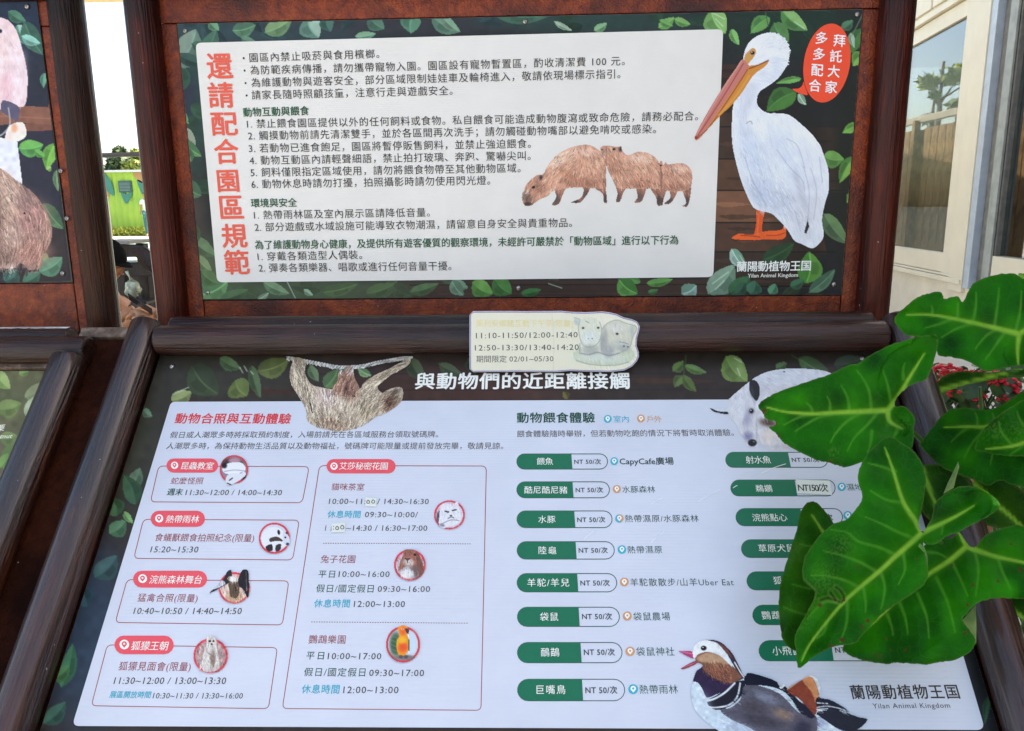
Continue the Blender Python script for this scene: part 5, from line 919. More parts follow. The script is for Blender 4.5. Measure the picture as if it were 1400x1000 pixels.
pt4 = lambda x, y, d: (*rel(a4, x, y), d); pt5 = lambda x, y, d: (*rel(a5, x, y), d)
m4 = lambda L_: [a4(v) for v in L_]; m5 = lambda L_: [a5(v) for v in L_]
# B: upper right
bigleaf(PL, a4([(643, 290), (662, 258), (690, 235), (750, 188), (810, 168), (853, 164), (870, 196), (900, 188), (935, 186), (955, 210), (985, 150), (1010, 122), (1080, 92), (1180, 80), (1235, 108), (1300, 120), (1380, 200), (1420, 330), (1380, 430), (1290, 480), (1215, 500), (1150, 510), (1080, 526), (1050, 522), (975, 480), (900, 462), (838, 450), (836, 380), (810, 372), (720, 366), (690, 356), (655, 322)]),
        (pt4(643, 290, 1.36), pt4(1212, 357, 1.24), pt4(1080, 525, 1.25)), m4([[(1212, 357), (1085, 325), (930, 290), (815, 270), (700, 268)], [(1212, 357), (1204, 430), (1208, 500)], [(1212, 357), (1300, 300), (1380, 260)]]),
        m4([[(1098, 325), (1112, 230), (1120, 150)], [(1000, 303), (1014, 230), (1015, 165)], [(1192, 350), (1215, 260), (1222, 160)], [(1110, 335), (1060, 365), (1010, 425)], [(1010, 308), (930, 330), (858, 372)], [(930, 290), (932, 240), (934, 215)], [(815, 270), (816, 245), (812, 225)], [(900, 290), (850, 310), (780, 330)], [(1150, 345), (1110, 400), (1060, 470)]]), seed=1, label='upper right leaf with a torn notch')
# F: right, behind
bigleaf(PL, a4([(760, 858), (800, 800), (880, 712), (960, 692), (1080, 700), (1180, 652), (1240, 620), (1350, 640), (1420, 780), (1400, 960), (1300, 1040), (1220, 1060)])+a5([(1140, 205), (1100, 196), (1070, 182), (1040, 182), (1005, 200), (940, 176), (870, 150), (820, 130), (760, 82), (712, 30)]),
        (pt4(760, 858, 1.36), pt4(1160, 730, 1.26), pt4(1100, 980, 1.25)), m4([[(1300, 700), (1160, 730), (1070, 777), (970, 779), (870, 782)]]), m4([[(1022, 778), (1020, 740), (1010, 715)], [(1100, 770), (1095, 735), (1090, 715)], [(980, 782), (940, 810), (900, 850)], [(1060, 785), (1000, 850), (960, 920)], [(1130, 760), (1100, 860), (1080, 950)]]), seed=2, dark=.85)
# G: right, over it
bigleaf(PL, a4([(1010, 885), (1020, 840), (1040, 800), (1100, 742), (1170, 692), (1235, 655), (1320, 640), (1400, 700), (1410, 850), (1330, 915), (1233, 915), (1160, 912), (1100, 905), (1050, 893)]),
        (pt4(1010, 885, 1.24), pt4(1233, 700, 1.18), pt4(1233, 915, 1.17)), m4([[(1400, 800), (1300, 830), (1180, 868), (1060, 880)]]), m4([[(1290, 830), (1230, 770), (1200, 710)], [(1180, 865), (1130, 800), (1120, 760)], [(1250, 850), (1210, 880), (1170, 905)]]), seed=3, blotch=[(*rel(a4, 1100, 790), 22), (*rel(a4, 1200, 800), 14)])
# D: dark leaf at the left, under the big one
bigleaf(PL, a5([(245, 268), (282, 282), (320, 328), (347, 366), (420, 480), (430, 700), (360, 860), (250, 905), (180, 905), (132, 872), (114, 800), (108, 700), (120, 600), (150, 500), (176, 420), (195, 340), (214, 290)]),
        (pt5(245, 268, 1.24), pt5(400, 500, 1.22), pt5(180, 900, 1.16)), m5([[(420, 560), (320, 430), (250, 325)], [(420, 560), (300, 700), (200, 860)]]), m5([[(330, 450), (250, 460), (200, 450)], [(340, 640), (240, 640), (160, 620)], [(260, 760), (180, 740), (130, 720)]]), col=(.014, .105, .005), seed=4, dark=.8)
# A: the leaf pointing left
bigleaf(PL, a4([(22, 680), (60, 648), (110, 622), (190, 592), (270, 565), (350, 538), (430, 500), (480, 488), (520, 460), (600, 416), (700, 382), (790, 362), (832, 360), (840, 400), (826, 470), (790, 560), (740, 580), (700, 602), (660, 640), (644, 672), (655, 688), (690, 686), (735, 738), (730, 790), (733, 840), (712, 886), (660, 900), (600, 930), (540, 940), (500, 938), (430, 962), (380, 955), (350, 944), (300, 935), (230, 905), (150, 862), (118, 830), (108, 815), (90, 800), (70, 782), (100, 770), (96, 755), (60, 745), (40, 715)]),
        (pt4(22, 680, 1.33), pt4(610, 705, 1.25), pt4(430, 960, 1.25)), m4([[(612, 704), (440, 712), (350, 716), (270, 720), (150, 712), (60, 690)], [(612, 704), (660, 640), (720, 540), (780, 445)], [(612, 704), (622, 755), (680, 790)]]),
        m4([[(538, 704), (528, 620), (500, 560), (470, 522)], [(438, 710), (430, 650), (400, 588)], [(350, 715), (348, 668), (335, 640)], [(272, 720), (262, 690), (240, 670)], [(630, 680), (612, 590), (590, 520)], [(684, 560), (682, 520), (690, 490)], [(565, 715), (520, 770), (460, 830), (430, 890)], [(492, 712), (420, 760), (375, 810), (350, 850)], [(355, 722), (290, 740), (190, 800)], [(540, 800), (535, 850), (520, 900)], [(270, 722), (210, 735), (140, 770)], [(660, 780), (640, 830), (600, 880)]]),
        seed=5, spots=[(*rel(a4, 100, 765), 3), (*rel(a4, 112, 820), 3), (*rel(a4, 350, 940), 3), (*rel(a4, 48, 710), 4)], blotch=[(*rel(a4, 690, 770), 12), (*rel(a4, 370, 900), 9), (*rel(a4, 60, 720), 8)], cracks=[a4([(860, 200), (870, 190)])], label='large leaf pointing left with nibbled brown tip')
# E: lower right
bigleaf(PL, a5([(386, 880), (400, 918), (440, 938), (480, 950), (560, 963), (600, 958), (640, 959), (690, 962), (740, 965), (800, 955), (860, 946), (920, 916), (948, 880), (945, 850), (918, 810), (893, 775), (915, 745), (950, 708), (990, 690), (1050, 681), (1110, 683), (1160, 684), (1250, 670), (1310, 560), (1280, 440), (1156, 374), (1080, 378), (1000, 408), (945, 462), (915, 450), (878, 400), (850, 420), (740, 450), (640, 560), (480, 700)]),
        (pt5(386, 880, 1.215), pt5(910, 460, 1.19), pt5(900, 900, 1.15)), m5([[(912, 460), (840, 520), (750, 580), (650, 655), (520, 780), (440, 840)], [(912, 460), (1020, 500), (1156, 530), (1260, 560)], [(912, 460), (878, 400)]]),
        m5([[(782, 595), (830, 700), (862, 825)], [(850, 530), (885, 600), (915, 672)], [(945, 480), (962, 560), (950, 670)], [(1045, 512), (1065, 570), (1100, 642)], [(702, 662), (740, 760), (750, 850)], [(627, 705), (650, 770), (660, 835)], [(572, 750), (590, 800), (597, 840)], [(740, 485), (790, 490), (830, 512)]]),
        seed=6, spots=[(*rel(a5, x, y), r) for x, y, r in ((568, 855, 2), (540, 928, 2.4), (650, 903, 2.2), (586, 903, 1.4), (938, 625, 2.8), (1045, 608, 2.2), (1140, 560, 3), (905, 830, 2.6), (848, 540, 2.2), (915, 710, 2.4), (1100, 450, 2), (515, 915, 1.4))], label='wide dark leaf nearest the lower right log')
# C: the big leaf in front
bigleaf(PL, a5([(722, 402), (706, 362), (720, 300), (737, 200), (726, 120), (692, 60), (640, 22), (580, -8), (530, 20), (470, 90), (446, 170), (466, 250), (440, 300), (400, 343), (345, 363), (300, 398), (255, 450), (216, 520), (213, 605), (262, 655), (235, 730), (197, 800), (176, 850), (184, 920), (190, 976), (214, 970), (262, 930), (340, 890), (380, 884), (436, 872), (488, 815), (560, 740), (600, 715), (652, 680), (722, 630), (748, 580), (740, 520), (724, 450), (740, 452), (780, 450), (832, 415), (880, 398), (930, 370), (1010, 330), (1053, 284), (1010, 236), (945, 206), (862, 210), (782, 268), (760, 340), (735, 385)]),
        (pt5(190, 976, 1.13), pt5(722, 402, 1.13), pt5(600, 0, 1.19)), m5([[(722, 402), (610, 500), (540, 565), (450, 640), (380, 705), (300, 800), (240, 880), (205, 950)], [(722, 402), (690, 350), (640, 270), (595, 130), (562, 40)], [(722, 402), (800, 365), (870, 330), (945, 285)]]),
        m5([[(684, 425), (620, 400), (550, 365), (480, 335)], [(603, 495), (540, 465), (450, 440), (400, 400), (330, 390)], [(523, 567), (460, 530), (380, 500), (300, 480)], [(452, 637), (390, 605), (300, 585), (245, 585)], [(640, 490), (648, 560), (620, 620)], [(545, 572), (562, 640), (545, 730)], [(470, 640), (480, 700), (478, 745)], [(402, 703), (398, 790), (370, 870)], [(312, 790), (300, 830), (268, 855)], [(640, 272), (570, 262), (500, 222)], [(605, 140), (550, 120), (490, 105)], [(808, 362), (808, 385), (805, 405)], [(380, 705), (300, 700), (230, 770)]]),
        seed=7, col=(.0055, .135, .0012), spots=[(*rel(a5, x, y), r) for x, y, r in ((488, 778, 3.4), (465, 803, 2.6), (378, 860, 3.6), (335, 887, 3.4), (285, 712, 3.4), (385, 690, 2.6), (350, 685, 2), (320, 740, 1.5), (445, 547, 1.8), (700, 515, 1.5))], blotch=[(*rel(a5, 300, 600), 22), (*rel(a5, 215, 780), 14), (*rel(a5, 380, 450), 20), (*rel(a5, 250, 680), 14)], cracks=[a5([(352, 634), (368, 645), (385, 668), (390, 688), (376, 702), (350, 692), (318, 680), (285, 690)]), a5([(213, 608), (230, 625), (262, 655), (250, 690), (238, 720)]), a5([(328, 655), (352, 690)])], label='broad bright leaf in front with chewed left lobe')
# folded pale undersides
def sliver(pts, d, col=(.30, .42, .16)):
    P_ = [at(x, y, d+.004*i) for i, (x, y) in enumerate(pts)]; c = sum(P_)/len(P_)+fw*(-.006); n = len(P_)
    o = mk('leaf', P_+[c], [(i, (i+1) % n, n) for i in range(n)], M_LEAF, PL, True, colors=np.tile(col, (n+1, 1))); o['label'] = 'pale folded-over leaf underside'
sliver(a5([(875, 98), (880, 120), (868, 160), (856, 210), (812, 236), (830, 190), (850, 150)]), 1.2)
sliver(a5([(712, 445), (730, 462), (744, 500), (747, 555), (722, 530), (702, 495), (700, 465)]), 1.105, (.16, .34, .10))
sliver(a5([(950, 712), (953, 800), (952, 878), (930, 840), (893, 775), (915, 750)]), 1.19, (.28, .42, .16))
# darker leaves deep in the clump, the shade there put into their colour
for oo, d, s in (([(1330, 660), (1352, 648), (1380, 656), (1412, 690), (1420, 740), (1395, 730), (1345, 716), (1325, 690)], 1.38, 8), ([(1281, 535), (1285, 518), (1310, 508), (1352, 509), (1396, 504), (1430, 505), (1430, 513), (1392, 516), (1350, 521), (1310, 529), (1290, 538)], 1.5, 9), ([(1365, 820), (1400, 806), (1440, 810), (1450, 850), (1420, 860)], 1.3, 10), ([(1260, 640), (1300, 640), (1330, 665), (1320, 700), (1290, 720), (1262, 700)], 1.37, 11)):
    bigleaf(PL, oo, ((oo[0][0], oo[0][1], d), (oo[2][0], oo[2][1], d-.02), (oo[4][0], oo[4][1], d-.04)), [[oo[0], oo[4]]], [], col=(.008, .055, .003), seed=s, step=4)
# small bright leaf tip at the right edge
bigleaf(PL, [(1392, 376), (1405, 374), (1430, 384), (1436, 396), (1408, 388)], ((1392, 376, 1.4), (1430, 384, 1.38), (1436, 396, 1.37)), [[(1394, 378), (1432, 390)]], [], col=(.05, .20, .02), seed=12)
base = np.array((1.22, -.30, .42))
for (x, y, d), mid in (((1213, 562, 1.262), (.16, .0, .1)), ((1394, 457, 1.26), (.1, 0, .2)), ((1261, 729, 1.142), (.16, -.02, .05)), ((1321, 748, 1.202), (.12, 0, .0)), ((1375, 585, 1.28), (.1, 0, .1)), ((1410, 590, 1.2), (.12, 0, .1)), ((1165, 780, 1.225), (.2, .05, -.05)), ((1360, 690, 1.39), (.05, .05, 0)), ((1340, 530, 1.51), (.05, .05, .0)), ((1420, 830, 1.3), (.0, 0, 0)), ((1310, 690, 1.37), (0, 0, 0))):
    e = at(x, y, d); m_ = (e+base)/2+np.array(mid)+fw*.22; P_ = [(1-t)**2*(base+RS.normal(0, .02, 3)*(1, 1, 0))*1+2*t*(1-t)*m_+t*t*e for t in np.linspace(0, 1, 14)]
    MB().tube(P_, list(np.linspace(.010, .0032, 14)), 8).build('stalk', M_STALK, PL, True)
M_POT = flat('dark_glazed_pot', (.03, .025, .022), .35, .2, 8)
V = []; Fc = []; prof = [(.0, 0), (.15, 0), (.17, .04), (.21, .25), (.225, .40), (.24, .42), (.24, .45), (.215, .45), (.21, .40), (.0, .40)]
for (r, z) in prof:
    for k_ in range(28): a = 2*math.pi*k_/28; V.append((1.22+r*math.cos(a), -.30+r*math.sin(a), z))
for i in range(len(prof)-1):
    for k_ in range(28): Fc.append((i*28+k_, i*28+(k_+1) % 28, (i+1)*28+(k_+1) % 28, (i+1)*28+k_))
mk('pot', V, Fc, M_POT, PL, True)

# ------------------------------------------------------------------ ground
def gz(x, y): t = np.clip((np.asarray(y, float)-8)/20, 0, 1); return .72*t*t*(3-2*t)*np.clip((3.0-np.asarray(x, float))/4, 0, 1)
gxs = np.concatenate([np.linspace(-400, -30, 10)[:-1], np.linspace(-30, 30, 61), np.linspace(30, 400, 10)[1:]]); gys = np.concatenate([np.linspace(-200, -10, 6)[:-1], np.linspace(-10, 60, 71), np.linspace(60, 600, 12)[1:]])
GX, GY = np.meshgrid(gxs, gys); q = np.array([(j*len(gxs)+i, j*len(gxs)+i+1, (j+1)*len(gxs)+i+1, (j+1)*len(gxs)+i) for j in range(len(gys)-1) for i in range(len(gxs)-1)])
mg, t_, b_ = newmat('paving_and_soil', rough=.8); br = N(t_, 'TexBrick'); br.inputs['Scale'].default_value = 3; br.inputs['Color1'].default_value = (.36, .35, .33, 1); br.inputs['Color2'].default_value = (.44, .42, .39, 1); br.inputs['Mortar'].default_value = (.2, .19, .18, 1); br.inputs['Mortar Size'].default_value = .012
t_.links.new(N(t_, 'TexCoord').outputs['Object'], br.inputs['Vector']); t_.links.new(mixc(t_, .5, br.outputs[0], ramp(t_, noise(t_, 1.5, detail=8), [(.3, (.25, .24, .22)), (.7, (.5, .48, .45))])), b_.inputs['Base Color']); bump(t_, b_, noise(t_, 40), .003, .4)
tag(mk('ground', np.stack([GX, GY, gz(GX, GY)-.0], -1).reshape(-1, 3), q, mg, None, True), kind='structure')
# teal painted court and lawn strip before the mural
xs = np.linspace(-14, -2, 13); ys = np.linspace(11, 29, 19); GX, GY = np.meshgrid(xs, ys); q = np.array([(j*13+i, j*13+i+1, (j+1)*13+i+1, (j+1)*13+i) for j in range(18) for i in range(12)])
tag(mk('painted_path', np.stack([GX, GY, gz(GX, GY)+.03], -1).reshape(-1, 3), q, flat('teal_court_paint', (.34, .52, .42), .7, .15, 2), None, True), kind='structure')

tag(mk('sunlit_ground', [(1.25, .2, .02), (7, .2, .02), (7, 14, .02), (1.25, 14, .02)], [(0, 1, 2, 3)], flat('sunlit_ground_cream', (.66, .60, .50), .7, .1, 1.5, bumpd=.003), None), kind='structure')  # ground sheet beside the building, sunlight put into its cream colour
# ------------------------------------------------------------------ cream building at the right
aw = math.radians(6.2); Dw = np.array((math.sin(aw), math.cos(aw), 0)); nr = np.array((math.cos(aw), -math.sin(aw), 0))
B = Plane(np.array((CAM[0], CAM[1], 0))+nr*3.4, Dw, (0, 0, 1), -nr)
M_CREAM = flat('cream_paint', (.72, .63, .47), .45, .06, 3, bumpd=.002); M_CREAM2 = flat('cream_wall_render', (.70, .60, .45), .7, .12, 2.5, bumpd=.004)
M_ALU = flat('grey_window_seal', (.42, .47, .52), .35, .1, 10); M_DKG = flat('grey_brown_frame', (.16, .15, .13), .5, .3, 12)
BD = empty('cream_building', B.p(6, 0), 'cream-painted building with tall reflecting windows behind the plant', 'building')
ub = lambda x, y: B.uv(x, y)[0]; vb = lambda x, y: B.uv(x, y)[1]
u1 = (ub(1320, 30)+ub(1293, 348))/2; vt = (vb(1246, 58)+vb(1320, 30))/2; vb0 = (vb(1219, 335)+vb(1293, 348))/2
u2 = (ub(1356, 5)+ub(1324, 385))/2; u3 = (ub(1364, 5)+ub(1333, 380))/2; u4 = (ub(1391, 20)+ub(1352, 362))/2
vs = (vb(1214, 363)+vb(1294, 383))/2; vh = (vb(1248, 26)+vb(1330, 0))/2
print('BUILD', u1, u2, u3, u4, vt, vb0, vs, vh)
bb = lambda nm, a, b, c, d, h0, h1, m, bev=.004: pbox(B, nm, min(a, b), max(a, b), c, d, h0, h1, m, BD, bev)
GL = 1.7
bb('wall', -2, u1+9, -.3, vs-.02, -.25, .0, M_CREAM2); bb('wall', -2, u1+9, vh+.02, 4.4, -.25, .0, M_CREAM2)
bb('window_sill', u2+.02, u1+9, vs-.02, vs+.03, -.1, .05, M_CREAM); bb('window_sill', u2+.02, u1+9, vs+.035, vs+.055, -.1, .03, M_CREAM)
bb('window_rail', u1-.0, u1+GL, vs+.06, vb0, -.06, .0, M_CREAM); bb('window_rail', u1, u1+GL, vt, vh-.06, -.06, 0, M_CREAM); bb('window_head', u2+.02, u1+9, vh-.05, vh+.015, -.1, .05, M_CREAM)
bb('louvre_panel', u1+.05, u1+.9, vh+.06, vh+.30, 0, .03, M_CREAM, .01); bb('louvre_panel', u1+.95, u1+2.4, vh+.06, vh+.30, 0, .03, M_CREAM, .01); bb('louvre_panel', u1+.05, u1+2.4, vh+.34, vh+.7, 0, .03, M_CREAM, .01)
bb('window_post', u2, (u1+u2)/2+.03, vs-.1, vh+.3, -.1, .035, M_CREAM); bb('window_post', (u1+u2)/2+.034, u1, vs-.0, vh, -.08, .01, M_CREAM); bb('window_seal', u3, u2-.004, vs-.05, vh+.1, -.1, .025, M_ALU)
bb('window_post', u4, u3-.01, vs-.05, vh+.1, -.16, -.04, M_DKG); bb('window_post', u4+.02, (u3+u4)/2, vs-.05, vh+.1, -.035, -.012, flat('grey_frame', (.30, .31, .28), .5, .2, 9))
bb('window_rail', u4-3.2, u4-.004, vs+.1, vb0+.03, -.14, -.02, M_CREAM); bb('window_rail', u4-3.2, u3-.004, vh-.14, vh+.1, -.14, .02, M_DKG)
for i in range(4): bb('window_post', u1+GL+i*1.9+.01, u1+GL+i*1.9+.13, vs+.06, vh-.06, -.06, .01, M_CREAM)
mgls = bpy.data.materials.new('reflecting_glass'); mgls.use_nodes = True; t_ = mgls.node_tree; t_.nodes.clear(); go = N(t_, 'BsdfGlossy'); go.inputs['Roughness'].default_value = .015; go.inputs['Color'].default_value = (.92, .97, 1, 1); tp = N(t_, 'BsdfTransparent'); tp.inputs[0].default_value = (.62, .66, .62, 1)
ms = N(t_, 'MixShader'); lw = N(t_, 'LayerWeight'); lw.inputs[0].default_value = .35; mr = N(t_, 'MapRange'); t_.links.new(lw.outputs['Fresnel'], mr.inputs[0]); mr.inputs[3].default_value = .12; mr.inputs[4].default_value = .95; t_.links.new(mr.outputs[0], ms.inputs[0]); t_.links.new(tp.outputs[0], ms.inputs[1]); t_.links.new(go.outputs[0], ms.inputs[2]); mo = N(t_, 'OutputMaterial'); t_.links.new(ms.outputs[0], mo.inputs[0])
nb = N(t_, 'Bump'); nb.inputs['Distance'].default_value = .002; nb.inputs['Strength'].default_value = .25; t_.links.new(noise(t_, 2.2, detail=1), nb.inputs['Height']); t_.links.new(nb.outputs[0], go.inputs['Normal'])
bb('window_pane', u1+.002, u1+GL-.002, vb0+.002, vt-.002, -.04, -.034, mgls, 0); bb('window_pane', u4-3.2, u4-.006, vb0+.035, vh-.145, -.09, -.084, mgls, 0)
for i in range(3): bb('window_pane', u1+GL+i*1.9+.14, u1+GL+(i+1)*1.9, vb0+.002, vt-.002, -.04, -.034, mgls, 0)
bb('interior_floor', -2, u1+9, vs-.4, vs-.38, -4, -.26, M_SIDE); bb('interior_wall', -2, u1+9, vs-.4, 4.4, -4.1, -4, flat('brown_interior', (.16, .11, .06), .8, .3, 3)); bb('interior_ceiling', -2, u1+9, 4.3, 4.4, -4, -.26, M_CREAM2)
bb('roof', -2.4, u1+9.4, 4.42, 4.6, -4.4, .15, flat('roof_metal', (.3, .28, .26), .6, .15, 4))
bb('wall', -2.2, -2.02, -.3, 4.4, -4.1, 0, M_CREAM2)

# reflected things: positions are found by mirroring a sight line in the window wall
def mir(x, y, D):
    p = CAM+ray(x, y)*D; s = (p-B.o)@B.n; return p-2*s*B.n
print('MIR', mir(1280, 170, 13), mir(1280, 130, 16))
M_PINE = logmat('tan_fence_board', (.20, .11, .045), (.30, .175, .075), (.40, .25, .12), .7, False)
e0 = mir(1190, 200, 15.5); e1 = mir(1330, 200, 12.0)
dx = (e1-e0); dx[2] = 0; Lf = np.linalg.norm(dx); dx /= Lf; zt = mir(1285, 178, 13.3)[2]
FN = empty('timber_fence', ((e0+e1)/2*(1, 1, 0)), 'tall tan timber fence that is seen mirrored in the building window', 'fence')
q0 = Vector((dx[0], dx[1], 0)).to_track_quat('X', 'Z'); nb_ = int((Lf+3)/.24)
for i in range(nb_):
    c = e0+dx*(-1.5+i*.24); h = zt+RS.uniform(-.02, .02) if i > 7 else zt-.25; M = Matrix.Translation((c[0], c[1], h/2+.05)) @ q0.to_matrix().to_4x4()
    MB().box((0, 0, 0), (.225, .03, h), M, bev=.004).build('plank', M_PINE, FN)
M = Matrix.Translation(((e0+e1)/2*(1, 1, 0)+(0, 0, zt+.22)).tolist()) @ q0.to_matrix().to_4x4(); MB().box((0, 0, 0), (Lf+3, .1, .12), M, bev=.01).build('top_rail', flat('pale_rail', (.4, .36, .3), .7), FN)
for f in (-.4, 0, .4):
    M = Matrix.Translation(((e0+e1)/2*(1, 1, 0)+dx*f*Lf+(0, 0, zt/2+.1)).tolist()) @ q0.to_matrix().to_4x4(); MB().box((0, .08, 0), (.1, .1, zt+.2), M).build('fence_post', M_PINE, FN)

M_TL = flat('tree_leaves', (.10, .15, .03), .6, .4, 3, bumpd=0); M_TL2 = flat('bright_tree_leaves', (.17, .22, .03), .6, .4, 3, bumpd=0); M_TD = flat('dark_tree_leaves', (.035, .07, .02), .6, .4, 3, bumpd=0); M_BARK = flat('bark', (.12, .085, .06), .9, .3, 10, bumpd=.01)
def tree(loc, h, cr, n, label, mat, clumps, name='tree', lsz=.09, group=None):
    loc = np.array(loc, float); T = empty(name, loc, label, 'tree', group); top = loc+(0, 0, h); rs = np.random.RandomState(int(h*100))
    m = MB(); m.tube([loc, loc+(0.05, 0, h*.4), loc+(0, .05, h*.75), top], [.11*h/4, .08*h/4, .05*h/4, .02], 8); m.build('trunk', M_BARK, T, True)
    V = []; Fc = []
    for (cx, cy, cz, r) in clumps:
        c = loc+np.array((cx, cy, cz)); b = MB(); a = loc+(0, 0, max(.4*h, cz-.6)); b.tube([a, (a+c)/2+(0, 0, -.05), c], [.03, .02, .008], 6); b.build('branch', M_BARK, T, True)
        for i in range(n):
            d = rs.normal(0, 1, 3); d /= np.linalg.norm(d); p = c+d*r*rs.uniform(.3, 1.05)*(1, 1, .7); u = rs.normal(0, 1, 3); u /= np.linalg.norm(u); v = np.cross(u, d); v /= np.linalg.norm(v)+1e-6; s = lsz*rs.uniform(.6, 1.3); k_ = len(V)
            V += [p-u*s, p+v*s*.45, p+u*s, p-v*s*.45]; Fc.append((k_, k_+1, k_+2, k_+3))
    mk('crown', V, np.array(Fc), mat, T); return T
q = mir(1272, 150, 16.5)
tree((q[0], q[1], 0), q[2]+.35, 1, 90, 'thin leafy sapling behind the timber fence, seen mirrored in the window', M_TL, [(0, 0, q[2]+.3, .16), (.1, 0, q[2]-.2, .2), (-.15, .1, q[2]-.7, .17), (.15, 0, q[2]-1.1, .25), ], 'sapling', .07)
q = mir(1250, 112, 17); tree((q[0]-.5, q[1], 0), q[2]+.4, 1, 120, 'spiky crowned tree behind the timber fence, seen mirrored in the window', M_TL2, [(-.3, 0, q[2]+.1, .35), (.25, .1, q[2]-.0, .25), (-.8, 0, q[2]+.2, .45)], 'tree', .13)
q = mir(1322, 150, 15.5); tree((q[0]+.2, q[1], 0), q[2]+.3, 1, 110, 'small tree at the end of the timber fence, seen mirrored in the window', M_TL, [(.1, 0, q[2]+.1, .18), (0, 0, q[2]-.4, .22), (.2, 0, q[2]-1.0, .22)], 'tree', .08)

# red geraniums between the plant and the building
gp = at(1335, 530, 2.3); GP_ = empty('geranium_plant', (gp[0], gp[1], 0), 'red-flowering geranium in a tall pot behind the elephant ear leaves', 'plant')
rs = np.random.RandomState(5); Vl = []; Fl = []; st = MB()
for i in range(230):
    x = rs.uniform(1268, 1400); y = rs.uniform(512, 600) if rs.rand() < .9 else rs.uniform(498, 520); d = rs.uniform(2.12, 2.5); c = at(x, y, d); n_ = rs.normal(0, .6, 3)+(0, -.7, .7); n_ /= np.linalg.norm(n_); u = np.cross(n_, (0, 0, 1)); u /= np.linalg.norm(u); v = np.cross(n_, u); r = rs.uniform(.012, .028); k_ = len(Vl)
    Vl.append(c-n_*.003)
    for a in np.linspace(0, 2*math.pi, 9)[:-1]: Vl.append(c+(u*math.cos(a)+v*math.sin(a))*r*(1+.1*math.sin(4*a)))
    Fl += [(k_, k_+1+j, k_+1+(j+1) % 8) for j in range(8)]
    if i % 6 == 0: st.tube([c, c*.6+np.array((gp[0], gp[1], 1.0))*.4, (gp[0], gp[1], .8)], .0025, 5)
mk('foliage', Vl, np.array(Fl), flat('geranium_leaves', (.03, .075, .015), .5, .4, 20, bumpd=0), GP_); st.build('stalk', M_STALK, GP_, True)
mred = flat('red_petals', (.62, .012, .03), .5, .2, 60, bumpd=0)
for (x, y) in ((1283, 506), (1296, 503), (1308, 507), (1274, 517), (1279, 520), (1330, 520), (1341, 517), (1352, 514), (1365, 513), (1360, 521), (1298, 534), (1375, 521), (1335, 545), (1318, 510), (1390, 530), (1372, 545)):
    f = MB(); c = at(x, y, rs.uniform(2.12, 2.25))
    for j in range(10): f.ball(c+rs.normal(0, .009, 3), (.008, .008, .005), 6, 4)
    f.build('flower', mred, GP_, True)
V = []; Fc = []; prof = [(0, 0), (.12, 0), (.17, .75), (.18, .8), (.155, .8), (.15, .74), (0, .74)]
for (r, z) in prof:
    for k_ in range(20): a = 2*math.pi*k_/20; V.append((gp[0]+r*math.cos(a), gp[1]+r*math.sin(a), z))
for i in range(len(prof)-1):
    for k_ in range(20): Fc.append((i*20+k_, i*20+(k_+1) % 20, (i+1)*20+(k_+1) % 20, (i+1)*20+k_))
mk('pot', V, Fc, flat('terracotta', (.35, .14, .07), .8, .15, 8), GP_, True)

# ------------------------------------------------------------------ behind the gap at the left
# mural shed
Dm = 30.0; zg = .72; a0 = at(134, 310, Dm); a1 = at(260, 306, Dm); ztop = at(160, 237, Dm)[2]
MS = empty('mural_shed', ((a0+a1)/2*(1, 1, 0)+(0, 0, zg)), 'corrugated green shed with a leaf mural and a small window, beyond the gap', 'shed')
PW = Plane((a0[0], a0[1], 0), (1, 0, 0), (0, 0, 1), (0, -1, 0)); Wd = 6.0
mm, t_, b_ = newmat('mural_green_paint', rough=.55); f = noise(t_, .8, detail=2); t_.links.new(ramp(t_, f, [(.35, (.26, .45, .06)), (.65, (.42, .62, .07))]), b_.inputs['Base Color'])
V = []; nn = 120
for i in range(nn+1):
    x = -1+Wd*i/nn; y = .03*math.sin(i*1.3); V += [PW.p(x, zg-.1, -y), PW.p(x, ztop, -y)]
mk('front_wall', V, [(2*i, 2*i+2, 2*i+3, 2*i+1) for i in range(nn)], mm, MS, True)
pbox(PW, 'side_body', -1, Wd-1, zg-.1, ztop-.02, -3, -.06, M_CREAM2, MS); pbox(PW, 'roof', -1.2, Wd-.8, ztop, ztop+.08, -3.2, .25, flat('pale_roof', (.6, .62, .6), .5), MS)
wu0, wv0 = PW.uv(164.5, 263.5); wu1, wv1 = PW.uv(180.5, 247.5)
pbox(PW, 'window_frame', wu0, wu1, wv0, wv1, .04, .09, flat('dark_teal_paint', (.03, .10, .09), .5), MS)
for i in range(6): pbox(PW, 'slat', wu0+.05, wu1-.05, wv0+.05+i*(wv1-wv0-.1)/6, wv0+.05+(i+.6)*(wv1-wv0-.1)/6, .092, .11, flat('grey_teal_slat', (.12, .2, .18), .5), MS)
mt_ = flat('mural_teal', (.03, .20, .15), .5); mb_ = flat('mural_tan', (.45, .24, .10), .5)
for pts, m_ in (([(139, 238), (147, 240), (154, 252), (157, 268), (148, 262), (140, 252)], mt_), ([(166, 262), (174, 266), (182, 262), (179, 272), (174, 279), (169, 272)], mt_), ([(188, 246), (198, 252), (199, 268), (193, 262)], mt_), ([(183, 237), (199, 237), (198, 250), (190, 248)], mb_), ([(139, 256), (147, 260), (150, 270), (139, 270)], mb_)):
    V = [PW.px(x, y, .05) for x, y in smoothp(pts, 3)]; mk('mural_leaf', V, [list(range(len(V)))[::-1]], m_, MS)
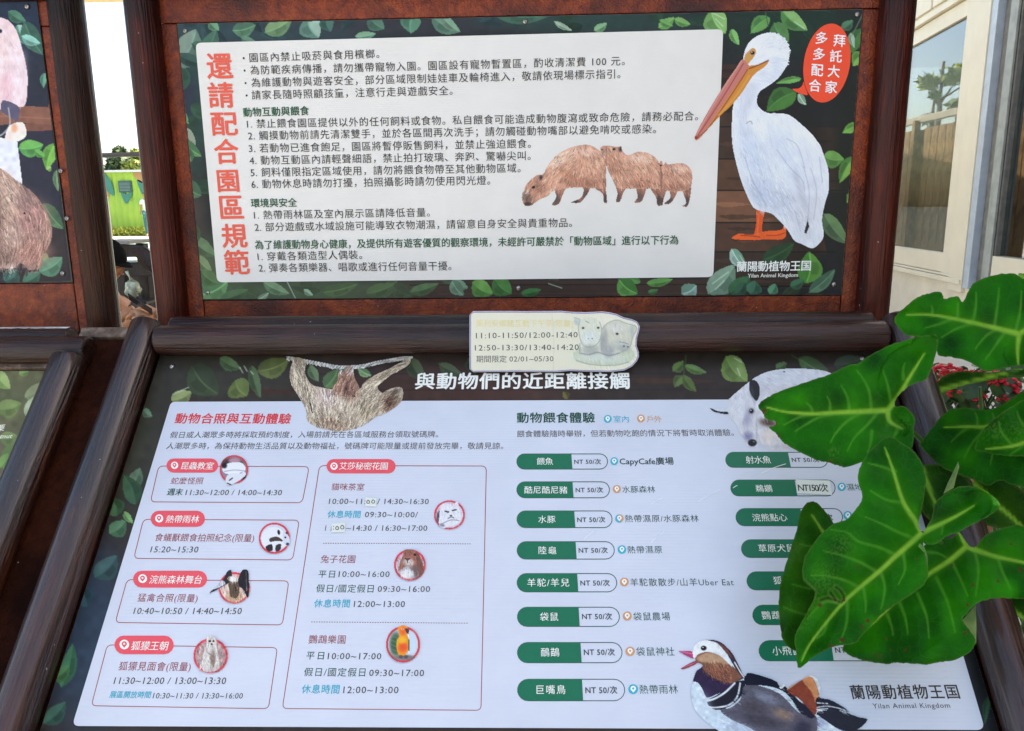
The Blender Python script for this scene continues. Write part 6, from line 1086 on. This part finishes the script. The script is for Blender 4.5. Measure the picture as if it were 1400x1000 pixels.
# flowering strip under the mural
V = []; Fc = []; rs = np.random.RandomState(9)
for i in range(2600):
    p = np.array((PW.o[0]+rs.uniform(-1, 5), PW.o[1]-rs.uniform(.2, 1.2), zg+rs.uniform(0, .32))); u = rs.normal(0, 1, 3); u /= np.linalg.norm(u); v = np.cross(u, rs.normal(0, 1, 3)); v /= np.linalg.norm(v)+1e-6; s = rs.uniform(.04, .09); k_ = len(V); V += [p-u*s, p+v*s*.6, p+u*s, p-v*s*.6]; Fc.append((k_, k_+1, k_+2, k_+3))
tag(mk('low_hedge', V, np.array(Fc), flat('yellow_green_leaves', (.32, .36, .04), .6, .4, 4, bumpd=0), None), 'low yellow-green ground cover along the foot of the mural shed', 'hedge', kind='stuff')
# beam frame (dark pergola) between
pg = empty('pergola_frame', at(140, 300, 9)*(1, 1, 0), 'dark metal pergola frame crossing in front of the trees', 'frame')
m_ = MB(); p0 = at(134, 213, 9); p1 = at(240, 209, 9); m_.tube([p0-(.0, 0, 0), p1], .03, 6); m_.build('beam', flat('dark_metal', (.05, .05, .055), .5), pg); p2_ = p0.copy(); p2_[2] = 0
MB().tube([p0+(0, 0, .05), p2_], .028, 6).build('pole', flat('dark_metal', (.05, .05, .055), .5), pg); p3_ = p1.copy(); p3_[2] = 0; MB().tube([p1+(0, 0, .05), p3_], .028, 6).build('pole', flat('dark_metal', (.05, .05, .055), .5), pg)
# white pole and brown panel beside it
wp = at(126, 190, 5.6); WP = empty('white_pole', (wp[0], wp[1], 0), 'slim white round pole seen through the gap between the boards', 'pole')
MB().tube([(wp[0], wp[1], 0), (wp[0], wp[1], 2.6)], .017, 12).build('pole', flat('white_enamel', (.75, .76, .74), .4), WP, True); MB().tube([(wp[0], wp[1], 0), (wp[0], wp[1], .02)], .06, 14).build('base_plate', M_ALU, WP, True)
bp = at(143, 300, 6.4); z1 = at(143, 269, 6.4)[2]; BPn = empty('brown_panel', (bp[0], bp[1], 0), 'narrow brown upright panel next to the white pole', 'panel')
MB().box((bp[0], bp[1], z1/2), (.055, .03, z1), bev=.004).build('board', flat('brown_grey_panel', (.20, .16, .13), .6), BPn); MB().box((bp[0]+.036, bp[1]-.0, z1/2), (.012, .04, z1)).build('edge_strip', flat('white_enamel', (.75, .76, .74), .4), BPn)
# tan awning far overhead; its unseen part is widened to shade the people below
ap = at(135, 4, 8.9); AW = empty('tan_awning', (ap[0], ap[1], 0), 'edge of a tan canvas awning at the very top of the gap', 'awning')
MB().box((-2.2, (ap[1]+2.6)/2, ap[2]+.02), (7.4, ap[1]-2.6, .04), bev=.01).build('canvas', flat('tan_canvas', (.62, .45, .22), .8), AW)
for sx, sy in ((-5.8, 2.7), (-5.8, ap[1]-.1), (1.4, 2.7), (1.4, ap[1]-.1)): MB().tube([(sx, sy, 0), (sx, sy, ap[2])], .03, 8).build('pole', M_ALU, AW)
# trees over the shed
for (x, y, D, hh, lab, mt, sz, nm) in ((163, 222, 42, 1.9, 'dark green tree rising behind the beam above the shed', M_TD, .22, 'tree'), (186, 228, 36, 1.0, 'bright yellow-green tree just above the shed roof', M_TL2, .18, 'tree')):
    c = at(x, y, D); tree((c[0], c[1], zg), c[2]-zg+.6, 1, 420, lab, mt, [(0, 0, c[2]-zg, .62), (.35, 0, c[2]-zg-.5, .7), (-.4, 0, c[2]-zg-.6, .6), (.1, 0, c[2]-zg+.55, .3), (.0, 0, c[2]-zg-1.2, .9)], nm, sz)
c = at(190, 226, 34); tree((c[0]+.9, c[1], zg), c[2]-zg+.4, 1, 420, 'second yellow-green tree half hidden by the board post', M_TL2, [(0, 0, c[2]-zg, .8), (-.5, 0, c[2]-zg-.4, .6), (.6, 0, c[2]-zg+.3, .7)], 'tree', .18)
c = at(60, 240, 44); tree((c[0], c[1], zg), 4.6, 1, 420, 'round tree standing left of the shed', M_TD, [(0, 0, 3.8, 1.2), (.8, 0, 3.2, 1), (-.9, 0, 3.1, 1), (0, .3, 4.5, .8)], 'tree', .25)

# dark timber stall
ks = at(178, 400, 5.0); KS = empty('timber_stall', (ks[0], ks[1], 0), 'dark timber stall with shelves standing in the gap between the boards', 'stall')
def kb_(nm, x0, x1, y0, y1, d, th, m, rot=0):
    a = at(x0, y1, d); b = at(x1, y0, d); c = (a+b)/2; s = (abs(b[0]-a[0]), th, abs(b[2]-a[2])); M = Matrix.Translation(c.tolist()) @ Matrix.Rotation(math.radians(rot), 4, 'Y'); return MB().box((0, 0, 0), s, M, bev=.004).build(nm, m, KS)
kb_('top_board', 141, 198, 328, 333, 5.0, .4, flat('grey_weathered_top', (.25, .25, .23), .7)); kb_('top_rail', 150, 200, 334, 352, 5.05, .06, M_KIOSK)
kb_('shelf', 160, 225, 357, 376, 5.1, .3, M_KIOSK); kb_('shelf_edge', 166, 188, 356.5, 359, 4.93, .02, M_ALU)
for x0, x1 in ((158, 169), (188, 200), (214, 224)):
    a = at(x0, 333, 5.1); b = at(x1, 333, 5.1); z = a[2]; MB().box(((a[0]+b[0])/2, a[1], z/2), (b[0]-a[0], .06, z), bev=.004).build('post', M_KIOSK, KS)
a = at(178, 440, 5.2); MB().box((a[0], a[1]+.25, a[2]/2+.15), (.5, .02, a[2]+.3)).build('back_panel', M_KIOSK, KS)
# slanted leaflet box lid
pts = [(176, 338), (186, 334), (206, 342), (214, 354), (212, 374), (196, 366)]; V = [at(x, y, 4.7+(.0 if i < 3 else -.1)) for i, (x, y) in enumerate(pts)]; V2 = [v+np.array((0, .02, -.01)) for v in V]; n_ = len(V)
mk('tilted_lid', V+V2, [tuple(range(n_))[::-1], tuple(range(n_, 2*n_))]+[(i, (i+1) % n_, (i+1) % n_+n_, i+n_) for i in range(n_)], M_KIOSK, KS); MB().tube([at(203, 339.5, 4.68), at(213, 354, 4.6)], .004, 6).build('white_edge', flat('white_enamel', (.75, .76, .74), .4), KS)
# plastic bag on the lower shelf
bgc = at(182, 396, 4.98); PB = MB(); rs = np.random.RandomState(2)
PB.ball(bgc, (.05, .04, .06), 20, 14); PB.V = [tuple(np.array(v)+rs.normal(0, .005, 3)) for v in PB.V]; PB.tube([bgc+(0, 0, .05), bgc+(-.015, 0, .085), bgc+(-.03, 0, .12)], [.015, .006, .012], 8)
bag = PB.build('plastic_bag', flat('clear_white_plastic', (.45, .5, .36), .25, .5, 25), None, True); tag(bag, 'crumpled translucent bag of greens standing on the timber stall shelf', 'bag')
a = at(182, 412, 5.0); MB().box((a[0], a[1], a[2]), (.3, .24, .015)).build('shelf', M_KIOSK, KS)
gb = at(153, 400, 5.6)

# ------------------------------------------------------------------ people
def skin(name, J, E, R, mat, parent, sub=2, colors=None):
    me = bpy.data.meshes.new(name); me.from_pydata([tuple(j) for j in J], E, []); o = bpy.data.objects.new(name, me); COL.objects.link(o)
    sk = o.modifiers.new('s', 'SKIN'); sk.use_smooth_shade = True; ss = o.modifiers.new('u', 'SUBSURF'); ss.levels = ss.render_levels = sub
    for i, r in enumerate(R): v = me.skin_vertices[0].data[i]; v.radius = (r, r) if np.isscalar(r) else r; v.use_root = (i == 0)
    bpy.context.view_layer.update(); ev = o.evaluated_get(bpy.context.evaluated_depsgraph_get()); m2 = bpy.data.meshes.new_from_object(ev); V = np.empty(len(m2.vertices)*3); m2.vertices.foreach_get('co', V); Fc = [tuple(p.vertices) for p in m2.polygons]
    bpy.data.objects.remove(o); bpy.data.meshes.remove(me); bpy.data.meshes.remove(m2)
    return mk(name, V.reshape(-1, 3), Fc, mat, parent, True)
M_SKIN = flat('skin', (.36, .16, .075), .5, .12, 25, bumpd=.0005); M_SKIN2 = flat('skin', (.45, .22, .11), .5, .1, 25, bumpd=.0005)
M_BLK = flat('black_cap_cloth', (.008, .008, .008), .95, .2, 40, spec=.05); M_SHIRT = flat('dark_shirt', (.03, .035, .04), .85, .3, 20); M_CAMO = flat('olive_patterned_cloth', (.06, .06, .03), .8, .6, 30); M_TEAL = flat('teal_trousers', (.03, .14, .15), .8, .2, 10); M_WS = flat('white_shirt', (.75, .76, .76), .8, .06, 8)
def hand(m, wrist, d, side, up_, s=1.0, curl=.5):
    """palm, four bent fingers of unequal length and a thumb from the side of the palm"""
    d = np.array(d, float); d /= np.linalg.norm(d); up_ = np.array(up_, float); up_ -= d*(up_@d); up_ /= np.linalg.norm(up_); sd = np.cross(d, up_)*side; wrist = np.array(wrist, float)
    m.tube([wrist-d*.02*s, wrist+d*.02*s, wrist+d*.06*s, wrist+d*.092*s], [.024*s, .03*s, .036*s, .03*s], 10)
    for i, (ln, o_) in enumerate(((.072, -.027), (.08, -.009), (.075, .009), (.058, .026))):
        r = wrist+d*.08*s+sd*o_*s; a = r+(d*math.cos(curl*.5)-up_*math.sin(curl*.5))*ln*.45*s; b = a+(d*math.cos(curl*1.3)-up_*math.sin(curl*1.3))*ln*.32*s; c = b+(d*math.cos(curl*2)-up_*math.sin(curl*2))*ln*.25*s
        m.tube([r, a, b, c], [.0095*s, .0088*s, .0078*s, .006*s], 7)
    r = wrist+d*.025*s-sd*.028*s; a = r+(d*.6-sd*.6-up_*.2)*.04*s; b = a+(d*.9-sd*.1-up_*.3)*.035*s; m.tube([r, a, b], [.013*s, .011*s, .0085*s], 7)
def head(T, c, yaw, pitch, mat, hairmat, cap=False, glasses=False):
    """a head at c looking along local -Y before rotation"""
    M = Matrix.Translation(Vector(c)) @ Matrix.Rotation(yaw, 4, 'Z') @ Matrix.Rotation(pitch, 4, 'X'); nu, nv = 28, 22; V = []
    for i in range(nv+1):
        th = math.pi*i/nv
        for k_ in range(nu):
            ph = 2*math.pi*k_/nu; x, y, z = math.sin(th)*math.cos(ph), math.sin(th)*math.sin(ph), math.cos(th)
            X, Y, Z = x*.074, y*.096, z*.118
            f = max(0, -y); lowf = max(0, -z)
            X *= 1-.30*lowf**1.5; Y *= 1-(.28*lowf if y > 0 else .05*lowf)
            Y -= .024*math.exp(-((x/.16)**2+((z+.18)/.20)**2))*(f > .3)          # nose
            Y += .010*math.exp(-(((abs(x)-.36)/.16)**2+((z-.02)/.12)**2))*(f > .3)   # eye sockets
            Y -= .006*math.exp(-((x/.3)**2+((z+.50)/.06)**2))*(f > .3); Y -= .010*math.exp(-((x/.3)**2+((z+.86)/.12)**2))*(f > .2)
            V.append(M @ Vector((X, Y, Z)))
    Fc = [(i*nu+k_, (i+1)*nu+k_, (i+1)*nu+(k_+1) % nu, i*nu+(k_+1) % nu) for i in range(nv) for k_ in range(nu)]
    m = MB(); m.add(V, Fc)
    for s in (-1, 1): m.ball((0, 0, 0), (.010, .018, .030), 8, 6); m.V[-(8*5+2):] = [tuple(M @ (Vector(v)+Vector((s*.074, .012, -.012)))) for v in m.V[-(8*5+2):]]
    m.build('head', mat, T, True)
    hm = MB(); VV = []
    rows_ = 9
    for i in range(rows_+1):
        th = (math.pi*.5)*i/rows_*(1.0)
        for k_ in range(24):
            ph = 2*math.pi*k_/24; y = math.sin(ph); ext = 1.0 if cap else (1.25 if y > -.2 else .72); t2 = th*ext; VV.append(M @ Vector((math.sin(t2)*math.cos(ph)*.081, math.sin(t2)*math.sin(ph)*.104+.004, math.cos(t2)*.127+.006)))
    hm.add(VV, [(i*24+k_, (i+1)*24+k_, (i+1)*24+(k_+1) % 24, i*24+(k_+1) % 24) for i in range(rows_) for k_ in range(24)])
    if cap:
        br_ = []; 
        for k_ in range(13):
            a = math.pi*(1.12+.76*k_/12); br_ += [M @ Vector((math.cos(a)*.078, math.sin(a)*.098, .012)), M @ Vector((math.cos(a)*.070, math.sin(a)*.098-.065*math.sin(math.pi*k_/12)**.6, .0)), ]
        hm.add(br_, [(2*i, 2*i+2, 2*i+3, 2*i+1) for i in range(12)])
        hm.build('cap', hairmat, T, True)
        h2 = MB(); h2.ball((0, 0, 0), (.079, .075, .05), 16, 10); h2.V = [tuple(M @ (Vector(v)+Vector((0, .028, -.012)))) for v in h2.V]; h2.build('hair', M_BLK, T, True)
    else: hm.build('hair', hairmat, T, True)
    e = MB()
    for s in (-1, 1): e.ball(M @ Vector((s*.028, -.083, .003)), .008, 8, 6)
    e.build('eyes', flat('eye_dark', (.03, .02, .015), .2), T, True)
    mo_ = MB(); mo_.tube([M @ Vector((x_, -.094+abs(x_)*.25, -.058)) for x_ in (-.022, -.01, 0, .01, .022)], .0035, 6); mo_.build('mouth', flat('lips', (.25, .07, .05), .4), T, True)
    if glasses:
        g = MB()
        for s in (-1, 1):
            g.tube([M @ Vector((s*.031+.022*math.cos(a), -.101, .002+.016*math.sin(a))) for a in np.linspace(0, 6.283, 15)], .0016, 5); g.tube([M @ Vector((s*.053, -.101, .006)), M @ Vector((s*.078, -.02, .006)), M @ Vector((s*.079, .02, -.004))], .0016, 5)
        g.tube([M @ Vector((-.009, -.101, .005)), M @ Vector((.009, -.101, .005))], .0016, 5); g.build('glasses', M_BLK, T, True)
def person(base_, label, facing, hc, seat_z, feetz, arms, mats, headargs, shoulderw=.19, up_=(0, 0, 1), stand=False):
    """hc: head centre. facing: yaw of the body, 0 looks towards -Y"""
    T = empty('person', base_, label, 'person'); Rz = Matrix.Rotation(facing, 3, 'Z'); W = lambda x, y, z: np.array(Rz @ Vector((x, y, 0)))+np.array((base_[0], base_[1], z))
    return T, W
# seated man in a cap, looking down to the right at his phone
h = at(150, 357, 4.5); bx, by = h[0]-.10, h[1]+.02; fc = math.radians(72)
T, W = person((bx, by, 0), 'man in a black cap and glasses bending over a phone behind the left board', fc, h, .45, 0, None, None, None)
sh = h[2]-.27
J = [W(0, .06, .50), W(0, .05, .68), W(0, .0, sh-.12), W(0, -.03, sh-.01), W(0, -.06, h[2]-.11), W(.17, -.02, sh-.03), W(-.17, -.02, sh-.03), W(.10, 0, .50), W(-.10, 0, .50), W(.12, -.42, .50), W(-.12, -.42, .50), W(.12, -.44, .08), W(-.12, -.44, .08), W(.12, -.60, .04), W(-.12, -.60, .04)]
E_ = [(0, 1), (1, 2), (2, 3), (3, 4), (3, 5), (3, 6), (0, 7), (0, 8), (7, 9), (8, 10), (9, 11), (10, 12), (11, 13), (12, 14)]
el1, el2 = W(.25, -.12, sh-.27), W(-.25, -.12, sh-.27); w1_ = at(166, 434, 4.45); w2_ = at(176, 442, 4.25)
J += [el1, el2, w1_, w2_]; E_ += [(5, 15), (6, 16), (15, 17), (16, 18)] 
# the nearer arm is the one on the camera's side
if np.linalg.norm(el1-CAM) < np.linalg.norm(el2-CAM): J[17], J[18] = w2_, w1_
skin('body', J, E_, [.14, .135, .15, .10, .05, .065, .065, .09, .09, .06, .06, .042, .042, .035, .035, .042, .042, .025, .025], M_SKIN, T)
skin('shirt', [J[0], J[1], J[2], J[3], J[5], J[6], (J[5]+J[15])/2, (J[6]+J[16])/2], [(0, 1), (1, 2), (2, 3), (3, 4), (3, 5), (4, 6), (5, 7)], [.155, .15, .165, .11, .078, .078, .06, .06], M_SHIRT, T)
skin('trousers', [J[0], J[7], J[8], J[9], J[10], J[11]+(0, 0, .04), J[12]+(0, 0, .04)], [(0, 1), (0, 2), (1, 3), (2, 4), (3, 5), (4, 6)], [.15, .10, .10, .072, .072, .055, .055], M_SHIRT, T)
head(T, h, fc, math.radians(14), M_SKIN, M_BLK, True, True)
m_ = MB(); hand(m_, J[17], at(190, 424, 4.35)-at(170, 436, 4.35), 1, (0, 0, 1), .95, .6); hand(m_, J[18], at(196, 418, 4.3)-at(178, 438, 4.3), -1, (0, -.2, 1), .95, .6); m_.build('hand', M_SKIN, T, True)
bench = empty('bench', (bx-.1, by+.05, 0), 'low dark bench under the man in the cap', 'bench'); MB().box((bx, by, .40), (.9, .45, .04), bev=.006).build('seat', M_KIOSK, bench)
for sx in (-.38, .38):
    for sy in (-.17, .17): MB().box((bx+sx, by+sy, .19), (.05, .05, .38)).build('leg', M_KIOSK, bench)
# second person, facing left, mostly behind the board's post
h2 = at(240, 350, 4.3); bx2, by2 = h2[0]+.05, h2[1]+.02; fc = math.radians(-78)
T, W = person((bx2, by2, 0), 'person in an olive patterned top holding a phone, mostly hidden by the post', fc, h2, .45, 0, None, None, None)
sh = h2[2]-.27
J = [W(0, .06, .50), W(0, .05, .68), W(0, .0, sh-.12), W(0, -.02, sh-.01), W(0, -.05, h2[2]-.11), W(.17, -.02, sh-.03), W(-.17, -.02, sh-.03), W(.10, 0, .50), W(-.10, 0, .50), W(.12, -.42, .50), W(-.12, -.42, .50), W(.12, -.44, .08), W(-.12, -.44, .08), W(.12, -.60, .04), W(-.12, -.60, .04), W(.23, -.08, sh-.26), W(-.23, -.08, sh-.26), at(205, 434, 4.2), at(212, 428, 4.3)]
if np.linalg.norm(J[15]-CAM) > np.linalg.norm(J[16]-CAM): J[17], J[18] = J[18], J[17]
E_ = [(0, 1), (1, 2), (2, 3), (3, 4), (3, 5), (3, 6), (0, 7), (0, 8), (7, 9), (8, 10), (9, 11), (10, 12), (11, 13), (12, 14), (5, 15), (6, 16), (15, 17), (16, 18)]
skin('body', J, E_, [.13, .125, .14, .095, .048, .062, .062, .085, .085, .055, .055, .04, .04, .033, .033, .042, .042, .024, .024], M_SKIN2, T)
skin('top', [J[0], J[1], J[2], J[3], J[5], J[6]], [(0, 1), (1, 2), (2, 3), (3, 4), (3, 5)], [.145, .14, .155, .10, .07, .07], M_CAMO, T)
skin('trousers', [J[0], J[7], J[8], J[9], J[10], J[11]+(0, 0, .04), J[12]+(0, 0, .04)], [(0, 1), (0, 2), (1, 3), (2, 4), (3, 5), (4, 6)], [.14, .095, .095, .068, .068, .05, .05], M_SHIRT, T)
head(T, h2, fc, math.radians(20), M_SKIN2, M_BLK)
m_ = MB(); hand(m_, J[17], (-.9, 0, .25), 1, (0, 0, 1), .9, .7); hand(m_, J[18], (-.9, 0, .3), -1, (0, -.2, 1), .9, .7); m_.build('hand', M_SKIN2, T, True)
b2 = empty('bench', (bx2, by2, 0), 'low dark bench under the person in the olive top', 'bench'); MB().box((bx2, by2, .40), (.9, .45, .04), bev=.006).build('seat', M_KIOSK, b2)
for sx in (-.38, .38):
    for sy in (-.17, .17): MB().box((bx2+sx, by2+sy, .19), (.05, .05, .38)).build('leg', M_KIOSK, b2)
ph = at(192, 416, 4.15); M = Matrix.Translation(ph.tolist()) @ Matrix.Rotation(math.radians(35), 4, 'Y') @ Matrix.Rotation(math.radians(50), 4, 'X'); tag(MB().box((0, 0, 0), (.15, .008, .072), M, bev=.003).build('phone', flat('black_phone', (.01, .01, .012), .2), None), 'black phone in the hands of the man with the cap', 'phone')
# far walker in a white shirt
f0 = at(204, 320, 27.5); zf = float(gz(f0[0], f0[1]))+.03; hd = at(201, 269, 27.5); sc_ = (hd[2]+.12-zf)/1.72
T, W = person((f0[0], f0[1], zf), 'distant walker in a white shirt and teal trousers on the teal path', .3, hd, 0, 0, None, None, None)
w_ = lambda x, y, z: W(x*sc_, y*sc_, zf+z*sc_)
J = [w_(0, 0, .92), w_(0, 0, 1.1), w_(0, 0, 1.32), w_(0, 0, 1.45), w_(0, 0, 1.52), w_(.17, 0, 1.40), w_(-.17, 0, 1.40), w_(.09, 0, .90), w_(-.09, 0, .90), w_(.10, -.03, .50), w_(-.10, .05, .50), w_(.10, .0, .08), w_(-.10, .14, .10), w_(.10, -.14, .03), w_(-.10, .0, .03), w_(.22, .03, 1.12), w_(-.22, .02, 1.12), w_(.23, -.08, .88), w_(-.23, -.04, .86)]
skin('body', J, E_, [x*sc_ for x in [.12, .11, .13, .08, .05, .055, .055, .085, .085, .055, .055, .04, .04, .033, .033, .038, .038, .025, .025]], M_SKIN2, T, 1)
skin('shirt', [J[0], J[1], J[2], J[3], J[5], J[6], (J[5]+J[15])/2, (J[6]+J[16])/2], [(0, 1), (1, 2), (2, 3), (3, 4), (3, 5), (4, 6), (5, 7)], [x*sc_ for x in [.14, .13, .15, .09, .07, .07, .055, .055]], M_WS, T, 1)
skin('trousers', [J[0], J[7], J[8], J[9], J[10], J[11], J[12]], [(0, 1), (0, 2), (1, 3), (2, 4), (3, 5), (4, 6)], [x*sc_ for x in [.14, .10, .10, .07, .07, .055, .055]], M_TEAL, T, 1)
head(T, w_(0, -.01, 1.63), .3, 0, M_SKIN2, M_BLK)
